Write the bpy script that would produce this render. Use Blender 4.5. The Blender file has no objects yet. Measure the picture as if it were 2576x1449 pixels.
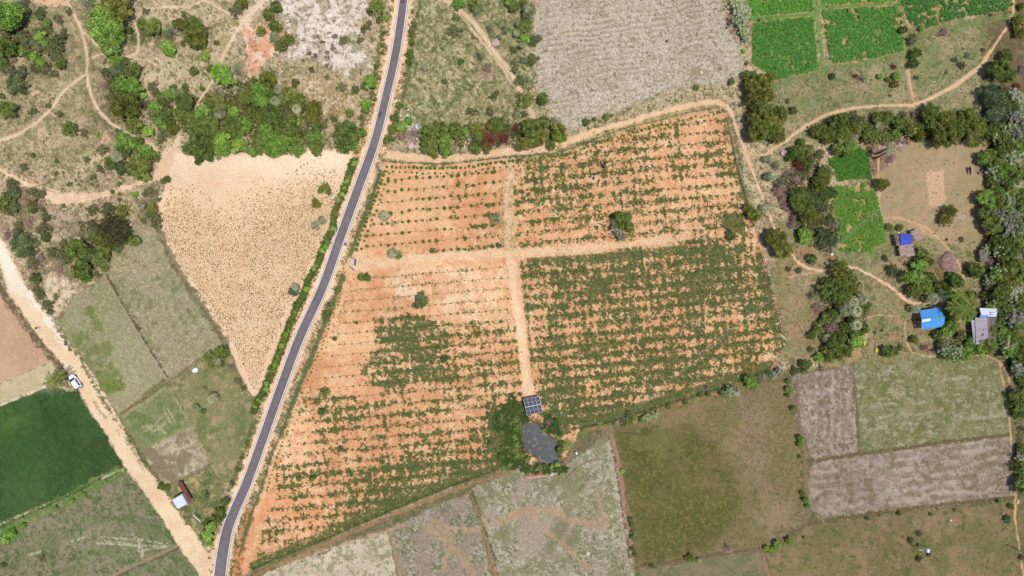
import bpy, bmesh, math, random
import numpy as np
from mathutils import Vector, Matrix
random.seed(7); RS = np.random.RandomState(11)
# ------------------------------------------------------------------ camera, light, exposure
SC = bpy.context.scene
COL = SC.collection
S = 0.1            # metres per map unit (the survey map is 2576 x 1449 units, y down)
CX, CY, HC = 1288.0, 724.5, 172.0
cam_d = bpy.data.cameras.new('camera'); cam = bpy.data.objects.new('camera', cam_d); COL.objects.link(cam)
cam.location = (0, 0, HC); cam.rotation_euler = (0, 0, 0)
cam_d.sensor_width = 36; cam_d.lens = 36 * HC / (2576 * S); cam_d.clip_start = 1; cam_d.clip_end = 20000
SC.camera = cam
SUNV = Vector((0.27, -0.10, 1.0)).normalized()
world = bpy.data.worlds.new('World'); SC.world = world; world.use_nodes = True
nt = world.node_tree; nt.nodes.clear()
sky = nt.nodes.new('ShaderNodeTexSky'); sky.sky_type = 'NISHITA'; sky.sun_disc = False
sky.sun_elevation = math.asin(SUNV.z); sky.sun_rotation = math.atan2(SUNV.x, SUNV.y)
bg = nt.nodes.new('ShaderNodeBackground'); bg.inputs[1].default_value = 0.15
wo = nt.nodes.new('ShaderNodeOutputWorld')
nt.links.new(sky.outputs[0], bg.inputs[0]); nt.links.new(bg.outputs[0], wo.inputs[0])
sl = bpy.data.lights.new('sun', 'SUN'); sl.energy = 3.9; sl.angle = math.radians(0.5); sl.color = (1.0, 0.98, 0.94)
so = bpy.data.objects.new('sun', sl); COL.objects.link(so); so.rotation_euler = SUNV.to_track_quat('Z', 'Y').to_euler()
so.location = (40, -15, 160)
SC.view_settings.view_transform = 'Standard'; SC.view_settings.look = 'None'
SC.view_settings.exposure = 0.0; SC.view_settings.gamma = 1.0
SC.cycles.max_bounces = 5; SC.cycles.diffuse_bounces = 3; SC.cycles.transmission_bounces = 3
KL = 1.42          # display brightness of a white diffuse surface in this light

def lin(c):
    c = np.asarray(c, float) / 255.0
    return np.where(c <= 0.04045, c / 12.92, ((c + 0.055) / 1.055) ** 2.4)
def A(*c):         # real-world base colour of a surface that reads as this sRGB in this light
    return np.minimum(lin(c) / KL, 0.86)
def wp(X, Y, z=0.0): return Vector(((X - CX) * S, (CY - Y) * S, z))
def gp(X, Y, h=0.0):   # ground point of something whose top, h metres up, stands over map point as seen from above the centre
    k = (HC - h) / HC
    return Vector(((X - CX) * S * k, (CY - Y) * S * k, 0))
def TL(i, j, u, v): return (644 * i + u / 4.0, 362.25 * j + v / 4.0)

# ------------------------------------------------------------------ materials
def newmat(name):
    m = bpy.data.materials.new(name); m.use_nodes = True
    n = m.node_tree; n.nodes.clear(); o = n.nodes.new('ShaderNodeOutputMaterial')
    b = n.nodes.new('ShaderNodeBsdfPrincipled'); n.links.new(b.outputs[0], o.inputs[0])
    b.inputs['Specular IOR Level'].default_value = 0.2
    return m, n, b, o
def mix(n, a, b, fac, mode='MULTIPLY'):
    x = n.nodes.new('ShaderNodeMix'); x.data_type = 'RGBA'; x.blend_type = mode
    x.inputs[0].default_value = 1.0
    for s_, v in ((0, fac), (6, a), (7, b)):
        if v is None: continue
        if hasattr(v, 'links'): n.links.new(v, x.inputs[s_])
        else: x.inputs[s_].default_value = v if s_ == 0 else (*v, 1)[:4]
    return x.outputs[2]
def noise_ramp(n, scale, lo, hi, detail=4, coord=None):
    t = n.nodes.new('ShaderNodeTexNoise'); t.inputs['Scale'].default_value = scale; t.inputs['Detail'].default_value = detail
    if coord is None:
        g = n.nodes.new('ShaderNodeNewGeometry'); coord = g.outputs['Position']
    n.links.new(coord, t.inputs['Vector'])
    r = n.nodes.new('ShaderNodeMapRange'); r.inputs[1].default_value = 0.3; r.inputs[2].default_value = 0.7
    r.inputs[3].default_value = lo; r.inputs[4].default_value = hi
    n.links.new(t.outputs[0], r.inputs[0]); return r.outputs[0], t.outputs[0]
def ground_mat():
    m, n, b, o = newmat('soil_and_grass')
    at = n.nodes.new('ShaderNodeAttribute'); at.attribute_name = 'Col'
    v1, t1 = noise_ramp(n, 3.2, 0.80, 1.20, 5); v2, t2 = noise_ramp(n, 0.05, 0.93, 1.07, 8)
    mm = n.nodes.new('ShaderNodeMath'); mm.operation = 'MULTIPLY'; n.links.new(v1, mm.inputs[0]); n.links.new(v2, mm.inputs[1])
    c = n.nodes.new('ShaderNodeVectorMath'); c.operation = 'SCALE'
    n.links.new(at.outputs['Color'], c.inputs[0]); n.links.new(mm.outputs[0], c.inputs['Scale'])
    n.links.new(c.outputs[0], b.inputs['Base Color']); b.inputs['Roughness'].default_value = 0.95
    b.inputs['Specular IOR Level'].default_value = 0.08
    bp = n.nodes.new('ShaderNodeBump'); bp.inputs['Strength'].default_value = 0.8; bp.inputs['Distance'].default_value = 0.12
    n.links.new(t1, bp.inputs['Height']); n.links.new(bp.outputs[0], b.inputs['Normal'])
    return m
def leaf_mat(name, use_obj=True, trans=0.28):
    m, n, b, o = newmat(name)
    at = n.nodes.new('ShaderNodeAttribute'); at.attribute_name = 'Col'; c = at.outputs['Color']
    if use_obj:
        oi = n.nodes.new('ShaderNodeObjectInfo'); c = mix(n, c, oi.outputs['Color'], 1.0)
    b.inputs['Roughness'].default_value = 0.75; b.inputs['Specular IOR Level'].default_value = 0.12
    n.links.new(c, b.inputs['Base Color'])
    tr = n.nodes.new('ShaderNodeBsdfTranslucent'); n.links.new(c, tr.inputs[0])
    ms = n.nodes.new('ShaderNodeMixShader'); ms.inputs[0].default_value = trans
    n.links.new(b.outputs[0], ms.inputs[1]); n.links.new(tr.outputs[0], ms.inputs[2]); n.links.new(ms.outputs[0], o.inputs[0])
    return m
def flat(name, rgb, rough=0.7, var=0.15, scale=3.0, metal=0.0, spec=0.3, bump=0.0, stretch=None):
    m, n, b, o = newmat(name)
    coord = None
    if stretch:
        tc = n.nodes.new('ShaderNodeTexCoord'); mp = n.nodes.new('ShaderNodeMapping'); mp.inputs['Scale'].default_value = stretch
        n.links.new(tc.outputs['Object'], mp.inputs[0]); coord = mp.outputs[0]
    v, t = noise_ramp(n, scale, 1 - var, 1 + var, 5, coord)
    c = n.nodes.new('ShaderNodeVectorMath'); c.operation = 'SCALE'; c.inputs[0].default_value = tuple(A(*rgb))
    n.links.new(v, c.inputs['Scale']); n.links.new(c.outputs[0], b.inputs['Base Color'])
    b.inputs['Roughness'].default_value = rough; b.inputs['Metallic'].default_value = metal
    b.inputs['Specular IOR Level'].default_value = spec
    if bump:
        bp = n.nodes.new('ShaderNodeBump'); bp.inputs['Strength'].default_value = 0.7; bp.inputs['Distance'].default_value = bump
        n.links.new(t, bp.inputs['Height']); n.links.new(bp.outputs[0], b.inputs['Normal'])
    return m
MG = ground_mat(); ML = leaf_mat('foliage'); MV = leaf_mat('low_plants', False, 0.22)
MBARK = flat('bark', (120, 100, 80), 0.9, 0.3, 6, bump=0.03)

# ------------------------------------------------------------------ object helpers
def tag(o, label=None, cat=None, group=None, kind=None):
    if label: o['label'] = label
    if cat: o['category'] = cat
    if group: o['group'] = group
    if kind: o['kind'] = kind
    return o
def empty(name, loc, rz=0.0):
    o = bpy.data.objects.new(name, None); COL.objects.link(o); o.location = loc; o.rotation_euler = (0, 0, rz)
    o.empty_display_size = 0.3; return o
class MB:
    def __init__(s): s.v = []; s.f = []
    def add(s, vs, fs):
        k = len(s.v); s.v += [tuple(p) for p in vs]; s.f += [tuple(i + k for i in f) for f in fs]; return s
    def box(s, c, d, rz=0.0, M=None):
        R = Matrix.Rotation(rz, 3, 'Z') if M is None else M
        vs = [Vector(c) + R @ Vector((x * d[0] / 2, y * d[1] / 2, z * d[2] / 2)) for x in (-1, 1) for y in (-1, 1) for z in (-1, 1)]
        return s.add(vs, [(0, 1, 3, 2), (4, 6, 7, 5), (0, 4, 5, 1), (2, 3, 7, 6), (0, 2, 6, 4), (1, 5, 7, 3)])
    def tube(s, pts, rad, n=6, cap=True):
        pts = [Vector(p) for p in pts]; rad = rad if hasattr(rad, '__len__') else [rad] * len(pts)
        rings = []
        for i, p in enumerate(pts):
            t = (pts[min(i + 1, len(pts) - 1)] - pts[max(i - 1, 0)])
            t = t.normalized() if t.length > 1e-6 else Vector((0, 0, 1))
            a = t.cross(Vector((0, 0, 1)) if abs(t.z) < 0.9 else Vector((1, 0, 0))).normalized(); b = t.cross(a)
            rings.append([p + (a * math.cos(2 * math.pi * k / n) + b * math.sin(2 * math.pi * k / n)) * rad[i] for k in range(n)])
        vs = [q for r in rings for q in r]; fs = []
        for i in range(len(pts) - 1):
            for k in range(n): fs.append((i * n + k, i * n + (k + 1) % n, (i + 1) * n + (k + 1) % n, (i + 1) * n + k))
        if cap: fs.append(tuple(range(n))[::-1]); fs.append(tuple((len(pts) - 1) * n + k for k in range(n)))
        return s.add(vs, fs)
    def loft(s, rings, cap=True):
        n = len(rings[0]); vs = [q for r in rings for q in r]; fs = []
        for i in range(len(rings) - 1):
            for k in range(n): fs.append((i * n + k, i * n + (k + 1) % n, (i + 1) * n + (k + 1) % n, (i + 1) * n + k))
        if cap: fs.append(tuple(range(n))[::-1]); fs.append(tuple((len(rings) - 1) * n + k for k in range(n)))
        return s.add(vs, fs)
    def build(s, name, mat, parent=None, smooth=False, bevel=0.0, fixn=True):
        me = bpy.data.meshes.new(name); me.from_pydata([tuple(p) for p in s.v], [], s.f)
        if fixn:
            bm = bmesh.new(); bm.from_mesh(me); bmesh.ops.recalc_face_normals(bm, faces=bm.faces); bm.to_mesh(me); bm.free()
        o = bpy.data.objects.new(name, me); COL.objects.link(o)
        for m in (mat if isinstance(mat, (list, tuple)) else [mat]): me.materials.append(m)
        if smooth: me.shade_smooth()
        if parent: o.parent = parent
        if bevel:
            b = o.modifiers.new('bevel', 'BEVEL'); b.width = bevel; b.segments = 2; b.limit_method = 'ANGLE'
        return o
def copy_tree(root):
    r = root.copy(); COL.objects.link(r)
    for ch in root.children:
        c = ch.copy(); COL.objects.link(c); c.parent = r
        for g in ch.children:
            d = g.copy(); COL.objects.link(d); d.parent = c
    return r
def mesh_np(name, V, F, colors=None, mat=None, parent=None, smooth=False):
    me = bpy.data.meshes.new(name); k = F.shape[1]
    me.vertices.add(len(V)); me.vertices.foreach_set('co', np.ascontiguousarray(V, dtype=np.float32).ravel())
    me.loops.add(F.size); me.loops.foreach_set('vertex_index', np.ascontiguousarray(F, dtype=np.int32).ravel())
    me.polygons.add(len(F)); me.polygons.foreach_set('loop_start', np.arange(0, F.size, k, dtype=np.int32))
    me.update(calc_edges=True)
    if colors is not None:
        ca = me.color_attributes.new('Col', 'FLOAT_COLOR', 'POINT')
        c4 = np.ones((len(V), 4), np.float32); c4[:, :3] = colors; ca.data.foreach_set('color', c4.ravel())
    if smooth: me.shade_smooth()
    o = bpy.data.objects.new(name, me); COL.objects.link(o)
    if mat: me.materials.append(mat)
    if parent: o.parent = parent
    return o

# ------------------------------------------------------------------ the land: one height and colour survey on a 0.2 m grid
ST = 2.0; X0, X1, Y0, Y1 = -260, 2836, -200, 1650
xs = np.arange(X0, X1 + 1, ST); ys = np.arange(Y0, Y1 + 1, ST); NX, NY = len(xs), len(ys)
GX, GY = np.meshgrid(xs, ys)
_nc = {}
FH, FW = 1000, 1600
_ky = np.fft.fftfreq(FH, ST)[:, None]; _kx = np.fft.rfftfreq(FW, ST)[None, :]; _k2 = (_kx ** 2 + _ky ** 2).astype(np.float32)
def N(scale, seed=0):            # fractal noise without a lattice, spread to 0..1 so a threshold is an area share
    key = (scale, seed)
    if key not in _nc:
        r = np.random.RandomState(seed * 131 + int(scale * 10)); F = np.fft.rfft2(r.standard_normal((FH, FW)).astype(np.float32))
        k0 = .45 / scale; F = F * (_k2 + k0 * k0) ** (-.95); F[0, 0] = 0
        a = np.fft.irfft2(F, (FH, FW))[:NY, :NX].astype(np.float32)
        a = (a - a.mean()) / a.std(); _nc[key] = (1 / (1 + np.exp(-1.7 * a))).astype(np.float32)
    return _nc[key]
WN = RS.rand(NY, NX).astype(np.float32)
def sst(x): x = np.clip(x, 0, 1); return x * x * (3 - 2 * x)
ALB = np.zeros((NY, NX, 3), np.float32); HGT = np.zeros((NY, NX), np.float32); IDM = np.zeros((NY, NX), np.int16); TRK = np.zeros((NY, NX), bool)
FLD = {}
FULL = (slice(0, NY), slice(0, NX))
def win(x0, x1, y0, y1):
    i0 = max(0, int((x0 - X0) / ST)); i1 = min(NX, int((x1 - X0) / ST) + 2); j0 = max(0, int((y0 - Y0) / ST)); j1 = min(NY, int((y1 - Y0) / ST) + 2)
    return (slice(j0, j1), slice(i0, i1))
def poly_sd(poly, pad=12):
    p = np.array(poly, float); w = win(p[:, 0].min() - pad, p[:, 0].max() + pad, p[:, 1].min() - pad, p[:, 1].max() + pad)
    gx, gy = GX[w], GY[w]; d = np.full(gx.shape, 1e9); ins = np.zeros(gx.shape, bool)
    for i in range(len(p)):
        a = p[i]; b = p[(i + 1) % len(p)]; e = b - a; L = (e @ e) + 1e-9
        t = np.clip(((gx - a[0]) * e[0] + (gy - a[1]) * e[1]) / L, 0, 1)
        d = np.minimum(d, (gx - a[0] - t * e[0]) ** 2 + (gy - a[1] - t * e[1]) ** 2)
        if a[1] != b[1]:
            c = ((a[1] > gy) != (b[1] > gy)) & (gx < (b[0] - a[0]) * (gy - a[1]) / (b[1] - a[1]) + a[0]); ins ^= c
    return w, np.where(ins, np.sqrt(d), -np.sqrt(d))
def line_sd(pts, width=6, pad=14):     # positive inside the strip
    p = [(q[0], q[1], q[2] if len(q) > 2 else width) for q in pts]; P = np.array(p, float); m = P[:, 2].max() + pad
    w = win(P[:, 0].min() - m, P[:, 0].max() + m, P[:, 1].min() - m, P[:, 1].max() + m)
    gx, gy = GX[w], GY[w]; best = np.full(gx.shape, -1e9)
    for a, b in zip(P[:-1], P[1:]):
        e = b[:2] - a[:2]; L = e @ e + 1e-9
        t = np.clip(((gx - a[0]) * e[0] + (gy - a[1]) * e[1]) / L, 0, 1)
        d = np.hypot(gx - a[0] - t * e[0], gy - a[1] - t * e[1]); best = np.maximum(best, (a[2] + t * (b[2] - a[2])) / 2 - d)
    return w, best
def tex(w, base, *layers, grain=0.10):
    c = np.broadcast_to(A(*base).astype(np.float32), GX[w].shape + (3,)).copy()
    for rgb, sc, share, soft, seed in layers:
        a = (sst((share - N(sc, seed)[w]) / (soft * (1.9 if sc >= 12 else 1.2)) + 0.5) * (.85 if sc >= 12 else .9))[..., None] if share < 1 else np.full(GX[w].shape + (1,), soft)
        c = c * (1 - a) + A(*rgb).astype(np.float32) * a
    return c * (1 + grain * (WN[w] - 0.5) * 2)[..., None] * (1 + 0.5 * grain * (N(5, 77)[w] - 0.5) * 2)[..., None]
def blend(w, a, c): ALB[w] = ALB[w] * (1 - a[..., None]) + c * a[..., None]
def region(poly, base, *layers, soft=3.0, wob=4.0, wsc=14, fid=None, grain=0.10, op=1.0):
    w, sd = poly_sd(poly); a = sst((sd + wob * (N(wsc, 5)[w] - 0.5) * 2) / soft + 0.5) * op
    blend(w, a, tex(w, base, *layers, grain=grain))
    if fid is not None: IDM[w][sd > 0] = fid
    return w, sd
def strip(pts, base, *layers, width=6, soft=2.5, wob=2.0, wsc=9, fid=None, grain=0.06, op=1.0, dz=0.0):
    w, sd = line_sd(pts, width); a = sst((sd + wob * (N(wsc, 6)[w] - 0.5) * 2) / soft + 0.5) * op
    blend(w, a, tex(w, base, *layers, grain=grain))
    if fid is not None: IDM[w][sd > 0] = fid
    if dz: HGT[w] += dz * sst(sd / 4 + 0.5)
    return w, sd
def spot(x, y, rx, ry, base, *layers, soft=0.5, wob=0.45, op=1.0, rot=0.0, wsc=20):
    r = max(rx, ry) * 1.8; w = win(x - r, x + r, y - r, y + r)
    dx = GX[w] - x; dy = GY[w] - y; c, s_ = math.cos(rot), math.sin(rot)
    d = np.hypot((dx * c + dy * s_) / rx, (-dx * s_ + dy * c) / ry)
    a = sst((1 - d + wob * (N(wsc, 8)[w] - 0.5) * 2) / soft) * op
    blend(w, a, tex(w, base, *layers)); return w, a

# --- scrubland base
ALB[:] = tex(FULL, (184, 162, 126), ((160, 148, 106), 30, .42, .35, 1), ((206, 182, 146), 22, .34, .3, 2), ((130, 124, 80), 16, .24, .25, 3), ((178, 146, 122), 60, .25, .3, 4), ((98, 96, 58), 7, .20, .2, 9), ((206, 184, 144), 5, .16, .2, 10), grain=0.16)
def fid_new(name, label, cat):
    k = len(FLD) + 1; FLD[k] = (name, label, cat); return k
# large tonal areas of the wild land
region([(-260, -200), (300, -200), (300, 20), (340, 350), (130, 420), (-260, 420)], (168, 152, 114), ((124, 120, 78), 28, .38, .3, 11), ((194, 170, 132), 20, .30, .3, 2), ((96, 98, 58), 8, .22, .2, 9), op=.7, soft=40, wob=15)
region([(240, -200), (690, -200), (640, 60), (560, 200), (480, 330), (330, 300), (240, 120)], (200, 176, 140), ((166, 152, 106), 22, .36, .3, 12), ((214, 192, 156), 16, .3, .25, 2), ((122, 116, 74), 7, .24, .2, 9), op=.75, soft=40, wob=15)
region([(1040, -40), (1340, -40), (1340, 290), (1260, 330), (1010, 320), (1000, 200)], (158, 148, 104), ((110, 118, 66), 20, .42, .25, 13), ((196, 178, 136), 9, .30, .25, 14), ((86, 100, 52), 7, .2, .2, 9), op=.9, soft=20, wob=10)
region([(1870, 200), (2600, 0), (2640, 260), (1960, 380), (1880, 330)], (150, 142, 102), ((124, 130, 82), 26, .6, .3, 15), ((172, 148, 112), 30, .22, .3, 4), ((100, 108, 60), 8, .15, .2, 9), op=.9, soft=20, wob=10)
region([(1930, 560), (2480, 380), (2560, 700), (2500, 920), (2100, 930), (1960, 900)], (154, 140, 102), ((130, 130, 80), 26, .5, .3, 16), ((176, 142, 104), 24, .22, .3, 4), ((94, 104, 56), 9, .18, .2, 9), op=.9, soft=20, wob=10)
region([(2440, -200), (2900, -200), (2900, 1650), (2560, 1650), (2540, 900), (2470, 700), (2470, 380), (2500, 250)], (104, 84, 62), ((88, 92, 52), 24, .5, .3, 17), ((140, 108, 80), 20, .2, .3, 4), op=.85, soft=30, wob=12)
region([(2200, 360), (2480, 350), (2500, 560), (2470, 640), (2220, 560), (2195, 450)], (176, 148, 112), ((158, 144, 102), 26, .5, .5, 18), ((186, 152, 116), 30, .25, .5, 4), grain=.05, soft=12)
region([(2330, 430), (2372, 430), (2380, 500), (2374, 530), (2340, 520)], (206, 168, 130), soft=6, wob=3, grain=.05)
region([(2170, 345), (2300, 350), (2260, 380), (2240, 420), (2200, 440), (2180, 400)], (150, 116, 92), ((92, 76, 68), 12, .35, .3, 19), ((182, 170, 160), 9, .12, .15, 20), soft=8)
# power of old quarry: white rock and clay
region([(690, -30), (900, -30), (945, 30), (905, 60), (935, 150), (890, 175), (880, 195), (835, 180), (800, 160), (745, 130), (720, 60)], (228, 210, 188), ((242, 228, 210), 12, .35, .4, 21), ((200, 180, 156), 10, .30, .3, 22), ((162, 148, 116), 24, .24, .3, 23), ((140, 126, 100), 5, .12, .2, 24), soft=30, wob=30, wsc=30, grain=.07)
region([(610, 60), (660, 55), (690, 80), (700, 130), (660, 160), (640, 210), (612, 180), (625, 140), (612, 110)], (232, 200, 170), ((224, 160, 118), 12, .45, .3, 25), soft=6, wob=7)
spot(640, 118, 14, 22, (222, 156, 116)); spot(636, 168, 16, 22, (230, 170, 132)); spot(700, 90, 12, 28, (222, 160, 120))
region([(650, 190), (760, 190), (900, 200), (910, 320), (800, 330), (690, 260), (600, 140)], (200, 172, 134), ((172, 146, 92), 18, .45, .3, 26), ((226, 200, 166), 12, .2, .2, 27), ((128, 118, 72), 8, .25, .2, 9), soft=25, wob=14, op=.9)
for q in ((800, 92, 12, 9), (812, 106, 8, 6), (842, 90, 5, 5), (842, 122, 5, 5), (780, 135, 9, 7), (822, 145, 9, 6), (795, 140, 7, 6)):
    spot(q[0], q[1], q[2] * .9, q[3] * .9, (104, 84, 72), wsc=8)
spot(885, 100, 26, 34, (140, 134, 96), ((190, 176, 150), 7, .3, .2, 21))
region([(65, -200), (175, -200), (172, 12), (130, 18), (72, 2)], (226, 182, 140), soft=5, grain=.05)
region([(100, 690), (145, 680), (190, 720), (165, 760), (150, 800), (140, 795), (115, 740)], (222, 202, 168), ((196, 160, 120), 12, .4, .3, 25), soft=8, wob=8)
spot(263, 348, 12, 12, (226, 178, 140)); spot(85, 232, 14, 8, (220, 180, 150)); spot(110, 345, 60, 40, (208, 178, 144), ((160, 150, 104), 9, .3, .3, 3), soft=.9)
spot(400, 130, 70, 20, (200, 170, 140), ((140, 128, 90), 7, .35, .3, 3), soft=.9); spot(170, 320, 50, 25, (200, 172, 146), op=.7)
for q in ((90, 120, 60, 50), (140, 140, 50, 30), (40, 110, 50, 60), (270, 210, 70, 70), (400, 270, 80, 60), (260, 290, 40, 50), (60, 540, 60, 70), (230, 610, 110, 60), (420, 90, 80, 40), (50, 500, 50, 60), (160, 660, 80, 60), (380, 520, 50, 70), (90, 700, 40, 70)):
    spot(*q, (108, 102, 68), ((82, 90, 50), 12, .45, .3, 28), ((150, 120, 96), 9, .25, .25, 29), soft=1.0, op=.75)
for q in ((640, 260, 130, 80), (740, 310, 90, 60), (360, 90, 60, 25)):
    spot(*q, (92, 92, 56), ((66, 80, 40), 10, .5, .3, 28), soft=.9, op=.9)
# --- fields
region([(1440, 1080), (1940, 925), (2000, 930), (2560, 885), (2620, 900), (2620, 1500), (580, 1500), (640, 1430), (1300, 1175)], (118, 108, 76), ((94, 100, 58), 10, .4, .3, 78), ((146, 126, 94), 14, .2, .3, 79), soft=10)
region([(140, 800), (262, 690), (390, 560), (640, 990), (640, 1060), (560, 1240), (510, 1390), (380, 1230)], (122, 114, 80), ((98, 102, 60), 10, .4, .3, 78), ((160, 138, 102), 12, .2, .3, 79), soft=10, op=.9)
f_top = fid_new('field', 'pale grey ploughed field at the top, north of the dirt track', 'field')
w, sd = region([(1352, -200), (1348, 0), (1342, 75), (1347, 160), (1353, 225), (1373, 270), (1393, 300), (1435, 325), (1513, 293), (1576, 272), (1613, 250), (1693, 226), (1763, 215), (1830, 206), (1872, 190), (1868, 140), (1860, 115), (1832, 75), (1812, 30), (1808, -200)], (190, 172, 152), ((202, 184, 162), 60, .4, .6, 30), ((180, 164, 138), 30, .35, .6, 31), ((158, 146, 112), 4, .34, .3, 32), ((208, 192, 170), 4, .26, .3, 33), ((118, 110, 80), 4, .10, .1, 34), fid=f_top, grain=.16)
# furrow traces following the plough
ph = (GY[w] + 0.16 * (GX[w] - 1288) + 10 * N(120, 3)[w]) / 7.0
st_ = sst((np.sin(ph * 2 * np.pi / 2) + N(40, 31)[w] * 1.6 - 1.5) / .8) * (sd > 8); blend(w, st_ * .5, tex(w, (210, 194, 172)))
st_ = sst((np.sin(ph * 2 * np.pi / 2 + 2) + N(40, 35)[w] * 1.6 - 1.6) / .6) * (sd > 4); blend(w, st_ * .5, tex(w, (146, 134, 106)))
spot(1765, 182, 22, 16, (150, 138, 98), op=.7)
BSH = [(1875, 0), (1940, 45), (1850, 60)]
soilc = (196, 150, 106)
fg = [fid_new('field', l, 'field') for l in ('dark green crop plot left of the straight grass strip', 'green crop plot with soil gaps between two grass strips', 'green crop plot in the top right corner', 'bright green crop plot at the top edge beside the pale trees', 'narrow bright green crop plot at the top edge')]
strip([(1950, 212), (2090, 170), (2190, 158), (2285, 135), (2330, 82), (2550, 40)], (108, 128, 68), ((140, 134, 88), 10, .4, .4, 3), width=22, soft=10, wob=8, op=.85)
strip([(1890, 50), (2050, 38), (2060, 20), (2560, -10)], (92, 138, 60), ((120, 144, 76), 10, .3, .3, 3), width=16)
strip([(2052, 0), (2062, 110), (2075, 190)], (100, 140, 66), ((140, 156, 92), 6, .3, .3, 3), width=12)
crops = []
for k, (poly, share, g1, g2) in enumerate([([(1890, 56), (2047, 40), (2060, 176), (1954, 203), (1890, 160)], .10, (80, 130, 54), (104, 152, 60)),
    ([(2064, 24), (2259, 14), (2276, 128), (2182, 151), (2088, 162)], .20, (82, 134, 56), (106, 154, 62)),
    ([(2266, 10), (2262, -160), (2700, -160), (2544, -60), (2548, 26), (2407, 48), (2325, 76), (2288, 62)], .26, (74, 122, 54), (92, 140, 60)),
    ([(1880, -160), (2044, -160), (2047, 30), (1890, 44), (1880, 10)], .02, (88, 142, 54), (108, 158, 60)),
    ([(2056, -160), (2256, -160), (2256, 6), (2060, 14)], .08, (92, 148, 56), (112, 162, 62))]):
    w, sd = region(poly, (160, 136, 86), ((186, 150, 104), 8, .5, .3, 40), fid=fg[k], soft=4)
    a = sst((N(9, 41)[w] * .6 + N(4, 46)[w] * .4 - share - .14) / .12 + .4) * sst(sd / 5); blend(w, a * .95, tex(w, g1, (g2, 8, .4, .3, 42), ((34, 80, 36), 5, .3, .2, 43), grain=.12))
    crops.append((w, a, g1, g2, sd))
f_st = fid_new('field', 'wide sandy stubble field with dotted tufts west of the asphalt road', 'field')
STUB = [(440, 372), (500, 392), (560, 388), (660, 380), (800, 372), (888, 378), (893, 400), (870, 440), (850, 520), (815, 610), (790, 680), (765, 722), (738, 770), (700, 860), (655, 985), (640, 992), (625, 985), (600, 930), (575, 868), (550, 828), (500, 755), (460, 700), (430, 650), (400, 596), (393, 548), (400, 500), (425, 455), (400, 430), (404, 385)]
w, sd = region(STUB, (239, 203, 161), ((231, 191, 148), 60, .4, .6, 44), ((243, 212, 174), 60, .3, .6, 45), fid=f_st, grain=.04, wob=5)
a = sst((480 - GY[w]) / 100) * sst(sd / 12); blend(w, a * .95, tex(w, (250, 221, 186), grain=.03))
a = sst((GY[w] - 450) / 120) * sst((sd - 10) / 12); blend(w, a * .4, tex(w, (218, 180, 138), grain=.05))
a = sst((12 - sd) / 8) * (sd > 0) * sst((GY[w] - 420) / 100); blend(w, a * .7, tex(w, (232, 190, 156), grain=.05))
stub_w, stub_sd = w, sd
# --- orange plantation
f_pl = fid_new('field', 'orange soil plantation with rows of saplings and green weeds', 'field')
PLANT = [(958, 400), (1092, 410), (1250, 394), (1360, 376), (1470, 338), (1600, 306), (1700, 285), (1823, 268), (1845, 362), (1855, 412), (1875, 482), (1890, 540), (1910, 600), (1932, 680), (1957, 787), (1978, 864), (1940, 926), (1803, 982), (1658, 1024), (1538, 1062), (1463, 1080), (1420, 1150), (1330, 1166), (1239, 1187), (1134, 1224), (989, 1283), (914, 1316), (804, 1364), (689, 1409), (580, 1460), (596, 1380), (640, 1270), (689, 1137), (726, 1044), (764, 949), (804, 849), (851, 724), (868, 688), (884, 640), (896, 600), (926, 522), (956, 430)]
w, sd = region(PLANT, (226, 170, 122), ((236, 186, 140), 60, .45, .5, 50), ((214, 150, 104), 54, .3, .45, 51), ((238, 194, 148), 16, .16, .3, 52), ((206, 140, 96), 10, .10, .3, 53), fid=f_pl, grain=.05)
spot(1040, 520, 130, 110, (236, 186, 138), soft=1.2, op=.7)
for q in ((1010, 730, 48, 40, (240, 210, 172), .95), (1170, 750, 130, 80, (246, 206, 160), .9), (1150, 690, 150, 30, (244, 206, 162), .8), (870, 830, 70, 90, (242, 196, 150), .8), (720, 1110, 50, 90, (246, 202, 156), .8), (1240, 700, 90, 50, (242, 198, 150), .8), (960, 760, 90, 30, (208, 146, 100), .5), (760, 1130, 70, 80, (242, 196, 148), .7), (820, 930, 90, 40, (214, 148, 100), .6), (1000, 1080, 200, 90, (212, 142, 96), .6), (1180, 1130, 60, 50, (222, 146, 98), .7), (720, 1290, 100, 60, (226, 152, 102), .6), (1180, 540, 80, 90, (216, 150, 106), .7), (1000, 480, 80, 40, (234, 180, 130), .7), (1020, 600, 90, 40, (214, 150, 106), .5), (1760, 400, 130, 80, (234, 184, 138), .5), (1350, 480, 40, 60, (206, 138, 96), .5), (1570, 375, 40, 22, (178, 112, 66), .8), (1460, 485, 26, 14, (206, 140, 100), .9), (1600, 470, 200, 110, (232, 180, 134), .4), (640, 1390, 60, 50, (228, 170, 120), .5), (1600, 780, 260, 160, (214, 152, 112), .6), (1870, 860, 90, 60, (212, 148, 104), .6)):
    spot(*q[:4], q[4], ((222, 160, 112), 12, .2, .4, 54), soft=.9, wob=.5, op=q[5])
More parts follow.
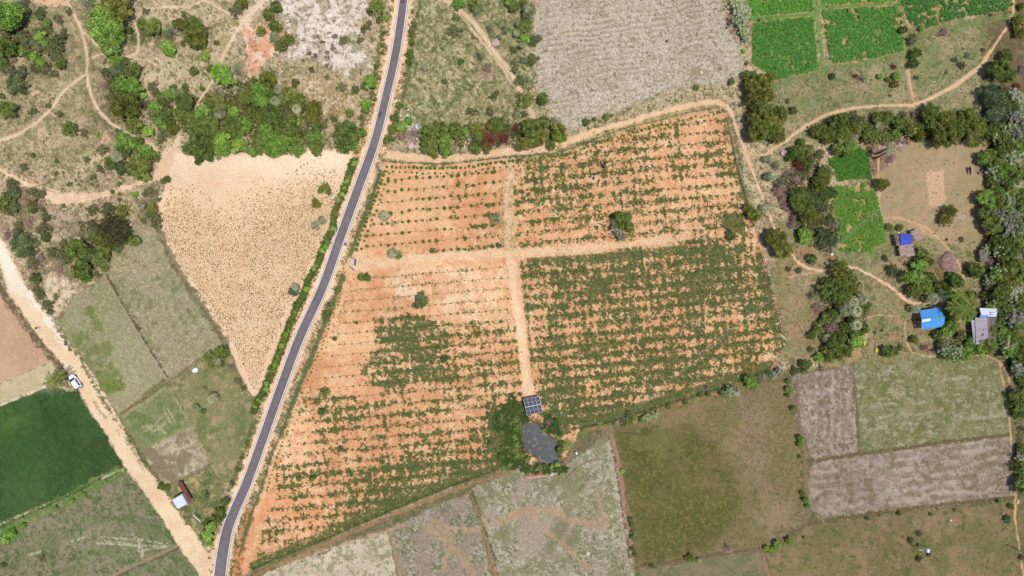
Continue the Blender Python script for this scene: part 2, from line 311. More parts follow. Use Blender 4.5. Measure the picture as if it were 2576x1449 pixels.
# weed cover share by place
cov = np.zeros((NY, NX), np.float32)
def addcov(poly, v, soft=18):
    w_, s_ = poly_sd(poly, 30); a_ = sst(s_ / soft + .5); cov[w_] = cov[w_] * (1 - a_) + v * a_
addcov([(958, 405), (1262, 395), (1262, 640), (880, 650)], .03)
addcov([(1120, 405), (1262, 398), (1262, 640), (1150, 640)], .10)
addcov([(1296, 395), (1470, 340), (1823, 272), (1890, 560), (1860, 600), (1300, 630)], .26)
addcov([(1310, 400), (1560, 370), (1600, 430), (1320, 470)], .40, 30)
addcov([(1300, 440), (1440, 440), (1440, 640), (1300, 640)], .34, 30)
addcov([(1780, 500), (1890, 500), (1900, 600), (1760, 610)], .50, 30)
addcov([(1820, 540), (1870, 540), (1880, 600), (1810, 605)], .95, 20)
addcov([(1480, 600), (1800, 570), (1900, 600), (1850, 625), (1480, 650)], .22, 12)
addcov([(850, 690), (1290, 660), (1310, 820), (940, 800), (800, 850)], .03)
addcov([(940, 800), (1290, 815), (1310, 1000), (1300, 1150), (1000, 1280), (640, 1420), (690, 1230), (740, 1080), (760, 1000), (900, 1000), (960, 1010)], .26)
addcov([(1130, 820), (1300, 815), (1312, 1000), (1150, 1000)], .38, 25)
addcov([(950, 805), (1030, 790), (1125, 812), (1140, 905), (1130, 960), (1000, 985), (915, 960), (905, 920), (950, 880)], .66, 22)
addcov([(780, 990), (900, 990), (960, 1060), (780, 1060)], .42, 25)
addcov([(830, 1230), (1000, 1140), (1290, 1060), (1330, 1160), (990, 1270), (860, 1320)], .50, 40)
addcov([(900, 1180), (1240, 1140), (1240, 1180), (960, 1280)], .70, 30)
addcov([(1225, 1040), (1320, 1000), (1330, 1060), (1310, 1160), (1250, 1175)], .93, 20)
addcov([(700, 1060), (790, 1060), (790, 1160), (690, 1200)], .05, 20)
addcov([(700, 1170), (830, 1170), (830, 1230), (700, 1230)], .36, 20)
addcov([(1310, 655), (1860, 625), (1900, 610), (1935, 700), (1975, 864), (1940, 926), (1803, 980), (1538, 1060), (1440, 1090), (1350, 990), (1330, 850)], .61)
addcov([(1380, 650), (1760, 620), (1780, 700), (1400, 760)], .72, 40)
addcov([(1730, 600), (1900, 610), (1950, 800), (1740, 760)], .72, 30)
addcov([(1350, 990), (1440, 960), (1460, 1090), (1400, 1100), (1370, 1050)], .72, 25)
addcov([(1320, 690), (1370, 690), (1380, 960), (1345, 960)], .38, 25)
rowp = (GY + 0.082 * (GX - CX) - .5) / 26.8 * 2 * np.pi
colp = (GX - 0.10 * (GY - CY)) / 17.6 * 2 * np.pi
fieldv = .7 * (N(34, 60) - .5) + .8 * (N(9, 61) - .5) + 1.1 * (N(4, 64) - .5) + 0.30 * np.cos(rowp + .5 * (N(40, 65) - .5)) + 0.18 * np.cos(colp) + .35 * (WN - .5)
fieldv = (fieldv - fieldv.mean()) / fieldv.std(); fieldv = 1 / (1 + np.exp(-1.75 * fieldv))
weed = sst((cov * 1.13 + .01 - (1 - fieldv)) / .18 + .5) * (cov > 0.01)
# grassy rims of the plantation
for pts, wd, v in (([(640, 1424), (804, 1352), (989, 1271), (1134, 1212), (1300, 1166)], 26, .9), ([(1470, 1070), (1658, 1013), (1803, 972), (1935, 922)], 30, .95), ([(1834, 300), (1860, 430), (1874, 500)], 13, .99), ([(1480, 1062), (1658, 1008), (1803, 966), (1925, 920)], 16, .99), ([(1905, 640), (1930, 740), (1955, 860)], 12, .8), ([(950, 440), (925, 520), (893, 600), (878, 640)], 16, .9), ([(858, 700), (848, 740), (800, 850), (760, 950), (720, 1045), (700, 1090)], 18, .75), ([(690, 1110), (650, 1230), (610, 1340)], 16, .6), ([(1900, 620), (1932, 700), (1962, 800), (1975, 850)], 14, .4), ([(1000, 402), (1250, 388), (1400, 380), (1500, 345)], 14, .5), ([(1330, 655), (1500, 645), (1740, 620)], 12, .9), ([(1268, 400), (1262, 500), (1262, 620)], 14, .35), ([(1310, 660), (1325, 800), (1338, 930)], 8, .45)):
    w_, s_ = line_sd(pts, wd); weed[w_] = np.maximum(weed[w_], v * sst(s_ / 6 + .5) * sst((N(9, 62)[w_] - (1 - v)) / .15 + .5))
inpl = np.zeros((NY, NX), np.float32); inpl[w] = sst(sd / 4 + .5)
strip([(640, 1430), (804, 1360), (989, 1279), (1134, 1220), (1300, 1174)], (160, 130, 68), ((112, 112, 56), 10, .5, .3, 63), width=14, op=.8)
strip([(1463, 1082), (1538, 1064), (1658, 1026), (1803, 985), (1935, 936)], (176, 128, 76), ((130, 112, 60), 10, .4, .3, 63), width=16, op=.8)
# tracks inside the plantation
f_tr = fid_new('dirt_track', 'pale dirt track crossing the plantation from the blue gates eastward', 'track')
f_tr2 = fid_new('dirt_track', 'pale dirt track running south through the plantation to the solar panels', 'track')
w1, s1 = strip([(850, 672, 34), (900, 668, 30), (1000, 655, 26), (1150, 643, 24), (1280, 637, 26), (1450, 630, 20), (1600, 612, 18), (1720, 600, 12)], (236, 196, 152), ((222, 178, 132), 14, .4, .5, 64), fid=f_tr, soft=7, wob=5)
weed[w1] *= 1 - .95 * sst(s1 / 8 + .4)
w1, s1 = strip([(1285, 398, 9), (1280, 500, 11), (1282, 620, 16), (1290, 700, 22), (1304, 800, 24), (1317, 900, 24), (1330, 992, 27)], (238, 198, 156), ((226, 184, 140), 30, .35, .4, 64), fid=f_tr2, soft=7, wob=5)
weed[w1] *= 1 - .85 * sst(s1 / 6 + .3)
strip([(1285, 398, 26), (1280, 500, 28), (1280, 620, 30)], (222, 184, 142), ((150, 136, 86), 5, .3, .3, 63), soft=8, wob=6, op=.7)
strip([(1278, 640, 12), (1288, 700, 12), (1302, 800, 12), (1315, 900, 12), (1328, 990, 18)], (240, 202, 160), width=12, soft=6, op=.7)
a = weed * inpl
blend(FULL, a * .88, tex(FULL, (72, 98, 46), ((56, 86, 42), 14, .55, .35, 65), ((132, 116, 66), 8, .20, .3, 66), ((62, 86, 46), 5, .3, .2, 67), grain=.14))
# --- west side fields
fp = [fid_new('field', l, 'field') for l in ('olive grey pasture with pale specks beside the sandy stubble field', 'pasture with a bright green band beside the pale dirt road', 'small green pasture marked with pale wheel traces', 'small pale dry plot above the shed with rusty side roof', 'dark green irrigated field at the left edge', 'smooth bare tan field at the left edge', 'beige strip of bare soil above the dark green field', 'rough grey green pasture in the bottom left corner', 'narrow green brown pasture between the stubble field and the asphalt road')]
region([(285, 628), (350, 560), (395, 575), (440, 675), (500, 765), (572, 872), (500, 910), (420, 962), (268, 692)], (160, 146, 114), ((144, 140, 100), 40, .40, .5, 70), ((178, 166, 128), 5, .28, .2, 71), ((110, 116, 70), 14, .12, .2, 72), fid=fp[0], grain=.12)
region([(148, 812), (180, 760), (262, 694), (340, 820), (414, 950), (300, 1042), (252, 990), (200, 905)], (158, 148, 112), ((142, 140, 98), 40, .40, .5, 70), ((174, 164, 124), 5, .25, .2, 71), fid=fp[1], grain=.12)
for q in ((240, 880, 42, 34, .2), (270, 950, 50, 38, .4), (235, 800, 14, 50, -.5), (200, 850, 20, 20, 0), (290, 970, 30, 26, 0), (225, 915, 30, 20, .8)):
    spot(*q[:4], (104, 122, 50), ((124, 130, 70), 10, .4, .3, 73), rot=q[4], op=.8, soft=.6)
region([(415, 958), (300, 1046), (352, 1132), (482, 1068)], (126, 132, 84), ((144, 142, 100), 14, .4, .3, 74), ((104, 122, 62), 24, .3, .3, 75), fid=fp[2])
region([(352, 1134), (480, 1068), (532, 1168), (396, 1228)], (158, 142, 110), ((190, 178, 144), 18, .45, .25, 76), ((130, 116, 88), 30, .3, .3, 77), fid=fp[3], grain=.14)
region([(400, 1232), (534, 1172), (560, 1240), (545, 1300), (520, 1350), (500, 1380), (452, 1310)], (126, 124, 78), ((88, 106, 54), 22, .42, .3, 78), ((184, 156, 114), 16, .25, .25, 79), soft=8)
region([(-260, 1110), (0, 1020), (108, 978), (196, 985), (230, 1040), (312, 1166), (200, 1230), (0, 1318), (-260, 1430)], (62, 88, 44), ((50, 76, 38), 70, .4, .9, 80), ((80, 100, 52), 90, .3, .8, 81), ((72, 98, 52), 5, .3, .5, 84), fid=fp[4], grain=.08)
spot(30, 1070, 70, 60, (92, 118, 56), op=.8, soft=1.4); spot(150, 1060, 90, 40, (52, 74, 40), op=.6, soft=1.4); spot(60, 1240, 110, 40, (82, 106, 54), op=.5, soft=1.4); spot(120, 985, 60, 14, (120, 124, 100), op=.6, soft=.9); spot(30, 1120, 60, 70, (58, 88, 36), op=.5, soft=1)
spot(230, 1130, 70, 60, (66, 74, 44), op=.6, soft=1)
region([(-260, 560), (0, 740), (30, 770), (135, 905), (0, 966), (-260, 1060)], (196, 158, 124), ((206, 168, 132), 60, .4, .5, 82), fid=fp[5], grain=.04, wob=2)
region([(-260, 1062), (0, 968), (132, 908), (142, 930), (110, 974), (0, 1018), (-260, 1106)], (204, 182, 142), ((192, 172, 130), 14, .4, .4, 83), fid=fp[6], grain=.06)
strip([(-260, 1110), (0, 1020), (112, 974)], (224, 208, 172), width=4, soft=2)
region([(-260, 1432), (0, 1322), (200, 1234), (312, 1172), (360, 1235), (450, 1340), (530, 1470), (530, 1650), (-260, 1650)], (136, 132, 98), ((118, 122, 78), 26, .5, .4, 84), ((150, 134, 110), 40, .35, .35, 85), ((84, 104, 56), 10, .2, .2, 86), ((104, 112, 70), 5, .2, .2, 87), fid=fp[7], grain=.10)
strip([(0, 1340), (100, 1290), (200, 1240), (310, 1180)], (98, 124, 56), ((136, 140, 84), 8, .35, .3, 88), width=26, soft=8, wob=7, op=.8); spot(20, 1340, 40, 28, (84, 126, 54), op=.8)
strip([(0, 1326), (100, 1280), (200, 1234), (258, 1201)], (64, 92, 46), width=5)
strip([(258, 1203), (310, 1178)], (190, 184, 160), width=3.2, soft=1.5)
strip([(280, 1449), (330, 1425), (400, 1395), (450, 1372)], (158, 136, 104), width=6); strip([(284, 1456), (334, 1432), (404, 1402), (450, 1378)], (104, 92, 66), width=3)
for p_ in ([(255, 1352), (350, 1358), (420, 1368)], [(245, 1366), (330, 1372), (430, 1374)], [(335, 1345), (350, 1385), (360, 1405)], [(355, 1386), (385, 1380), (428, 1374)], [(262, 1360), (300, 1364), (350, 1372)], [(180, 1362), (210, 1352)], [(70, 1396), (100, 1388)], [(345, 1350), (360, 1396)]):
    strip(p_, (188, 180, 148), width=3.4, soft=2.5, wob=2.5, wsc=5, op=.8)
region([(425, 962), (500, 915), (574, 878), (600, 940), (632, 1000), (640, 1050), (612, 1130), (562, 1228), (532, 1166), (482, 1066)], (138, 132, 88), ((110, 118, 66), 24, .45, .35, 89), ((172, 150, 112), 16, .2, .25, 79), fid=fp[8])
for p_, c_ in (([(262, 690), (300, 760), (345, 835), (385, 900), (420, 955)], (176, 156, 128)), ([(270, 694), (308, 762), (353, 838), (392, 900), (426, 958)], (104, 90, 64)), ([(420, 965), (370, 1000), (300, 1042)], (120, 102, 72)), ([(422, 970), (375, 1006), (306, 1048)], (164, 150, 110)), ([(560, 872), (500, 905), (430, 955)], (128, 112, 82)), ([(425, 975), (450, 1020), (480, 1070), (505, 1120), (535, 1170), (552, 1200)], (164, 148, 110)), ([(352, 1134), (410, 1104), (480, 1068)], (144, 144, 90)), ([(396, 1230), (460, 1205), (534, 1166)], (128, 116, 84))):
    strip(p_, c_, width=5, soft=3, wob=3, wsc=7, dz=.10)
strip([(395, 560), (425, 640), (470, 715), (520, 790), (570, 866)], (132, 122, 88), ((96, 96, 58), 8, .4, .3, 78), width=20, soft=6, wob=6, op=.9)
for p_ in ([(365, 1085), (395, 1062), (412, 1040), (430, 1066)], [(380, 1090), (410, 1070), (425, 1050)], [(360, 1072), (395, 1072), (420, 1090)], [(410, 1030), (432, 1064)], [(422, 1028), (440, 1060)], [(372, 1080), (405, 1082), (425, 1098)]):
    strip(p_, (178, 168, 128), width=3.4, soft=2.5, wob=2, wsc=5, op=.75)
# dirt road on the left and verge
strip([(-20, 700), (30, 770), (90, 850), (150, 920), (175, 950)], (112, 96, 70), ((168, 140, 108), 8, .3, .3, 79), width=20, soft=6, wob=5)
f_dr = fid_new('dirt_road', 'pale dirt road running diagonally past the parked white car', 'road')
DR = [(-60, 520, 40), (-20, 590, 36), (8, 640, 34), (42, 724, 48), (111, 824, 46), (193, 924, 46), (252, 1024, 52), (292, 1087, 45), (331, 1162, 42), (389, 1237, 42), (438, 1312, 45), (481, 1374, 52), (512, 1420, 50), (540, 1475, 30)]
w, sd = strip(DR, (236, 202, 160), ((242, 212, 172), 40, .45, .6, 90), ((226, 186, 142), 24, .25, .6, 91), fid=f_dr, soft=4, wob=3, grain=.035)
HGT[w] += .10 * sst(sd / 8)
strip([(520, 1405, 40), (535, 1385, 26), (552, 1350, 12)], (232, 196, 154), soft=5)
a = sst((820 - GY[w]) / 150) * sst(sd / 12); blend(w, a * .8, tex(w, (247, 232, 210), grain=.03))
strip([(63, 724), (100, 780), (135, 826), (165, 870)], (246, 232, 212), width=12, soft=6, wob=6, op=.8)
for p_ in ([(237, 1010), (255, 1040), (266, 1052)], [(290, 1080), (320, 1110), (345, 1150), (360, 1180)]):
    strip(p_, (140, 118, 84), width=4, soft=4, wob=5, wsc=5, op=.6)
strip([(150, 835), (200, 900), (228, 950), (262, 1010), (318, 1090)], (146, 130, 94), ((100, 102, 60), 6, .4, .3, 78), width=8, soft=4, wob=5, wsc=6)
strip([(318, 1090), (355, 1150), (415, 1230), (470, 1315)], (120, 112, 72), ((80, 98, 50), 6, .4, .3, 78), width=8, soft=4, wob=5, wsc=6)
# --- south fields
fs = [fid_new('field', l, 'field') for l in ('pale beige triangular field at the bottom beside the plantation fence', 'grey speckled field at the bottom between two earth banks', 'grey speckled field below the pond', 'large olive green pasture right of the pond', 'grey brown ploughed plot in the middle right', 'olive grey field with pale streaks below the huts', 'long grey brown field with pale streaks at the right', 'brown olive pasture in the bottom right corner', 'narrow brown field along the bottom edge')]
region([(600, 1475), (700, 1432), (880, 1368), (976, 1335), (990, 1400), (1005, 1470), (1005, 1600), (600, 1600)], (196, 178, 150), ((206, 190, 162), 40, .4, .4, 92), ((150, 144, 108), 10, .3, .25, 93), fid=fs[0], grain=.08)
spot(930, 1400, 40, 34, (150, 144, 106), ((190, 176, 146), 6, .35, .2, 93), op=.8)
region([(976, 1330), (1060, 1290), (1178, 1240), (1200, 1290), (1222, 1370), (1246, 1470), (1250, 1600), (1010, 1600), (1005, 1460), (990, 1390)], (142, 132, 104), ((178, 166, 146), 7, .38, .22, 94), ((106, 108, 76), 5, .30, .2, 95), ((156, 136, 118), 40, .3, .4, 96), fid=fs[1], grain=.14)
region([(1190, 1228), (1300, 1182), (1390, 1195), (1450, 1150), (1530, 1090), (1548, 1130), (1568, 1240), (1592, 1400), (1602, 1600), (1254, 1600), (1250, 1460), (1225, 1360)], (154, 144, 116), ((190, 178, 154), 7, .36, .22, 94), ((112, 114, 80), 5, .26, .2, 95), ((170, 152, 130), 50, .35, .4, 96), ((128, 124, 86), 44, .22, .3, 97), fid=fs[2], grain=.14)
spot(1380, 1215, 60, 26, (124, 118, 78), op=.8, soft=.9); strip([(1535, 1120), (1552, 1230), (1575, 1380)], (190, 176, 154), ((140, 132, 104), 5, .35, .3, 94), width=16, soft=8, wob=6, op=.8)
w, sd = region([(1540, 1086), (1660, 1040), (1806, 995), (1900, 960), (1965, 945), (1988, 965), (2000, 1090), (2016, 1280), (2018, 1310), (1900, 1376), (1740, 1404), (1606, 1422), (1586, 1290), (1560, 1160)], (136, 118, 84), ((124, 112, 72), 50, .4, .5, 98), ((146, 126, 96), 60, .2, .5, 99), ((112, 104, 64), 5, .3, .3, 100), fid=fs[3], grain=.12)
blobp = [(1545, 1092), (1640, 1062), (1720, 1075), (1800, 1110), (1840, 1180), (1855, 1260), (1850, 1330), (1780, 1392), (1612, 1414), (1590, 1300), (1562, 1170)]
w2_, s2_ = poly_sd(blobp, 60); a = sst(s2_ / 44 + .55 + .5 * (N(50, 98)[w2_] - .5)) * sst(sd[:s2_.shape[0], :s2_.shape[1]] * 0 + 1); a = a * (IDM[w2_] == fs[3]); blend(w2_, a * .9, tex(w2_, (94, 94, 46), ((82, 86, 40), 40, .4, .5, 101), ((124, 112, 64), 6, .3, .3, 100), ((120, 104, 68), 60, .2, .4, 102), grain=.13))
spot(1900, 1110, 75, 120, (150, 126, 98), ((124, 110, 72), 8, .3, .3, 98), op=.85, soft=.7); spot(1960, 1290, 60, 60, (154, 128, 100), op=.7); spot(1640, 1110, 70, 40, (120, 120, 68), op=.6)
spot(1770, 1215, 60, 60, (134, 112, 80), op=.55, soft=1.4); spot(1720, 1040, 130, 20, (150, 124, 92), rot=-.3, op=.6)
region([(1990, 948), (2090, 930), (2143, 914), (2154, 1030), (2160, 1138), (2045, 1158), (2014, 1080)], (146, 128, 110), ((176, 158, 142), 9, .3, .25, 101), ((118, 104, 80), 8, .3, .25, 102), fid=fs[4], grain=.12)
w = win(1990, 2162, 915, 1160); a = sst((np.sin(GX[w] / 3.2 + 2 * N(30, 4)[w]) + N(24, 5)[w] * 2 - 1.7) / .7); blend(w, a * .4 * (IDM[w] == fs[4]), tex(w, (184, 166, 150)))
region([(2148, 914), (2330, 905), (2500, 902), (2530, 960), (2545, 1090), (2360, 1110), (2166, 1138), (2156, 1030)], (130, 126, 84), ((146, 136, 100), 20, .3, .3, 103), ((108, 112, 64), 16, .36, .3, 104), ((166, 154, 126), 6, .15, .2, 101), fid=fs[5], grain=.10)
w = win(2150, 2545, 930, 1135); a = sst((np.sin((GY[w] + .1 * GX[w]) / 4.2 + 3 * N(60, 4)[w]) + N(34, 5)[w] * 2 - 2.0) / .6); blend(w, a * .5 * (IDM[w] == fs[5]), tex(w, (178, 168, 142)))
region([(2044, 1164), (2166, 1146), (2360, 1120), (2548, 1096), (2560, 1200), (2560, 1248), (2380, 1266), (2064, 1302), (2036, 1280), (2030, 1210)], (150, 132, 112), ((172, 154, 138), 12, .35, .3, 105), ((120, 108, 78), 14, .25, .3, 106), fid=fs[6], grain=.11)
w = win(2040, 2560, 1100, 1300); a = sst((np.sin((GY[w] + .13 * GX[w]) / 3.8 + 3 * N(70, 6)[w]) + N(40, 7)[w] * 2 - 1.9) / .6); blend(w, a * .5 * (IDM[w] == fs[6]), tex(w, (186, 170, 152)))
a = sst((np.sin((GY[w] + .13 * GX[w]) / 3.8 + 3 + 3 * N(70, 6)[w]) + N(40, 9)[w] * 2 - 1.9) / .6); blend(w, a * .45 * (IDM[w] == fs[6]), tex(w, (118, 104, 72)))
region([(1928, 1404), (2030, 1322), (2200, 1300), (2380, 1282), (2560, 1262), (2576, 1300), (2570, 1650), (1940, 1650)], (130, 112, 78), ((114, 108, 66), 30, .45, .35, 107), ((150, 124, 92), 40, .25, .3, 108), ((90, 98, 54), 10, .12, .2, 86), fid=fs[7], grain=.11)
spot(2320, 1390, 50, 44, (98, 104, 50), op=.8, soft=1)
region([(1612, 1434), (1740, 1412), (1912, 1386), (1930, 1420), (1936, 1650), (1606, 1650)], (134, 122, 90), ((112, 112, 74), 20, .4, .3, 109), fid=fs[8], grain=.1)
for p_, c_, wd in (([(600, 1466), (689, 1424), (804, 1374), (914, 1328), (989, 1294), (1134, 1236), (1239, 1198), (1300, 1182)], (156, 122, 88), 7), ([(600, 1474), (700, 1430), (820, 1384), (920, 1352), (980, 1332)], (206, 188, 156), 5), ([(976, 1330), (992, 1390), (1008, 1470)], (160, 132, 96), 8), ([(1182, 1236), (1202, 1290), (1226, 1370), (1252, 1470)], (156, 122, 88), 7), ([(1188, 1240), (1210, 1300), (1234, 1370), (1260, 1470)], (98, 92, 62), 4), ([(1536, 1092), (1552, 1150), (1568, 1250), (1592, 1400)], (166, 124, 98), 8), ([(1530, 1096), (1546, 1150), (1560, 1250), (1584, 1400)], (104, 92, 70), 3), ([(2002, 960), (2014, 1080), (2024, 1180), (2030, 1290), (2024, 1312)], (132, 112, 86), 9), ([(2036, 1160), (2166, 1142), (2360, 1115), (2548, 1092)], (112, 96, 64), 7), ([(1600, 1428), (1740, 1406), (1912, 1380), (1960, 1362), (2026, 1320)], (116, 96, 70), 7), ([(2034, 1318), (2200, 1292), (2380, 1268), (2560, 1252)], (110, 94, 64), 7), ([(2146, 914), (2156, 1030), (2164, 1140)], (122, 104, 72), 4), ([(1916, 1382), (1934, 1460), (1940, 1600)], (160, 116, 88), 5)):
    strip(p_, c_, width=wd, soft=3, wob=3, wsc=8, dz=.12)
for p_, wd in (([(1288, 1294), (1244, 1317), (1169, 1332), (1110, 1330), (1060, 1322), (1019, 1322), (969, 1334), (919, 1352), (844, 1374), (769, 1397), (700, 1424)], 6), ([(1288, 1308), (1230, 1328), (1194, 1337), (1140, 1342), (1080, 1334)], 5), ([(1078, 1330), (1118, 1355), (1138, 1378), (1170, 1412), (1200, 1460)], 14), ([(1138, 1378), (1118, 1410), (1116, 1460)], 6), ([(1090, 1305), (1120, 1320), (1140, 1360)], 9), ([(1288, 1300), (1338, 1281), (1388, 1284), (1428, 1307), (1488, 1319), (1526, 1312)], 14), ([(1338, 1299), (1393, 1352), (1438, 1387), (1475, 1430)], 8), ([(1288, 1296), (1330, 1286), (1345, 1300)], 14), ([(1500, 1230), (1516, 1290), (1520, 1330)], 9)):
    strip(p_, (186, 150, 116), ((166, 138, 108), 8, .3, .4, 96), width=wd * 1.3, soft=5, wob=4, wsc=10, op=.62); w_, s_ = line_sd([(q_[0], q_[1]) for q_ in p_], wd * 1.3); TRK[w_] = np.maximum(TRK[w_], s_ > 0)
# --- right side plots
fr = [fid_new('field', l, 'field') for l in ('small bright green grass plot with square corners', 'larger patchy bright green plot beside the big round tree')]
region([(2084, 398), (2165, 372), (2180, 380), (2192, 450), (2150, 448), (2108, 456), (2100, 424), (2086, 414)], (76, 128, 46), ((96, 144, 56), 7, .35, .3, 110), ((50, 104, 38), 5, .3, .25, 111), fid=fr[0], wob=2, grain=.14)
region([(2095, 470), (2190, 462), (2208, 490), (2222, 560), (2226, 606), (2180, 632), (2120, 640), (2104, 610), (2112, 560), (2092, 520)], (154, 138, 84), ((112, 164, 60), 24, .66, .3, 112), ((88, 142, 50), 9, .36, .3, 113), ((190, 152, 104), 20, .14, .2, 114), fid=fr[1], wob=4, grain=.12)
spot(2195, 585, 32, 48, (96, 160, 52), ((78, 140, 46), 7, .4, .3, 111), op=.85); spot(2200, 510, 20, 30, (88, 148, 48), op=.8)
spot(2094, 642, 16, 11, (170, 112, 76), wob=.15); spot(2210, 497, 9, 14, (206, 182, 150)); spot(2150, 880, 26, 26, (182, 146, 104), soft=.5); spot(2175, 840, 12, 26, (190, 154, 112))
spot(2390, 660, 24, 30, (84, 104, 54), op=.7); spot(2300, 640, 22, 30, (190, 156, 116), op=.5); spot(2320, 585, 12, 12, (200, 160, 116), op=.8); spot(2302, 815, 20, 22, (164, 118, 84)); spot(2330, 878, 34, 12, (116, 82, 66), ((180, 150, 130), 5, .2, .2, 20))
spot(2425, 812, 20, 14, (186, 150, 116)); spot(2420, 840, 20, 18, (108, 74, 54)); spot(2340, 660, 30, 30, (90, 78, 54), op=.5); spot(2490, 600, 20, 40, (120, 86, 62)); spot(2440, 755, 22, 26, (130, 96, 74))
spot(2468, 425, 18, 15, (160, 122, 98), ((150, 136, 134), 6, .3, .2, 20), op=.9); spot(2000, 690, 50, 26, (176, 140, 106), ((120, 116, 72), 8, .3, .3, 3), op=.8, soft=.9)
spot(2060, 790, 14, 40, (150, 112, 90), rot=-.5); spot(2020, 640, 30, 30, (172, 124, 92), op=.7); spot(2010, 440, 30, 40, (96, 66, 54), op=.9); spot(2030, 380, 14, 16, (190, 150, 104))
region([(1960, 640), (1990, 700), (2040, 760), (2070, 850), (2060, 900), (1990, 870), (1970, 800), (1945, 700)], (160, 134, 96), ((134, 126, 80), 20, .4, .3, 16), ((182, 140, 104), 24, .2, .3, 4), soft=12, op=.8)
spot(1290, 335, 50, 22, (116, 76, 58), ((84, 92, 48), 8, .3, .3, 28), op=.8); spot(1030, 335, 20, 24, (176, 158, 146), ((110, 110, 70), 6, .3, .3, 28), op=.8); spot(1210, 185, 30, 22, (178, 142, 118), op=.7)
# green verges round the pond
spot(1360, 1100, 60, 66, (84, 98, 50), ((60, 86, 42), 8, .45, .3, 28), ((170, 126, 86), 14, .2, .2, 54), op=.9, soft=.5)
spot(1445, 1120, 34, 26, (118, 106, 66), op=.7)
# --- trodden paths
def pth(tl, pts): return [TL(*tl, *p[:2]) + tuple(p[2:]) for p in pts]
f_ft = fid_new('footpath', 'trodden pale footpaths winding through the wild scrub', 'footpath')
pc = (228, 198, 160)
for pts, wd in ((pth((0, 0), [(680, -200), (680, 0), (730, 120), (800, 250), (840, 380), (870, 520), (880, 640), (875, 740), (890, 860), (930, 1000), (1000, 1120), (1100, 1230), (1220, 1310), (1400, 1400), (1520, 1449), (1610, 1545)]), 5), (pth((0, 0), [(870, 740), (720, 850), (620, 940), (540, 1060), (430, 1180), (300, 1280), (150, 1370), (-100, 1440)]), 6), (pth((0, 0), [(840, 330), (920, 390), (1000, 490)]), 3.5), (pth((0, 0), [(1030, 540), (930, 580)]), 3), (pth((0, 0), [(1280, 575), (1370, 540), (1395, 480), (1390, 350), (1360, 240), (1380, 150), (1480, 90), (1700, 70), (1900, 65), (2060, 5)]), 4.5), (pth((0, 0), [(2060, 0), (2200, 80), (2350, 160), (2450, 180)]), 4), (pth((0, 0), [(1300, 580), (1480, 600), (1560, 650)]), 3), (pth((0, 0), [(2700, -50), (2560, 120), (2450, 200), (2330, 400), (2250, 550), (2180, 700), (2130, 830), (2040, 960), (1960, 1100), (1880, 1190), (1820, 1240), (1800, 1340), (1770, 1470)]), 5.5), (pth((1, 0), [(1900, -100), (1930, 0), (2050, 100), (2200, 240), (2320, 400), (2420, 550), (2520, 680), (2576, 750), (2706, 1020), (2790, 1170)]), 9), (pth((1, 0), [(1890, 0), (2050, 150), (2200, 330), (2330, 490), (2500, 720), (2576, 840)]), 3)):
    strip(pts, (196, 168, 130), width=wd * 2.4, soft=6, wob=3, op=.45); strip(pts, pc, ((214, 182, 144), 16, .4, .4, 91), width=wd * 1.25, fid=f_ft, soft=2.5, wob=1.2)
strip(pth((0, 0), [(2700, -60, 24), (2560, 90, 26), (2480, 190, 20), (2340, 380, 8)]), (232, 206, 172), soft=10, wob=8, op=.8)
f_d2 = fid_new('dirt_track', 'sandy curved dirt track below the wild scrub on the left', 'track')
strip(pth((0, 1), [(-200, 150, 20), (0, 262, 30), (150, 345, 34), (300, 425, 40), (500, 515, 60), (640, 552, 74), (800, 552, 60), (1000, 515, 34), (1200, 462, 24), (1400, 392, 22), (1600, 320, 34), (1660, 280, 60)]) and [(a_, b_, c_ / 2.3) for a_, b_, c_ in pth((0, 1), [(-200, 150, 20), (0, 262, 30), (150, 345, 34), (300, 425, 40), (500, 515, 60), (640, 552, 74), (800, 552, 60), (1000, 515, 34), (1200, 462, 24), (1400, 392, 22), (1600, 320, 34), (1660, 280, 60)])], (236, 202, 164), ((220, 180, 140), 20, .3, .4, 91), fid=f_d2, soft=5, wob=5)
strip(pth((0, 1), [(20, 230), (200, 320), (400, 420), (560, 500)]), (206, 176, 138), width=3)
strip([(402, 430, 30), (420, 400, 40), (440, 372, 24), (450, 350, 8)], (230, 194, 156), soft=10, wob=8)
f_d3 = fid_new('dirt_track', 'sandy dirt track curving from the asphalt road around the top of the plantation', 'track')
ETR = [(940, 382, 60), (975, 392, 30), (1020, 398, 26), (1060, 401, 24), (1130, 402, 22), (1200, 396, 24), (1260, 387, 24), (1340, 378, 26), (1413, 360, 22), (1513, 325, 14), (1613, 297, 12), (1700, 273, 12), (1775, 258, 14), (1803, 256, 16), (1825, 265, 14), (1838, 282, 12), (1848, 312, 8), (1863, 350, 6), (1868, 362, 6), (1885, 407, 6), (1900, 450, 6), (1923, 507, 5), (1947, 572, 5), (1990, 635, 6), (2004, 657, 6), (2032, 675, 7), (2062, 681, 7), (2092, 675, 6), (2147, 672, 5), (2182, 687, 6), (2244, 724, 6), (2277, 752, 7), (2296, 765, 7), (2342, 760, 6)]
strip([(1320, 392), (1413, 376), (1513, 338), (1613, 306), (1700, 284), (1800, 262)], (196, 166, 118), ((140, 130, 78), 12, .4, .3, 63), width=26, soft=8, wob=6)
strip(ETR, (234, 194, 152), ((224, 180, 136), 20, .35, .4, 91), fid=f_d3, soft=4, wob=2.5)
f_d4 = fid_new('footpath', 'pale footpath sweeping along the trees in the upper right', 'footpath')
